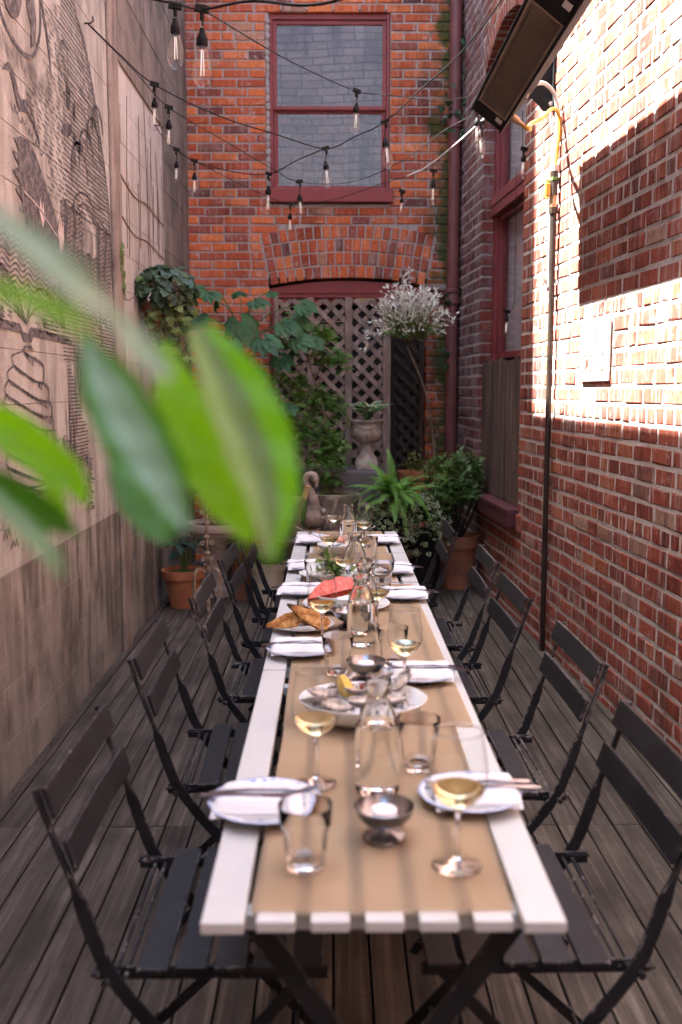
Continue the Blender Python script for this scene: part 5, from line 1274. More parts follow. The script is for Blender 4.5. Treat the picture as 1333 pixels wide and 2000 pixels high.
MEL = melonmat()
m = MB()
def fm(u, v):
    a = PI * u; r_ = 0.088 * (1 - 0.10 * math.sin(3 * a) + 0.10 * mnoise.noise(Vector((a * 2.2, 3.0, 0)))); th = 0.026
    x = -r_ * math.cos(a); z = 0.055 * math.sin(a) ** 0.8 * (0.72 + 0.42 * u + 0.16 * mnoise.noise(Vector((a * 3.5, 7.0, 0))))
    y = -th + 2 * th * v
    if v == 0 or v == 1: return (x * 0.93, y, z * 0.9 + 0.002)
    n_ = 0.006 * mnoise.noise(Vector((x * 34, y * 34, z * 34))) + 0.003 * mnoise.noise(Vector((x * 90, y * 90, z * 90))); return (x + n_, y, z + n_)
m.grid(fm, 40, 12)
for v in (0, 1): m.add([fm(i / 40, v) for i in range(41)], [tuple(range(41))])
o = m.build('watermelon_slice', MEL, None, 60); o.location = (0.005, 3.10, TZ + 0.040); o.rotation_euler = (-0.55, -0.22, 0.12); tag(o, 'pink red watermelon slab with a rough glistening face', 'watermelon')
m = MB(); m.blob((0, 0, 0), (0.034, 0.02, 0.014), 14, 8, 0.4, 3, 6); o = m.build('watermelon_cube', MEL, None, True); o.location = (0.085, 3.13, TZ + 0.045); tag(o, 'smaller watermelon chunk seen through the water bottle', 'watermelon')
m = MB(); q = rnd(17)
for k in range(160):
    m.blob((0.02 + q.gauss(0, 0.03), 3.06 + q.gauss(0, 0.012), TZ + 0.022 + q.uniform(0, 0.008)), q.uniform(0.002, 0.004), 5, 3, 0.3, 2, k)
tag(m.build('grain_crumbs', mat('toasted_grain', (0.30, 0.17, 0.08), (0.45, 0.29, 0.15), 90, 0.6)), 'brown grain crumbs under the watermelon slab', 'grain', kind='stuff')
# leaf mesh shared by herbs, salad, plants
def leaf_data(L, W_, nu=8, nv=4, curl=0.15, fold=0.25, shape=1.0, tip=1.4, lobes=0, cup=0.0, name='leaf'):
    """blade along +x from the stalk at the origin; attribute u = 0 on the midrib, 1 at the margin"""
    vs = []; us = []; fs = []
    for i in range(nu + 1):
        s_ = i / nu; x = L * s_
        wd = W_ / 2 * (math.sin(PI * min(1, s_ ** shape)) ** 0.85 if True else 0) * (1 - 0.25 * s_ ** tip)
        if lobes: wd *= 0.62 + 0.38 * abs(math.cos(lobes * PI * s_))
        for j in range(nv + 1):
            t_ = 2 * j / nv - 1
            z = -curl * L * s_ * s_ + fold * abs(t_) * wd - cup * (t_ * t_) * wd
            vs.append((x - 0.12 * W_ * abs(t_) * (1 - s_) * 0, t_ * wd, z)); us.append(abs(t_))
    for i in range(nu):
        for j in range(nv):
            a = i * (nv + 1) + j; fs.append((a, a + nv + 1, a + nv + 2, a + 1))
    return vs, fs, us
def leaf_mesh(mt, *a, **k):
    name = k.pop('name', 'leaf'); vs, fs, us = leaf_data(*a, **k); me = bpy.data.meshes.new(name); me.from_pydata(vs, [], fs); me.materials.append(mt)
    at = me.attributes.new('u', 'FLOAT', 'POINT'); at.data.foreach_set('value', us)
    me.polygons.foreach_set('use_smooth', [True] * len(me.polygons)); me.update(); return me
def scatter(items, templ, name, mt, parent=None, kind=None):
    """join many small leaves: items = [(P, X dir, up, scale)], templ = leaf_data result"""
    tv = np.array(templ[0]); tf = templ[1]; tu = templ[2]; nv = len(tv); V = []; F = []; U = []
    for i, (P, X, Z, s_) in enumerate(items):
        X = Vector(X).normalized(); Z = Vector(Z); Y = Z.cross(X)
        if Y.length < 1e-4: Y = Vector((0.3, 1, 0.2)).cross(X)
        Y.normalize(); Z = X.cross(Y); M = np.array([X, Y, Z]) * s_
        V.append(tv @ M + np.array(P)); F.extend([tuple(k + i * nv for k in f) for f in tf]); U.extend(tu)
    me = bpy.data.meshes.new(name); me.from_pydata(np.concatenate(V).tolist() if V else [], [], F); me.materials.append(mt)
    at = me.attributes.new('u', 'FLOAT', 'POINT'); at.data.foreach_set('value', U)
    me.polygons.foreach_set('use_smooth', [True] * len(me.polygons)); me.update()
    o = link(name, me, parent)
    if kind: o['kind'] = kind
    return o
def rdir(q, up=0.0):
    while True:
        v = Vector((q.uniform(-1, 1), q.uniform(-1, 1), q.uniform(-1, 1)))
        if 0.05 < v.length < 1: break
    v.normalize(); v.z += up; return v.normalized()
HERB = leafmat('herb_green', (0.035, 0.10, 0.018), (0.07, 0.17, 0.03), (0.15, 0.32, 0.04), 0.25, 90)
SAL = leafmat('salad_green', (0.05, 0.10, 0.022), (0.16, 0.22, 0.06), (0.2, 0.34, 0.06), 0.25, 90)
q = rnd(31)
scatter([((0.075 + q.gauss(0, 0.012), 3.055 + q.gauss(0, 0.008), TZ + 0.04 + q.uniform(-0.004, 0.012)), rdir(q, 0.4), rdir(q, 1), q.uniform(0.6, 1.1)) for k in range(34)], leaf_data(0.022, 0.016, 4, 2, 0.2, 0.3, lobes=2.5), 'herb_sprig', HERB)
tag(bpy.data.objects['herb_sprig'], 'green parsley sprig tucked beside the watermelon slab', 'herbs')
# salad dish
m = MB(); m.lathe([(0.0, 0.0), (0.055, 0.0), (0.075, 0.006), (0.105, 0.020), (0.106, 0.022), (0.075, 0.010), (0.055, 0.004), (0.0, 0.004)], 44, fn=lambda a, r, z: 1 + 0.10 * math.cos(2 * a)); o = m.build('salad_dish', PLAIN, None, 50); o.location = (-0.010, 3.60, TZ); tag(o, 'white oval dish of green leaf salad', 'dish')
scatter([((0.005 + q.gauss(0, 0.028), 3.595 + q.gauss(0, 0.02), TZ + 0.02 + abs(q.gauss(0, 0.020))), rdir(q, 0.5), rdir(q, 1), q.uniform(0.6, 1.3)) for k in range(90)], leaf_data(0.042, 0.022, 5, 2, 0.3, 0.3, lobes=1.5), 'salad_leaves', SAL)
tag(bpy.data.objects['salad_leaves'], 'heap of dressed green salad leaves on the oval dish', 'salad')
m = MB(); m.lathe([(0.0, 0.0), (0.06, 0.0), (0.095, 0.008), (0.097, 0.010), (0.06, 0.004), (0.0, 0.004)], 40, fn=lambda a, r, z: 1 + 0.16 * math.cos(2 * a)); o = m.build('serving_dish', PLAIN, None, 50); o.location = (0.115, 3.665, TZ); tag(o, 'empty flat white serving dish between salad and brick side plate', 'dish')
# prawn bowl with serving spoons
m = MB(); m.lathe([(0.0, 0.0), (0.035, 0.0), (0.05, 0.008), (0.078, 0.040), (0.079, 0.043), (0.076, 0.043), (0.048, 0.013), (0.0, 0.008)], 40); o = m.build('prawn_bowl', PLAIN, None, 50); o.location = (0.010, 4.14, TZ); tag(o, 'white bowl heaped with pink prawn salad', 'bowl')
PRW = mat('pink_prawn', (0.55, 0.20, 0.10), (0.70, 0.42, 0.30), 40, 0.3, 0.3, 90)
for k in range(14):
    a = q.uniform(0, 6.28); r_ = 0.045 * math.sqrt(q.random()); c = Vector((0.010 + r_ * math.cos(a), 4.14 + r_ * math.sin(a), TZ + 0.046 + q.uniform(0, 0.022)))
    m = MB(); m.tube([(0.012 * math.cos(b), 0.012 * math.sin(b), 0.001 * i) for i, b in enumerate([0.6 * j for j in range(8)])], [0.003, 0.005, 0.006, 0.0065, 0.006, 0.005, 0.004, 0.002], 7); o = m.build('prawn', PRW, None, True); o.location = c; o.rotation_euler = (q.uniform(-0.8, 0.8), q.uniform(-0.8, 0.8), q.uniform(0, 6)); tag(o, 'curled pink prawn heaped in the white bowl', 'prawn', 'prawns heaped in the white bowl')
def spoon(loc, rot, lab):
    m = MB(); m.strip([(-0.16, 0, 0.006), (-0.14, 0, 0.004), (-0.05, 0, 0.0), (0.0, 0, -0.002), (0.01, 0, -0.003)], [0.010, 0.014, 0.009, 0.006, 0.012], 0.0028)
    m.grid(lambda u, v: (0.005 + 0.055 * u, 0.019 * math.sin(PI * (0.08 + 0.92 * u)) ** 0.7 * (2 * v - 1), -0.004 - 0.010 * math.sin(PI * u) * (1 - (2 * v - 1) ** 2)), 10, 6); o = m.build('serving_spoon', STL, None, 50); o.location = loc; o.rotation_euler = rot; tag(o, lab, 'spoon')
spoon((-0.025, 4.12, TZ + 0.060), (0, 0.42, 0.35), 'steel serving spoon leaning out of the prawn bowl, concrete side')
spoon((0.045, 4.12, TZ + 0.060), (0, 0.42, PI - 0.5), 'steel serving spoon leaning out of the prawn bowl, brick side')
spoon((0.015, 3.66, TZ + 0.030), (0, 0.2, -2.25), 'steel serving spoon resting in the salad dish')
# ================================================================ pots, stone, statues and plants at the far end
TERRA = mat('terracotta', (0.30, 0.10, 0.038), (0.42, 0.165, 0.068), 9, 0.85, 0.35, 90)
BLKPOT = mat('black_pot_plastic', (0.008, 0.008, 0.008), (0.016, 0.015, 0.014), 6, 0.7, 0.1, spec=0.2)
TERRAD = mat('dark_terracotta', (0.15, 0.055, 0.028), (0.27, 0.10, 0.045), 6, 0.85, 0.35, 70)
STONE = mat('cast_stone', (0.13, 0.105, 0.082), (0.30, 0.245, 0.195), 11, 0.9, 0.6, 70, bd=0.006)
STONEP = mat('pale_cast_stone', (0.30, 0.235, 0.185), (0.44, 0.355, 0.29), 8, 0.9, 0.5, 70)
STONEG = mat('mossy_stone', (0.075, 0.078, 0.045), (0.19, 0.165, 0.115), 9, 0.92, 0.6, 60, bd=0.006)
GBLOCK = mat('grey_block', (0.085, 0.078, 0.075), (0.13, 0.12, 0.115), 5, 0.9, 0.3, 60)
MOSS = mat('moss', (0.03, 0.045, 0.006), (0.095, 0.115, 0.018), 60, 0.95, 1.0, 140, bd=0.012)
BARK = mat('bark', (0.10, 0.065, 0.04), (0.21, 0.15, 0.10), 25, 0.85, 0.5, 60)
GREENSTEM = mat('green_stem', (0.05, 0.09, 0.025), (0.09, 0.14, 0.04), 20, 0.6, 0.1)
def pot(name, label, loc, prof, mt, soil_r, soil_z, cat='pot', soil=EARTH, n=40, fn=None, parts=()):
    t = thing(name, label, cat, loc)
    m = MB(); m.lathe(prof, n, fn=fn); m.build('pot_body', mt, t, 45)
    m = MB()
    m.grid(lambda u, v: (soil_r * v * math.cos(2 * PI * u), soil_r * v * math.sin(2 * PI * u), soil_z + 0.018 * (1 - v) + 0.008 * mnoise.noise(Vector((40 * v * math.cos(6.28 * u), 40 * v * math.sin(6.28 * u), loc[0])))), 24, 6); m.build('soil', soil, t, True)
    return t
def potprof(rb, rt, h, lip=0.05, w_=0.012): return [(0.0, 0.0), (rb, 0.0), (rb + (rt - rb) * 0.8, h - lip - 0.001), (rt + w_, h - lip), (rt + w_ * 1.6, h), (rt - 0.004, h + 0.001), (rt - 0.012, h - 0.03), (rt - 0.02, h - 0.06), (0.0, h - 0.06)]
def leaves_on(t, mt_mesh, items, name='leaf'):
    for P, X, Z, s_ in items:
        o = link(name, mt_mesh, t); place(o, P, X, Z, s_)
def stems(t, paths, r, mt, name='stem'):
    m = MB()
    for p in paths: m.tube(bez(p, 5), r, 6)
    return m.build(name, mt, t, True)

# small terracotta pot with dark arrow leaves, by the concrete wall
pot('terracotta_pot', 'orange terracotta pot at the foot of the concrete wall', (-0.975, 6.40, 0.002), potprof(0.092, 0.128, 0.245, 0.055), TERRA, 0.118, 0.222, soil=MOSS)
DKL = leafmat('dark_spade_leaf', (0.012, 0.035, 0.024), (0.028, 0.065, 0.04), (0.05, 0.14, 0.04), 0.14, 12, 0.3)
t = thing('leafy_plant', 'dark green spade leaved plant in the orange terracotta pot', 'plant', (-0.975, 6.40, 0.225))
SPD = [leaf_mesh(DKL, 0.17, 0.10, 9, 4, 0.35, 0.25, 0.62), leaf_mesh(DKL, 0.14, 0.085, 9, 4, 0.5, 0.2, 0.62)]
q = rnd(6); its = []; paths = []
for k in range(12):
    a = k * 2.4; r_ = 0.03 + 0.07 * q.random(); h = 0.10 + 0.14 * q.random(); P = Vector((r_ * math.cos(a), r_ * math.sin(a), h)); paths.append([(0.01 * math.cos(a), 0.01 * math.sin(a), 0), tuple(P * 0.6 + Vector((0, 0, 0.03))), tuple(P)])
    its.append((P, (math.cos(a), math.sin(a), q.uniform(-0.1, 0.35)), (0, 0, 1), q.uniform(0.75, 1.1)))
stems(t, paths, 0.004, GREENSTEM)
for i, it in enumerate(its): leaves_on(t, SPD[i % 2], [it])

# wrought iron ornament stand
RUST = mat('flaking_iron', (0.16, 0.085, 0.045), (0.42, 0.35, 0.25), 34, 0.7, 0.4, 90)
t = thing('iron_stand', 'ornate flaking iron stand with scrolls before the stone basin', 'stand', (-0.785, 6.12, 0))
m = MB(); m.tube([(0, 0, 0.20), (0, 0, 0.60), (0.0, 0, 0.80), (0, 0, 0.95)], [0.010, 0.010, 0.008, 0.002], 8)
for z in (0.26, 0.40, 0.50, 0.585, 0.70, 0.80): m.lathe([(0.0, z - 0.014), (0.016, z - 0.008), (0.018, z), (0.015, z + 0.009), (0.0, z + 0.014)], 10)
m.build('shaft', RUST, t, True)
def scroll(c, r0, sgn, ax, n=18, turns=1.4):
    pts = []
    for i in range(n + 1):
        s_ = i / n; a = turns * 2 * PI * s_; r_ = r0 * (1 - 0.8 * s_)
        x = sgn * (r0 - r_ * math.cos(a)); z = r_ * math.sin(a)
        pts.append((c[0] + x * ax[0], c[1] + x * ax[1], c[2] + z))
    return pts
for z, r_ in ((0.885, 0.022), (0.81, 0.016), (0.765, 0.020), (0.655, 0.018), (0.46, 0.018), (0.36, 0.015)):
    for sg_ in (-1, 1):
        m = MB(); m.tube(scroll((0.008 * sg_, 0, z), r_, sg_, (1, 0.25)), 0.0042, 6); m.build('scroll', RUST, t, True)
for a in (R(-25), R(95), R(215)):
    d = (math.cos(a), math.sin(a)); m = MB(); m.strip(bez([(d[0] * x, d[1] * x, z) for x, z in ((0.008, 0.27), (0.045, 0.305), (0.085, 0.28), (0.095, 0.16), (0.105, 0.0))], 6), 0.022, 0.008, (-d[1], d[0], 0)); m.build('leg', RUST, t)
m = MB(); q = rnd(4)
for k in range(46):
    a = q.uniform(0, 6.28); z = q.choice((0.30, 0.33, 0.60, 0.62, 0.36)) + q.uniform(-0.02, 0.02); m.blob((0.055 * math.cos(a) * q.random(), 0.05 * math.sin(a) * q.random(), z), (0.008, 0.007, 0.005), 6, 4, 0.3, 2, k)
m.build('rosette', RUST, t, True)

# pale stone basin behind the iron stand
t = pot('stone_basin', 'pale round stone basin on a pedestal holding dry stems', (-0.80, 6.78, 0), [(0.0, 0.0), (0.13, 0.0), (0.13, 0.05), (0.075, 0.09), (0.065, 0.26), (0.10, 0.33), (0.16, 0.40), (0.185, 0.43), (0.188, 0.445), (0.205, 0.452), (0.212, 0.485), (0.205, 0.505), (0.185, 0.505), (0.17, 0.46), (0.0, 0.45)], STONEP, 0.175, 0.475, 'basin')
q = rnd(19)
stems(t, [[(q.uniform(-0.1, 0.1), q.uniform(-0.1, 0.1), 0.47), (q.uniform(-0.12, 0.12), q.uniform(-0.12, 0.12), 0.56 + 0.08 * q.random()), (q.uniform(-0.15, 0.18), q.uniform(-0.15, 0.1), 0.55 + 0.14 * q.random())] for k in range(26)], 0.0028, BARK, 'dry_stem')
# squat stone ornament
t = thing('stone_ornament', 'squat grey stone ornament low behind the folding chair backs', 'ornament', (-0.64, 6.86, 0))
m = MB(); m.lathe([(0, 0), (0.10, 0), (0.10, 0.03), (0.085, 0.04), (0, 0.04)], 20); m.build('base', STONE, t, 40)
m = MB(); m.blob((0, 0, 0.12), (0.095, 0.085, 0.095), 18, 12, 0.25, 3, 1); m.blob((0.01, -0.05, 0.215), (0.06, 0.055, 0.05), 14, 9, 0.25, 3, 5); m.build('carved_body', STONE, t, True)
m = MB(); m.blob((-0.02, -0.09, 0.235), 0.014, 8, 6, 0.1, 2, 1); m.blob((0.04, -0.09, 0.235), 0.014, 8, 6, 0.1, 2, 2); m.build('carved_eye', STONE, t, True)
# small fern arching by the pots, concrete side
FERN_D = leafmat('dark_fern', (0.025, 0.075, 0.014), (0.055, 0.13, 0.022), (0.12, 0.30, 0.03), 0.25, 20)
FERN = leafmat('bright_fern', (0.075, 0.20, 0.035), (0.14, 0.31, 0.060), (0.20, 0.42, 0.05), 0.28, 14)
def frond_mesh(L, W_, mt, curl, n=26, name='frond'):
    sp = [Vector((L * s_ * (1 - 0.25 * curl * s_), 0, L * (0.28 * math.sin(PI * s_ * 0.62) - curl * s_ * s_))) for s_ in [i / n for i in range(n + 1)]]
    V = []; F = []; U = []
    for i in range(1, n):
        t_ = (sp[i + 1] - sp[i - 1]).normalized(); s_ = i / n; w_ = W_ * (math.sin(PI * min(1, 0.12 + s_ * 0.88)) ** 0.7) * (1 - 0.55 * s_)
        for sd in (-1, 1):
            d = (Vector((0, sd, 0)) * 0.94 + t_ * 0.35 - Vector((0, 0, 0.12))).normalized(); b = L / n * 0.48
            p = sp[i]; o = len(V)
            V += [tuple(p - t_ * b * 0.8), tuple(p + d * w_ * 0.55 - t_ * b * 0.75), tuple(p + d * w_ + t_ * b * 0.2), tuple(p + d * w_ * 0.5 + t_ * b * 0.75), tuple(p + t_ * b * 0.7)]
            F += [(o, o + 1, o + 3, o + 4), (o + 1, o + 2, o + 3)]; U += [0, 0.6, 1, 0.6, 0]
    mb = MB(); mb.v = V; mb.f = F; mb.a = [0] * len(F)
    st = MB(); st.tube(sp, [0.0022 * (1 - 0.7 * i / n) for i in range(n + 1)], 5); mb.add(st.v, st.f)
    return mb.mesh(name, mt, False)
def fern(name, label, loc, n, L, W_, mt, seed, el=(0.1, 1.1)):
    t = thing(name, label, 'fern', loc); q = rnd(seed); lib = [frond_mesh(L, W_, mt, c) for c in (0.4, 0.65, 0.95)]
    for k in range(n):
        a = 2.399 * k + q.uniform(-0.2, 0.2); e = q.uniform(*el)
        d = (math.cos(a) * math.cos(e), math.sin(a) * math.cos(e), math.sin(e)); o = link('frond', lib[k % 3], t)
        place(o, (0.012 * math.cos(a), 0.012 * math.sin(a), 0.0), d, (-d[0] * d[2], -d[1] * d[2], 1.0 - d[2] * d[2] + 0.02), q.uniform(0.75, 1.08))
    return t
fern('fern', 'dark arching fern between stone basin and pale plastic pot', (-0.60, 6.62, 0.34), 15, 0.24, 0.034, FERN_D, 5)
pot('clay_pot', 'low dark clay pot under the arching fern, concrete side', (-0.60, 6.62, 0.0), potprof(0.07, 0.09, 0.33, 0.04), TERRAD, 0.08, 0.30)
# pale plastic pot with grass
pot('plastic_pot', 'pale beige plastic pot overflowing with thin grass', (-0.43, 6.45, 0), potprof(0.092, 0.112, 0.285, 0.05, 0.006), mat('beige_plastic', (0.40, 0.36, 0.26), (0.48, 0.43, 0.32), 5, 0.45, 0.05), 0.10, 0.255)
GRS = leafmat('thin_grass', (0.06, 0.12, 0.02), (0.13, 0.21, 0.04), (0.2, 0.4, 0.05), 0.3, 30)
q = rnd(23); its = []
for k in range(420):
    a = q.uniform(0, 6.28); r_ = 0.095 * math.sqrt(q.random()); e = q.uniform(0.5, 1.4)
    its.append(((-0.43 + r_ * math.cos(a), 6.45 + r_ * math.sin(a), 0.27), (math.cos(a) * math.cos(e), math.sin(a) * math.cos(e), math.sin(e)), (-math.cos(a), -math.sin(a), 0.6), q.uniform(0.6, 1.25)))
tag(scatter(its, leaf_data(0.19, 0.004, 7, 1, 0.55, 0.1, 0.35), 'grass_tuft', GRS), 'tuft of thin arching grass in the pale plastic pot', 'grass plant')

# wine cooler bucket on its stand, with a bottle
t = thing('wine_bucket', 'metal wine bucket on a slim stand at the table row end', 'wine bucket', (-0.232, 5.32, 0))
BKT = mat('bucket_metal', (0.36, 0.335, 0.27), (0.48, 0.45, 0.37), 5, 0.30, 0.05, metal=0.75)
m = MB(); m.lathe([(0.0, 0.60), (0.058, 0.60), (0.062, 0.605), (0.086, 0.815), (0.091, 0.82), (0.091, 0.832), (0.084, 0.832), (0.082, 0.81), (0.058, 0.63), (0.0, 0.63)], 40); m.build('bucket', BKT, t, 45)
m = MB(); m.tube([(0, 0, 0.01), (0, 0, 0.55)], 0.008, 8); m.lathe([(0.0, 0.545), (0.05, 0.55), (0.075, 0.598), (0.070, 0.598), (0.0, 0.56)], 24); m.lathe([(0, 0.0), (0.12, 0.0), (0.12, 0.008), (0.02, 0.02), (0, 0.02)], 28)
for z in (0.20, 0.33, 0.46): m.lathe([(0, z - 0.02), (0.015, z - 0.01), (0.017, z), (0.015, z + 0.01), (0, z + 0.02)], 12)
m.build('stand', mat('stand_bronze', (0.14, 0.11, 0.075), (0.25, 0.20, 0.14), 14, 0.4, 0.1, metal=0.6), t, 45)
t = thing('wine_bottle', 'green wine bottle with gold foil neck leaning in the bucket', 'bottle', (-0.215, 5.31, 0.64)); t.rotation_euler = (0.02, 0.30, 0)
m = MB(); m.lathe([(0, 0), (0.036, 0), (0.0375, 0.004), (0.0375, 0.13), (0.030, 0.165), (0.018, 0.195), (0.015, 0.205), (0, 0.205)], 24); m.build('bottle_glass', mat('green_bottle_glass', (0.04, 0.10, 0.02), (0.06, 0.13, 0.03), 5, 0.08, 0), t, 50)
m = MB(); m.lathe([(0.0155, 0.200), (0.0158, 0.262), (0.0170, 0.264), (0.0170, 0.272), (0, 0.273)], 20); m.build('foil', mat('gold_foil', (0.52, 0.38, 0.16), (0.62, 0.47, 0.22), 20, 0.35, 0.1, metal=0.5), t, 50)

# stone swan on a fluted pedestal
t = thing('swan_statue', 'carved stone swan with curled neck on a fluted pedestal', 'statue', (-0.150, 6.15, 0))
m = MB(); m.lathe([(0, 0), (0.085, 0), (0.085, 0.04), (0.06, 0.06), (0.050, 0.10), (0.046, 0.48), (0.06, 0.50), (0.072, 0.52), (0.072, 0.545), (0, 0.545)], 48, fn=lambda a, r, z: 1 - (0.05 * (0.5 + 0.5 * math.cos(12 * a)) if 0.09 < z < 0.49 else 0)); m.build('pedestal', STONEP, t, 50)
m = MB(); m.tube(bez([(0.015, -0.03, 0.60), (0.030, -0.04, 0.70), (0.018, -0.05, 0.755), (0.000, -0.055, 0.80), (-0.022, -0.06, 0.845), (-0.005, -0.065, 0.885), (0.030, -0.065, 0.885), (0.045, -0.065, 0.85)], 6), [0.045] * 6 + [0.036] * 6 + [0.030] * 6 + [0.025] * 6 + [0.023] * 6 + [0.022] * 6 + [0.024] * 6 + [0.021], 14); m.build('neck', STONE, t, True)
m = MB(); m.blob((0.03, 0.0, 0.625), (0.075, 0.10, 0.075), 20, 12, 0.12, 4, 2); m.build('body', STONE, t, True)
m = MB(); m.tube([(0.046, -0.066, 0.855), (0.046, -0.070, 0.82), (0.042, -0.072, 0.80)], [0.016, 0.010, 0.003], 8); m.build('beak', STONE, t, True)
for sg_ in (-1, 1):
    m = MB()
    for k in range(5): m.blob((0.03 + sg_ * (0.062 + 0.004 * k), -0.05 + 0.03 * k, 0.66 - 0.022 * k), (0.018, 0.045, 0.022), 10, 6, 0.1, 3, k)
    m.build('wing', STONE, t, True)

# stone bowl planter with the small maple
t = pot('stone_planter', 'wide mossy stone planter with looped handles behind the table end', (0.025, 6.75, 0), [(0, 0), (0.13, 0), (0.13, 0.10), (0.10, 0.14), (0.09, 0.40), (0.105, 0.47), (0.14, 0.53), (0.158, 0.60), (0.160, 0.66), (0.172, 0.675), (0.174, 0.705), (0.160, 0.708), (0.145, 0.66), (0, 0.65)], STONE, 0.15, 0.69, 'planter', MOSS)
for sg_ in (-1, 1):
    m = MB(); m.tube(bez([(sg_ * 0.165, -0.06, 0.685), (sg_ * 0.155, -0.10, 0.64), (sg_ * 0.150, -0.105, 0.56), (sg_ * 0.12, -0.10, 0.52)], 6), 0.011, 8); m.build('handle', STONE, t, True)
MAPL = leafmat('maple_leaf', (0.042, 0.105, 0.018), (0.10, 0.20, 0.036), (0.16, 0.36, 0.04), 0.30, 7)
q = rnd(61)
t = thing('maple_tree', 'small cut leaf maple spreading before the lattice screen', 'tree', (0.0, 6.78, 0.69))
trunk = [[(0, 0, 0), (-0.03, 0.06, 0.25), (-0.06, 0.15, 0.55), (-0.15, 0.25, 0.85), (-0.22, 0.30, 1.15)], [(-0.03, 0.06, 0.28), (0.05, 0.15, 0.42), (0.12, 0.2, 0.52)], [(-0.06, 0.15, 0.55), (-0.2, 0.2, 0.68), (-0.33, 0.25, 0.78)], [(-0.13, 0.22, 0.8), (-0.02, 0.28, 0.95), (0.06, 0.28, 0.98)], [(-0.05, 0.1, 0.4), (-0.2, 0.12, 0.48), (-0.3, 0.15, 0.5)], [(0, 0.02, 0.1), (-0.02, 0.0, 0.22), (0.06, -0.02, 0.33)]]
stems(t, trunk, 0.0075, BARK, 'trunk')
clumps = [(-0.26, 0.30, 1.20, 0.11, 0.035), (-0.10, 0.28, 1.12, 0.15, 0.04), (-0.02, 0.28, 0.96, 0.15, 0.04), (-0.33, 0.25, 0.80, 0.14, 0.04), (-0.18, 0.22, 0.70, 0.16, 0.045), (-0.04, 0.2, 0.63, 0.16, 0.05), (-0.28, 0.15, 0.52, 0.15, 0.045), (-0.10, 0.08, 0.45, 0.16, 0.05), (-0.02, 0.05, 0.36, 0.14, 0.05), (-0.05, -0.02, 0.26, 0.13, 0.04), (-0.02, -0.03, 0.12, 0.09, 0.03), (-0.35, 0.3, 1.05, 0.10, 0.03), (-0.38, 0.28, 0.62, 0.10, 0.03)]
its = []
for (x, y, z, r_, h) in clumps:
    for k in range(int(7000 * r_ * r_) + 34):
        a = q.uniform(0, 6.28); rr_ = r_ * math.sqrt(q.random()); P = Vector((x + rr_ * math.cos(a), y + rr_ * math.sin(a) * 0.8, z + q.gauss(0, h) - 0.35 * rr_ * rr_ / r_))
        base = q.uniform(0, 6.28); nl = 5
        up = rdir(q, 1.8)
        e1 = up.cross(Vector((1, 0.1, 0))).normalized(); e2 = up.cross(e1); sz = q.uniform(0.7, 1.25)
        for j in range(nl):
            b = base + (j - 2) * 0.55; dn = (e1 * math.cos(b) + e2 * math.sin(b)) - Vector((0, 0, 0.35)); its.append((P, dn, up, sz * (1 - 0.13 * abs(j - 2))))
scatter(its, leaf_data(0.050, 0.0095, 3, 1, 0.15, 0.1, 0.6), 'foliage', MAPL, t)

# grey block, urn, hosta
b_ = MB(); b_.bx(-0.28, 0.37, 7.10, 7.62, 0.0, 0.825); tag(b_.build('grey_plinth', GBLOCK, None, bevel=0.01), 'dark grey block plinth carrying the stone urn', 'plinth')
def flute(a, r, z): return 1 + (0.035 * math.cos(20 * a) if 0.205 < z < 0.27 else 0)
t = pot('stone_urn', 'footed cast stone garden urn with swag on the grey plinth', (0.245, 7.32, 0.826), [(0, 0), (0.085, 0), (0.085, 0.05), (0.080, 0.055), (0.074, 0.085), (0.060, 0.10), (0.045, 0.125), (0.040, 0.155), (0.050, 0.175), (0.052, 0.185), (0.07, 0.198), (0.105, 0.228), (0.118, 0.265), (0.112, 0.30), (0.112, 0.325), (0.128, 0.342), (0.136, 0.352), (0.136, 0.362), (0.122, 0.362), (0.105, 0.33), (0, 0.32)], mat('urn_stone', (0.22, 0.185, 0.145), (0.46, 0.39, 0.32), 14, 0.9, 0.6, 80, bd=0.006), 0.112, 0.345, 'urn', EARTH, 60, flute)
for j in range(5):
    a0 = -PI / 2 + (j - 2) * 1.256; m = MB(); m.tube([(0.118 * math.cos(a0 + s_ * 0.5), 0.118 * math.sin(a0 + s_ * 0.5), 0.322 - 0.030 * (1 - s_ * s_)) for s_ in [i / 6 for i in range(-6, 7)]], 0.005, 6); m.build('swag', bpy.data.materials['urn_stone'], t, True)
HOS = leafmat('hosta_leaf', (0.035, 0.10, 0.035), (0.07, 0.15, 0.055), (0.14, 0.32, 0.08), 0.25, 30, 0.4, edge=((0.62, 0.62, 0.42), 0.62, 0.80, 0.25, (0.6, 0.62, 0.35)))
t = thing('hosta', 'white edged hosta growing in the stone urn', 'plant', (0.245, 7.32, 1.175)); q = rnd(14); paths = []
HM_ = [leaf_mesh(HOS, 0.115, 0.078, 9, 8, 0.35, 0.2, 0.72), leaf_mesh(HOS, 0.10, 0.066, 9, 8, 0.2, 0.3, 0.75)]
for k in range(24):
    a = 2.4 * k; e = q.uniform(0.6, 1.35); r_ = q.uniform(0.06, 0.125); P = Vector((r_ * math.cos(a) * math.cos(e), r_ * math.sin(a) * math.cos(e), r_ * math.sin(e) + 0.01)); paths.append([(0, 0, 0), tuple(P * 0.5 + Vector((0, 0, 0.01))), tuple(P)])
    leaves_on(t, HM_[k % 2], [(P, (math.cos(a), math.sin(a), q.uniform(0.2, 1.2)), (-0.5 * math.cos(a), -0.5 * math.sin(a) - 0.3, 1), q.uniform(0.75, 1.1))])
stems(t, paths, 0.003, GREENSTEM)

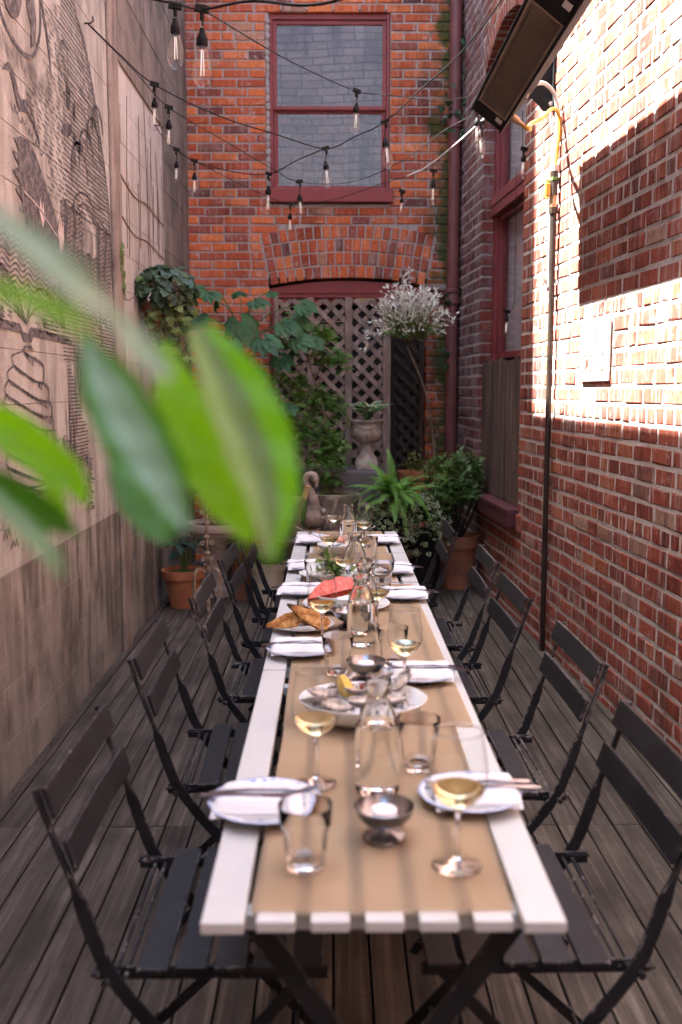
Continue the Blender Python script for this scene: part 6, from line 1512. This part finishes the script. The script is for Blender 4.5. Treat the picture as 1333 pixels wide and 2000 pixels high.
# variegated willow standard
WLW = leafmat('willow_white_leaf', (0.68, 0.68, 0.57), (0.82, 0.80, 0.75), (0.7, 0.7, 0.55), 0.2, 30)
WLG = leafmat('willow_green_leaf', (0.075, 0.13, 0.035), (0.20, 0.28, 0.10), (0.22, 0.36, 0.08), 0.25, 30)
t = thing('willow_tree', 'white leaved dappled willow on a thin curving trunk', 'tree', (0.78, 7.50, 0.30))
m = MB(); m.tube(bez([(0, 0, 0), (-0.015, -0.02, 0.55), (-0.045, -0.05, 0.85), (-0.10, -0.08, 1.10), (-0.19, -0.10, 1.32), (-0.235, -0.10, 1.42)], 8), [0.0115 - 0.00012 * i for i in range(41)], 8); m.build('trunk', BARK, t, True)
q = rnd(88); wh = []; gr = []; brp = []
cx, cyy, cz = -0.225, -0.11, 1.60
for k in range(120):
    d = rdir(q, 0.25); d.z = max(-0.35, d.z); rr_ = q.uniform(0.65, 1.0); E = Vector((cx + d.x * 0.30 * rr_, cyy + d.y * 0.24 * rr_, cz + d.z * 0.26 * rr_))
    base = Vector((cx, cyy, cz - 0.16)); mid = (base + E) / 2 + Vector((0, 0, 0.03)); brp.append([tuple(base), tuple(mid), tuple(E)]); tdir = (E - base).normalized()
    for j in range(26):
        s_ = q.uniform(0.35, 1.08); P = base.lerp(E, s_) + Vector((q.gauss(0, 0.008), q.gauss(0, 0.008), 0.05 * s_ * (1 - s_) + q.gauss(0, 0.008)))
        it = (P, tdir + rdir(q) * 0.8, rdir(q, 1.0), q.uniform(0.65, 1.15))
        (wh if (s_ * rr_ + 0.28 * d.z + q.gauss(0, 0.12)) > 0.60 else gr).append(it)
for (dx, dz) in ((0.0, 0.34), (0.31, 0.02), (-0.04, 0.30), (-0.31, -0.14)):
    for j in range(16): wh.append((Vector((cx + dx + q.gauss(0, 0.012), cyy - 0.05, cz + dz - 0.10 * (j / 16) + 0.03)), rdir(q, 0.5), rdir(q, 1), 0.9))
stems(t, brp, 0.0022, BARK, 'twig')
LT = leaf_data(0.042, 0.0135, 4, 2, 0.1, 0.2, 0.8)
scatter(wh, LT, 'white_foliage', WLW, t); scatter(gr, LT, 'green_foliage', WLG, t)
pot('clay_pot', 'dark clay pot holding the willow trunk behind the holly', (0.78, 7.50, 0), potprof(0.13, 0.17, 0.36, 0.06), TERRAD, 0.155, 0.32)

# bright fern on a black pot
pot('black_pot', 'tall black pot under the bright green fern', (0.395, 6.55, 0), potprof(0.09, 0.11, 0.66, 0.05, 0.006), BLKPOT, 0.1, 0.63)
t = fern('fern', 'bright green sword fern bursting above the table corner', (0.395, 6.48, 0.70), 34, 0.385, 0.060, FERN, 12, (-0.1, 0.85))
FU = frond_mesh(0.385, 0.060, FERN, 0.12)
for (a, e, s_) in ((2.0, 1.22, 0.9), (2.6, 0.75, 0.8), (-1.5, 0.15, 0.95), (-1.2, -0.2, 0.9), (-1.9, -0.15, 0.95), (-1.6, -0.5, 0.95), (-0.8, -0.3, 0.85), (-2.3, -0.35, 0.85), (-0.3, 0.1, 0.9), (-2.9, 0.1, 0.9)):
    d = (math.cos(a) * math.cos(e), math.sin(a) * math.cos(e), math.sin(e)); o = link('frond', FU, t); place(o, (0, 0, 0), d, (-d[0] * d[2] * 0.9, -d[1] * d[2] - 0.35, 1 - d[2] * d[2] + 0.05), s_)

# holly in the big terracotta pot
pot('terracotta_pot', 'big rust brown terracotta pot under the holly bush', (0.885, 7.02, 0.002), potprof(0.118, 0.150, 0.38, 0.085, 0.010), TERRAD, 0.135, 0.34)
HOL = leafmat('holly_leaf', (0.026, 0.075, 0.018), (0.088, 0.155, 0.036), (0.15, 0.32, 0.04), 0.18, 9, 0.30, edge=((0.13, 0.17, 0.05), 0.75, 1.0, 0.3, (0.15, 0.25, 0.05)))
HLM = [leaf_mesh(HOL, 0.066, 0.030, 8, 4, 0.25, 0.35, 0.85, lobes=3.0), leaf_mesh(HOL, 0.055, 0.027, 8, 4, 0.1, 0.4, 0.85, lobes=2.5)]
t = thing('holly_bush', 'glossy holly bush filling the corner under the board screen', 'bush', (0.885, 7.02, 0.34)); q = rnd(55)
brs = []; cnt = 0; restl = []
for k in range(150):
    d = rdir(q, 0.25); d.z = max(-0.55, d.z); rr_ = q.uniform(0.55, 1.0)
    E = Vector((-0.035 + d.x * 0.255 * rr_, -0.10 + d.y * 0.23 * rr_, 0.44 + d.z * 0.24 * rr_)); E.x = min(E.x, 0.135); base = Vector((q.uniform(-0.03, 0.03), q.uniform(-0.03, 0.03), 0.0))
    brs.append([tuple(base), tuple((base + E) / 2 + Vector((d.x * 0.05, d.y * 0.05, 0.03))), tuple(E)])
    up = (E - Vector((0, -0.05, 0.25))).normalized()
    for j in range(9):
        a = j * 2.4; e1 = up.cross(Vector((0.3, 1, 0.2))).normalized(); e2 = up.cross(e1); dn = (e1 * math.cos(a) + e2 * math.sin(a)) * 0.9 + up * (0.15 + 0.09 * j); P = E - up * 0.009 * (9 - j); s_ = q.uniform(0.7, 1.1)
        if cnt < 298 and E.y < 0.0 and j > 2: leaves_on(t, HLM[j % 2], [(P, dn, up, s_)]); cnt += 1
        else: restl.append((P, dn, up, s_))
o = scatter(restl, leaf_data(0.062, 0.028, 6, 2, 0.2, 0.35, 0.85, lobes=3.0), 'foliage', HOL, t); o['kind'] = 'stuff'
stems(t, brs[::3], 0.003, mat('dark_holly_bark', (0.02, 0.015, 0.011), (0.04, 0.03, 0.022), 25, 0.9), 'branch')

# trailing coin leaves and low shrubs between fern and holly
COIN = leafmat('coin_leaf', (0.035, 0.075, 0.03), (0.10, 0.16, 0.07), (0.15, 0.28, 0.06), 0.2, 25, 0.4, edge=((0.50, 0.52, 0.36), 0.55, 0.85, 0.35, (0.4, 0.45, 0.25)))
pot('clay_pot', 'dark pot with trailing pale edged coin leaves under the fern', (0.30, 6.85, 0), potprof(0.12, 0.15, 0.58, 0.05), BLKPOT, 0.14, 0.55)
q = rnd(71)
def trail(name, label, c, spread, n, sc, seed, drop=0.25):
    q = rnd(seed); its = []
    for k in range(n):
        a = q.uniform(0, 6.28); r_ = math.sqrt(q.random()); P = Vector((c[0] + spread[0] * r_ * math.cos(a), c[1] + spread[1] * r_ * math.sin(a), c[2] + spread[2] * (1 - r_ * r_) - drop * max(0, r_ - 0.5) * q.random() + q.gauss(0, 0.015)))
        its.append((P, rdir(q, -0.1), Vector((0, -0.6, 1)) + rdir(q) * 0.7, q.uniform(0.6, 1.2) * sc))
    tag(scatter(its, leaf_data(0.034, 0.034, 5, 4, 0.15, 0.12, 0.75), name, COIN), label, 'plant')
trail('trailing_vine', 'pale edged coin leaves trailing beneath the bright fern', (0.33, 6.42, 0.54), (0.23, 0.13, 0.10), 520, 1.0, 1, 0.5)
trail('trailing_vine', 'pale edged coin leaves between the fern and the holly', (0.60, 6.74, 0.52), (0.20, 0.18, 0.16), 460, 0.95, 2, 0.55)
SHR = leafmat('small_shrub', (0.025, 0.055, 0.014), (0.06, 0.11, 0.03), (0.12, 0.26, 0.04), 0.2, 12)
pot('clay_pot', 'middle dark pot of small leaved shrub before the holly', (0.62, 6.95, 0), potprof(0.12, 0.15, 0.42, 0.05), BLKPOT, 0.14, 0.39)
its = [(Vector((0.63 + q.gauss(0, 0.09), 6.90 + q.gauss(0, 0.08), 0.50 + abs(q.gauss(0, 0.10)))), rdir(q, 0.2), rdir(q, 0.8), q.uniform(0.7, 1.3)) for k in range(900)]
tag(scatter(its, leaf_data(0.042, 0.017, 4, 2, 0.15, 0.25, 0.85), 'low_shrub', SHR), 'small leaved dark shrub between coin leaves and holly', 'shrub')
pot('terracotta_pot', 'small reddish pot half hidden behind fern and holly', (0.62, 7.45, 0.0), potprof(0.09, 0.12, 0.80, 0.06), TERRA, 0.11, 0.77)
its = [(Vector((0.63 + q.gauss(0, 0.06), 7.36 + q.gauss(0, 0.05), 0.82 + abs(q.gauss(0, 0.05)))), rdir(q, 0.4), rdir(q, 0.8), q.uniform(0.7, 1.2)) for k in range(160)]
tag(scatter(its, leaf_data(0.04, 0.018, 4, 2, 0.15, 0.25, 0.85), 'reddish_shrub', leafmat('olive_leaf', (0.07, 0.08, 0.02), (0.13, 0.13, 0.035), (0.2, 0.25, 0.05), 0.2, 12)), 'olive green sprigs above the small reddish pot', 'shrub')
# low mossy stone bowl on the deck
def gad(a, r, z): return 1 + (0.045 * math.cos(22 * a) if 0.10 < z < 0.20 else 0)
t = pot('stone_bowl', 'low mossy stone bowl with gadrooned sides beyond the table corner', (0.52, 7.02, 0), [(0, 0), (0.11, 0), (0.11, 0.03), (0.08, 0.06), (0.10, 0.09), (0.165, 0.13), (0.180, 0.17), (0.165, 0.215), (0.185, 0.24), (0.222, 0.262), (0.230, 0.285), (0.218, 0.302), (0.185, 0.302), (0.165, 0.26), (0, 0.25)], STONEG, 0.172, 0.268, 'planter', EARTH, 66, gad)
q = rnd(30); m = MB()
for k in range(26): m.tube(bez([(q.uniform(-0.13, 0.13), q.uniform(-0.13, 0.13), 0.285), (q.uniform(-0.13, 0.13), q.uniform(-0.13, 0.13), 0.30 + 0.03 * q.random()), (q.uniform(-0.13, 0.13), q.uniform(-0.13, 0.13), 0.285)], 5), 0.004, 5)
m.build('yellow_runners', mat('sedum_stem', (0.13, 0.13, 0.04), (0.22, 0.20, 0.08), 30, 0.7), t, True)

# ivy in a wall pot on the concrete wall
WPX = (-1.045, 6.02, 1.70)
t = thing('wall_pot', 'brown clay half pot hung on the concrete wall', 'wall pot', WPX)
m = MB(); m.lathe([(0, 0.0), (0.045, 0.0), (0.075, 0.16), (0.088, 0.165), (0.090, 0.215), (0.080, 0.215), (0.07, 0.17), (0, 0.16)], 28); m.build('pot_body', TERRAD, t, 45)
m = MB(); m.bx(-0.10, -0.02, -0.008, 0.008, 0.12, 0.15); m.build('wall_bracket', RUST, t)
IVD = leafmat('ivy_leaf', (0.014, 0.034, 0.016), (0.045, 0.082, 0.034), (0.06, 0.14, 0.04), 0.12, 14, 0.32)
IVL = leafmat('pale_ivy_leaf', (0.07, 0.12, 0.03), (0.16, 0.22, 0.07), (0.22, 0.34, 0.08), 0.25, 20, 0.4)
def ivy_mesh(mt, s_):
    ol = [(0, 0), (-0.12, 0.30), (0.10, 0.48), (0.28, 0.62), (0.42, 0.36), (0.66, 0.34), (1.0, 0.0)]
    P = [(x, y) for x, y in ol] + [(x, -y) for x, y in ol[-2:0:-1]]
    vs = [(0.35 * s_, 0, 0.03 * s_)] + [(x * s_, y * s_, 0.10 * s_ * abs(y) - 0.22 * s_ * x * x) for x, y in P]; n = len(P)
    me = bpy.data.meshes.new('leaf'); me.from_pydata(vs, [], [(0, 1 + i, 1 + (i + 1) % n) for i in range(n)]); me.materials.append(mt)
    at = me.attributes.new('u', 'FLOAT', 'POINT'); at.data.foreach_set('value', [0.0] + [1.0] * n); me.update(); return me
IVM = [ivy_mesh(IVD, 0.070), ivy_mesh(IVL, 0.052), ivy_mesh(IVD, 0.055)]
t = thing('ivy', 'dark ivy mounded over the wall pot with pale trailing shoots', 'ivy', (-1.02, 6.0, 1.95)); q = rnd(47)
ivp = []
for k in range(299):
    if k < 185:
        d = rdir(q, 0.15); P = Vector((0.03 + d.x * 0.17, -0.03 + d.y * 0.16, 0.055 + d.z * 0.115)); P.x = max(P.x, -0.10)
        which = 1 if q.random() < 0.14 else (0 if q.random() < 0.6 else 2); X = d * 0.6 + Vector((0.15, -0.25, -0.75)) + rdir(q) * 0.4; Z = d + Vector((0.2, -0.5, 0.35))
    else:
        P = Vector((0.09 + q.gauss(0, 0.075), -0.05 + q.gauss(0, 0.05), -0.06 - 0.30 * q.random())); which = 1 if q.random() < 0.75 else 2; X = Vector((0.1, -0.1, -0.8)) + rdir(q) * 0.6; Z = Vector((0.3, -1, 0.4)) + rdir(q) * 0.4
    leaves_on(t, IVM[which], [(P, X, Z, q.uniform(0.75, 1.15))])
    if k % 9 == 0: ivp.append([(0.02, 0, -0.02), tuple(P * 0.6 + Vector((0.02, -0.02, 0.04))), tuple(P)])
stems(t, ivp, 0.0022, BARK)
# light shoot climbing the pilaster edge and dry runners on the pale blockwork
t = thing('ivy_shoot', 'light green ivy shoot climbing beside the concrete pilaster', 'ivy', (-1.135, 5.42, 2.0)); q = rnd(90)
for k in range(16): leaves_on(t, IVM[1], [((0.012, 0.0 + 0.05 * (k / 16) ** 2 + q.gauss(0, 0.012), 0.17 - 0.018 * k), (0.2, q.uniform(-1, 1), q.uniform(-0.8, 0.4)), (1, -0.6, 0.2), q.uniform(0.5, 0.85))])
stems(t, [[(0.006, 0.0, 0.18), (0.006, 0.02, 0.05), (0.006, 0.12, -0.10), (0.02, 0.35, -0.06)]], 0.003, BARK)
m = MB(); q = rnd(92)
for k in range(13):
    y = 5.5 + 1.4 * q.random(); z = 2.1 + 0.25 * q.random(); m.tube(bez([(LX - 0.002 + 0.004, y, z), (LX + 0.003, y + q.uniform(-0.05, 0.05), z + 0.25), (LX + 0.003, y + q.uniform(-0.08, 0.08), z + q.uniform(0.4, 0.85))], 6), 0.0022, 4)
for z in (2.30, 2.52): m.tube(bez([(LX + 0.004, 5.48, z + 0.05), (LX + 0.004, 5.9, z - 0.01), (LX + 0.004, 6.3, z + 0.01), (LX + 0.004, 6.9, z - 0.02)], 6), 0.0035, 4)
tag(m.build('dry_ivy_runner', BARK, None, True), 'thin dry ivy runners clinging to the pale blockwork', 'vine')
# big leaved fatsia
FAT = leafmat('fatsia_leaf', (0.020, 0.068, 0.028), (0.045, 0.125, 0.045), (0.12, 0.36, 0.06), 0.22, 6, 0.42)
def palm_leaf(mt, s_, lobes=7):
    V = [(0, 0, 0)]; F = []; U = [0.0]
    for k in range(lobes):
        a = (k - (lobes - 1) / 2) * 0.62; L = s_ * (1 - 0.13 * abs(k - (lobes - 1) / 2)); c, sn = math.cos(a), math.sin(a)
        base = len(V); n = 7
        for i in range(1, n + 1):
            x = i / n; w_ = 0.19 * s_ * (0.55 + 0.9 * math.sin(PI * min(1, x * 0.95)) ) * (1 - x ** 5) if i < n else 0.0
            if i == 1: w_ = 0.30 * L * x * 1.15
            for j in (-1, 0, 1):
                px_, py_ = L * x, j * w_; z = 0.045 * s_ * abs(j) * (1 if i < n else 0) - 0.30 * s_ * x * x * 0.8
                V.append((px_ * c - py_ * sn, px_ * sn + py_ * c, z)); U.append(abs(j))
        F += [(0, base, base + 1), (0, base + 1, base + 2)]
        for i in range(n - 1):
            for j in range(2): a_ = base + 3 * i + j; F.append((a_, a_ + 3, a_ + 4, a_ + 1))
    me = bpy.data.meshes.new('leaf'); me.from_pydata(V, [], F); me.materials.append(mt); at = me.attributes.new('u', 'FLOAT', 'POINT'); at.data.foreach_set('value', U)
    me.polygons.foreach_set('use_smooth', [True] * len(F)); me.update(); return me
PLF = [palm_leaf(FAT, 0.150), palm_leaf(FAT, 0.125)]
t = thing('fatsia', 'big hand leaved fatsia reaching up before the brick wall', 'plant', (-0.66, 6.95, 0)); q = rnd(3); pth = []
for i, (P, X, Z, s_) in enumerate([((0.04, -0.15, 1.855), (0.35, -0.3, -0.80), (0.2, -1, 0.35), 1.25), ((0.33, -0.12, 1.845), (0.5, -0.3, -0.35), (0.1, -0.8, 0.7), 1.1), ((0.13, -0.10, 2.00), (0.9, -0.1, -0.1), (0, -0.5, 0.9), 0.85), ((0.02, 0.0, 2.05), (-0.1, 0.3, 0.2), (0, -0.5, 0.9), 0.75), ((-0.20, -0.15, 2.07), (-0.5, -0.4, 0.0), (0.1, -0.7, 0.8), 0.95), ((-0.16, -0.2, 2.04), (0.5, -0.4, -0.25), (0, -0.6, 0.8), 0.9),
        ((-0.13, -0.1, 2.0), (-0.2, 0.4, -0.3), (0, -0.8, 0.6), 0.8), ((0.22, 0.0, 2.06), (0.7, 0.3, 0.15), (0, -0.5, 0.9), 0.7), ((0.45, -0.05, 1.98), (0.9, -0.2, -0.3), (0, -0.7, 0.7), 0.85), ((0.30, -0.02, 1.62), (0.4, -0.5, -0.5), (0, -0.7, 0.7), 1.1), ((-0.10, -0.20, 1.62), (-0.3, -0.7, -0.5), (0, -0.7, 0.7), 1.2), ((0.12, -0.2, 1.52), (0.4, -0.8, -0.5), (0, -0.6, 0.7), 1.1), ((0.42, -0.1, 1.75), (0.9, -0.3, -0.3), (0, -0.7, 0.7), 1.0),
        ((-0.2, -0.1, 1.35), (-0.4, -0.8, -0.3), (0, -0.6, 0.7), 1.2), ((0.1, -0.25, 1.25), (0.2, -0.9, -0.4), (0, -0.5, 0.8), 1.2), ((0.33, -0.12, 1.30), (0.6, -0.6, -0.4), (0, -0.5, 0.8), 1.0), ((0.20, -0.18, 1.74), (0.5, -0.5, -0.5), (0, -0.7, 0.7), 1.1), ((-0.02, -0.22, 1.72), (-0.2, -0.6, -0.6), (0, -0.8, 0.6), 1.1), ((0.40, -0.02, 1.88), (0.8, -0.2, -0.4), (0, -0.8, 0.6), 0.9), ((0.52, -0.04, 1.74), (0.7, -0.4, -0.5), (0, -0.8, 0.6), 0.9), ((-0.24, -0.18, 1.90), (-0.4, -0.5, -0.5), (0.1, -0.8, 0.6), 1.0), ((0.18, -0.12, 1.40), (0.3, -0.7, -0.5), (0, -0.7, 0.7), 1.1)]):
    leaves_on(t, PLF[i % 2], [(P, X, Z, s_)]); pth.append([(0.03, 0.0, min(1.78, P[2] - 0.15)), (P[0] * 0.5 + 0.02, P[1] * 0.4, P[2] - 0.05), P])
stems(t, pth, 0.0038, GREENSTEM, 'leaf_stalk'); stems(t, [[(0, 0, 0.1), (0.03, 0.02, 0.9), (0.03, 0.0, 1.80)], [(0, 0, 0.2), (-0.06, -0.02, 0.8), (-0.08, -0.04, 1.35)]], 0.014, BARK, 'trunk')
pot('clay_pot', 'deep dark pot at the root of the fatsia', (-0.66, 6.98, 0), potprof(0.13, 0.16, 0.20, 0.05), TERRAD, 0.15, 0.17)
# twine tied across the brick behind the fatsia
m = MB()
for z in (1.93, 1.86): m.tube([(-0.95, 8.04, z - 0.01), (-0.3, 7.93, z), (0.1, 7.91, z + 0.005)], 0.0022, 4)
tag(m.build('twine', mat('twine_fibre', (0.38, 0.26, 0.13), rough=0.9, bump=0)), 'two thin twines tied from brick wall to lattice', 'twine')
# ivy sprigs by the downpipe
t = thing('wall_ivy', 'sparse ivy sprigs growing behind the red downpipe', 'ivy', (0.97, 7.97, 2.0)); q = rnd(52)
for (x, z, n_) in ((0.045, 1.78, 12), (0.05, 1.42, 14), (-0.10, 1.38, 6), (0.05, 0.18, 6), (-0.09, -0.33, 8), (0.06, 1.05, 5), (-0.08, 0.05, 5), (0.05, 2.0, 8), (-0.09, 1.62, 8)):
    for k in range(n_): leaves_on(t, IVM[q.choice((0, 2, 2))], [((x + q.gauss(0, 0.022), -0.03 + q.uniform(-0.03, 0.03), z + q.gauss(0, 0.06)), rdir(q, -0.3), (0.1, -1, 0.3), q.uniform(0.45, 0.8))])
stems(t, [[(0.05, 0.02, -0.6), (0.055, 0.01, 0.5), (0.05, 0.01, 1.4), (0.05, 0.01, 2.2)]], 0.003, BARK)
# yellow candle on a curled white wall bracket
t = thing('candle_bracket', 'curled white iron wall bracket below a yellow candle', 'bracket', (-0.99, 6.32, 1.205))
m = MB(); m.tube(bez([(0, 0, 0), (0.01, 0, -0.05), (0.045, 0, -0.10), (0.095, 0, -0.115), (0.115, 0, -0.16), (0.085, 0, -0.185), (0.075, 0, -0.15)], 7), 0.006, 7); m.tube([(0.045, 0, -0.10), (-0.05, 0.0, -0.2), (-0.15, 0.0, -0.22)], 0.006, 6); m.lathe([(0, -0.004), (0.034, -0.002), (0.036, 0.006), (0, 0.004)], 16); m.build('bracket_arm', mat('cream_iron', (0.50, 0.42, 0.30), (0.6, 0.52, 0.4), 30, 0.6), t, True)
t = thing('pillar_candle', 'yellow pillar candle standing on the curled wall bracket', 'candle', (-0.99, 6.32, 1.212))
m = MB(); m.lathe([(0, 0), (0.027, 0), (0.028, 0.002), (0.028, 0.112), (0.025, 0.116), (0, 0.113)], 20); m.build('wax', mat('yellow_wax', (0.62, 0.48, 0.03), (0.70, 0.56, 0.05), 12, 0.4, 0), t, 45)
m = MB(); m.tube([(0, 0, 0.112), (0.001, 0, 0.124)], 0.0014, 5); m.build('wick', WICK, t)

# ================================================================ potted plant close to the camera
FG = leafmat('broad_leaf', (0.10, 0.31, 0.002), (0.14, 0.37, 0.003), (0.24, 0.68, 0.002), 0.55, 9, 0.35)
FGD = leafmat('deep_green_leaf', (0.022, 0.095, 0.007), (0.042, 0.14, 0.011), (0.07, 0.30, 0.004), 0.2, 9, 0.40)
FGT = leafmat('highlit_green_leaf', (0.15, 0.28, 0.20), (0.20, 0.34, 0.25), (0.09, 0.28, 0.09), 0.3, 9, 0.22, edge=((0.04, 0.15, 0.012), 0.40, 0.72, 0.1, (0.08, 0.32, 0.01)))  # pale teal middle is a highlight put into the leaf colour
FGM = leafmat('pale_mint_leaf', (0.20, 0.33, 0.235), (0.26, 0.39, 0.29), (0.10, 0.2, 0.08), 0.3, 9, 0.30, edge=((0.06, 0.13, 0.06), 0.45, 0.9, 0.1, (0.08, 0.2, 0.04)))
t = NT('variegated_leaf'); a = t.attr('u'); wob = t.math('ADD', a, t.math('MULTIPLY', t.math('SUBTRACT', t.noise(t.pos(), 30, 2), 0.5), 0.06))
cr = t.ramp(wob, [(0.0, (0.11, 0.22, 0.016)), (0.10, (0.19, 0.33, 0.13)), (0.26, (0.18, 0.32, 0.12)), (0.36, (0.095, 0.18, 0.072)), (0.60, (0.09, 0.17, 0.065)), (0.70, (0.11, 0.33, 0.003)), (1.0, (0.10, 0.32, 0.002))])
b = t.bsdf(cr, 0.35, 0, 0.35); tr = t.n('ShaderNodeBsdfTranslucent'); t.l(t.mix(1.0, cr, (1.5, 1.7, 0.8), 'MULTIPLY'), tr.inputs[0]); mx = t.n('ShaderNodeMixShader'); mx.inputs[0].default_value = 0.5
t.l(b.outputs[0], mx.inputs[1]); t.l(tr.outputs[0], mx.inputs[2]); FGV = t.done(mx)
fp = thing('potted_plant', 'tall potted plant with broad glossy leaves close before the table', 'plant', (-0.32, 0.55, 0.0))
def blade(name, mt, spine, wds, tilt, fold=0.12):
    o0 = Vector(fp.location); P = bez([tuple(Vector(p) - o0) for p in spine], 6); n = len(P); nv = 8; vs = []; us = []; fs = []
    for i, p in enumerate(P):
        t_ = (P[min(i + 1, n - 1)] - P[max(i - 1, 0)]).normalized(); k = i / (n - 1) * (len(wds) - 1); a = int(min(k, len(wds) - 2)); w_ = wds[a] + (wds[a + 1] - wds[a]) * (k - a)
        nn = Vector(tilt).normalized(); sd = t_.cross(nn).normalized(); nn = sd.cross(t_).normalized()
        for j in range(nv + 1):
            f = 2 * j / nv - 1; vs.append(p + sd * (f * w_ / 2) + nn * (fold * abs(f) * w_ + 0.03 * w_ * math.sin(i * 1.1 + f * 3))); us.append((1 - f) / 2 if mt is FGV else abs(f))
    for i in range(n - 1):
        for j in range(nv): a = i * (nv + 1) + j; fs.append((a, a + nv + 1, a + nv + 2, a + 1))
    me = bpy.data.meshes.new(name); me.from_pydata([tuple(v) for v in vs], [], fs); me.materials.append(mt); at = me.attributes.new('u', 'FLOAT', 'POINT'); at.data.foreach_set('value', us)
    me.polygons.foreach_set('use_smooth', [True] * len(fs)); me.update(); return link(name, me, fp)
BL = {
'A': ([(-0.0770, 0.5832, 1.4543), (-0.0572, 0.5724, 1.4192), (-0.0422, 0.5616, 1.3848), (-0.0345, 0.5508, 1.3555), (-0.0347, 0.5400, 1.3256)], [0.0150, 0.0398, 0.0419, 0.0298, 0.0039], FGV, (0.25, -1, 0.45)),
'B': ([(-0.1066, 0.6264, 1.4475), (-0.0961, 0.6156, 1.4160), (-0.0796, 0.6048, 1.3790), (-0.0649, 0.5940, 1.3521), (-0.0489, 0.5832, 1.3289)], [0.0097, 0.0285, 0.0342, 0.0275, 0.0072], FG, (0.35, -1, 0.35)),
'C': ([(-0.1328, 0.5400, 1.4464), (-0.1175, 0.5292, 1.4192), (-0.1013, 0.5184, 1.3929), (-0.0867, 0.5076, 1.3699), (-0.0738, 0.4968, 1.3489)], [0.0044, 0.0313, 0.0360, 0.0287, 0.0051], FGT, (-0.2, -1, 0.6)),
'D': ([(-0.1373, 0.3996, 1.4905), (-0.1181, 0.3996, 1.4750), (-0.0987, 0.3996, 1.4574), (-0.0833, 0.4104, 1.4400), (-0.0670, 0.4104, 1.4236)], [0.0074, 0.0164, 0.0185, 0.0177, 0.0076], FGM, (-0.2, -0.6, 1.0)),
'E': ([(-0.1952, 0.5616, 1.4078), (-0.1786, 0.5616, 1.3935), (-0.1587, 0.5508, 1.3813), (-0.1422, 0.5400, 1.3709), (-0.1343, 0.5400, 1.3569)], [0.0144, 0.0246, 0.0227, 0.0167, 0.0033], FG, (0.2, -1, 0.3)),
'F': ([(-0.1974, 0.5400, 1.3751), (-0.1812, 0.5400, 1.3654), (-0.1649, 0.5400, 1.3569), (-0.1513, 0.5400, 1.3485), (-0.1390, 0.5400, 1.3400)], [0.0167, 0.0222, 0.0208, 0.0153, 0.0028], FGD, (0.3, -1, -0.2)),
'G': ([(-0.1859, 0.5940, 1.3920), (-0.1774, 0.5940, 1.3752), (-0.1688, 0.5940, 1.3599), (-0.1626, 0.5940, 1.3460), (-0.1574, 0.5940, 1.3367)], [0.0031, 0.0104, 0.0110, 0.0086, 0.0024], FG, (0.5, -0.6, 0.6)),
'H': ([(-0.1570, 0.4536, 1.3729), (-0.1458, 0.4536, 1.3611), (-0.1368, 0.4536, 1.3516), (-0.1300, 0.4536, 1.3433), (-0.1256, 0.4536, 1.3337)], [0.0070, 0.0107, 0.0107, 0.0082, 0.0028], FGT, (0.2, -1, 0.8)),
'J': ([(-0.1415, 0.6480, 1.3894), (-0.1293, 0.6264, 1.3679), (-0.1165, 0.6156, 1.3496), (-0.1070, 0.6048, 1.3351), (-0.0991, 0.5940, 1.3272)], [0.0033, 0.0258, 0.0348, 0.0249, 0.0061], FGD, (0.4, -1, 0.1)),
'K': ([(-0.1157, 0.3240, 1.4519), (-0.1028, 0.3240, 1.4495), (-0.0916, 0.3240, 1.4455), (-0.0836, 0.3240, 1.4415), (-0.0764, 0.3240, 1.4358)], [0.0050, 0.0067, 0.0070, 0.0060, 0.0020], FG, (0.1, -1, 0.6)),
}
stp = []
for k, (sp, wd, mt_, tl) in BL.items():
    blade('leaf', mt_, sp, wd, tl); a = Vector(sp[0]) - Vector(fp.location)
    d = (Vector(sp[0]) - Vector(sp[1])).normalized(); stp.append([(-0.02, 0.0, a.z - 0.35), (min(a.x - 0.02, a.x + d.x * 0.12), a.y * 0.6, a.z - 0.02), tuple(a)])
stems(fp, [[(0, 0, 0.30), (-0.02, 0.01, 0.8), (-0.03, 0.0, 1.25), (-0.05, 0, 1.55)]], 0.008, GREENSTEM, 'trunk')
m = MB(); m.lathe(potprof(0.11, 0.15, 0.33, 0.06), 32); m.build('pot_body', TERRA, fp, 45)
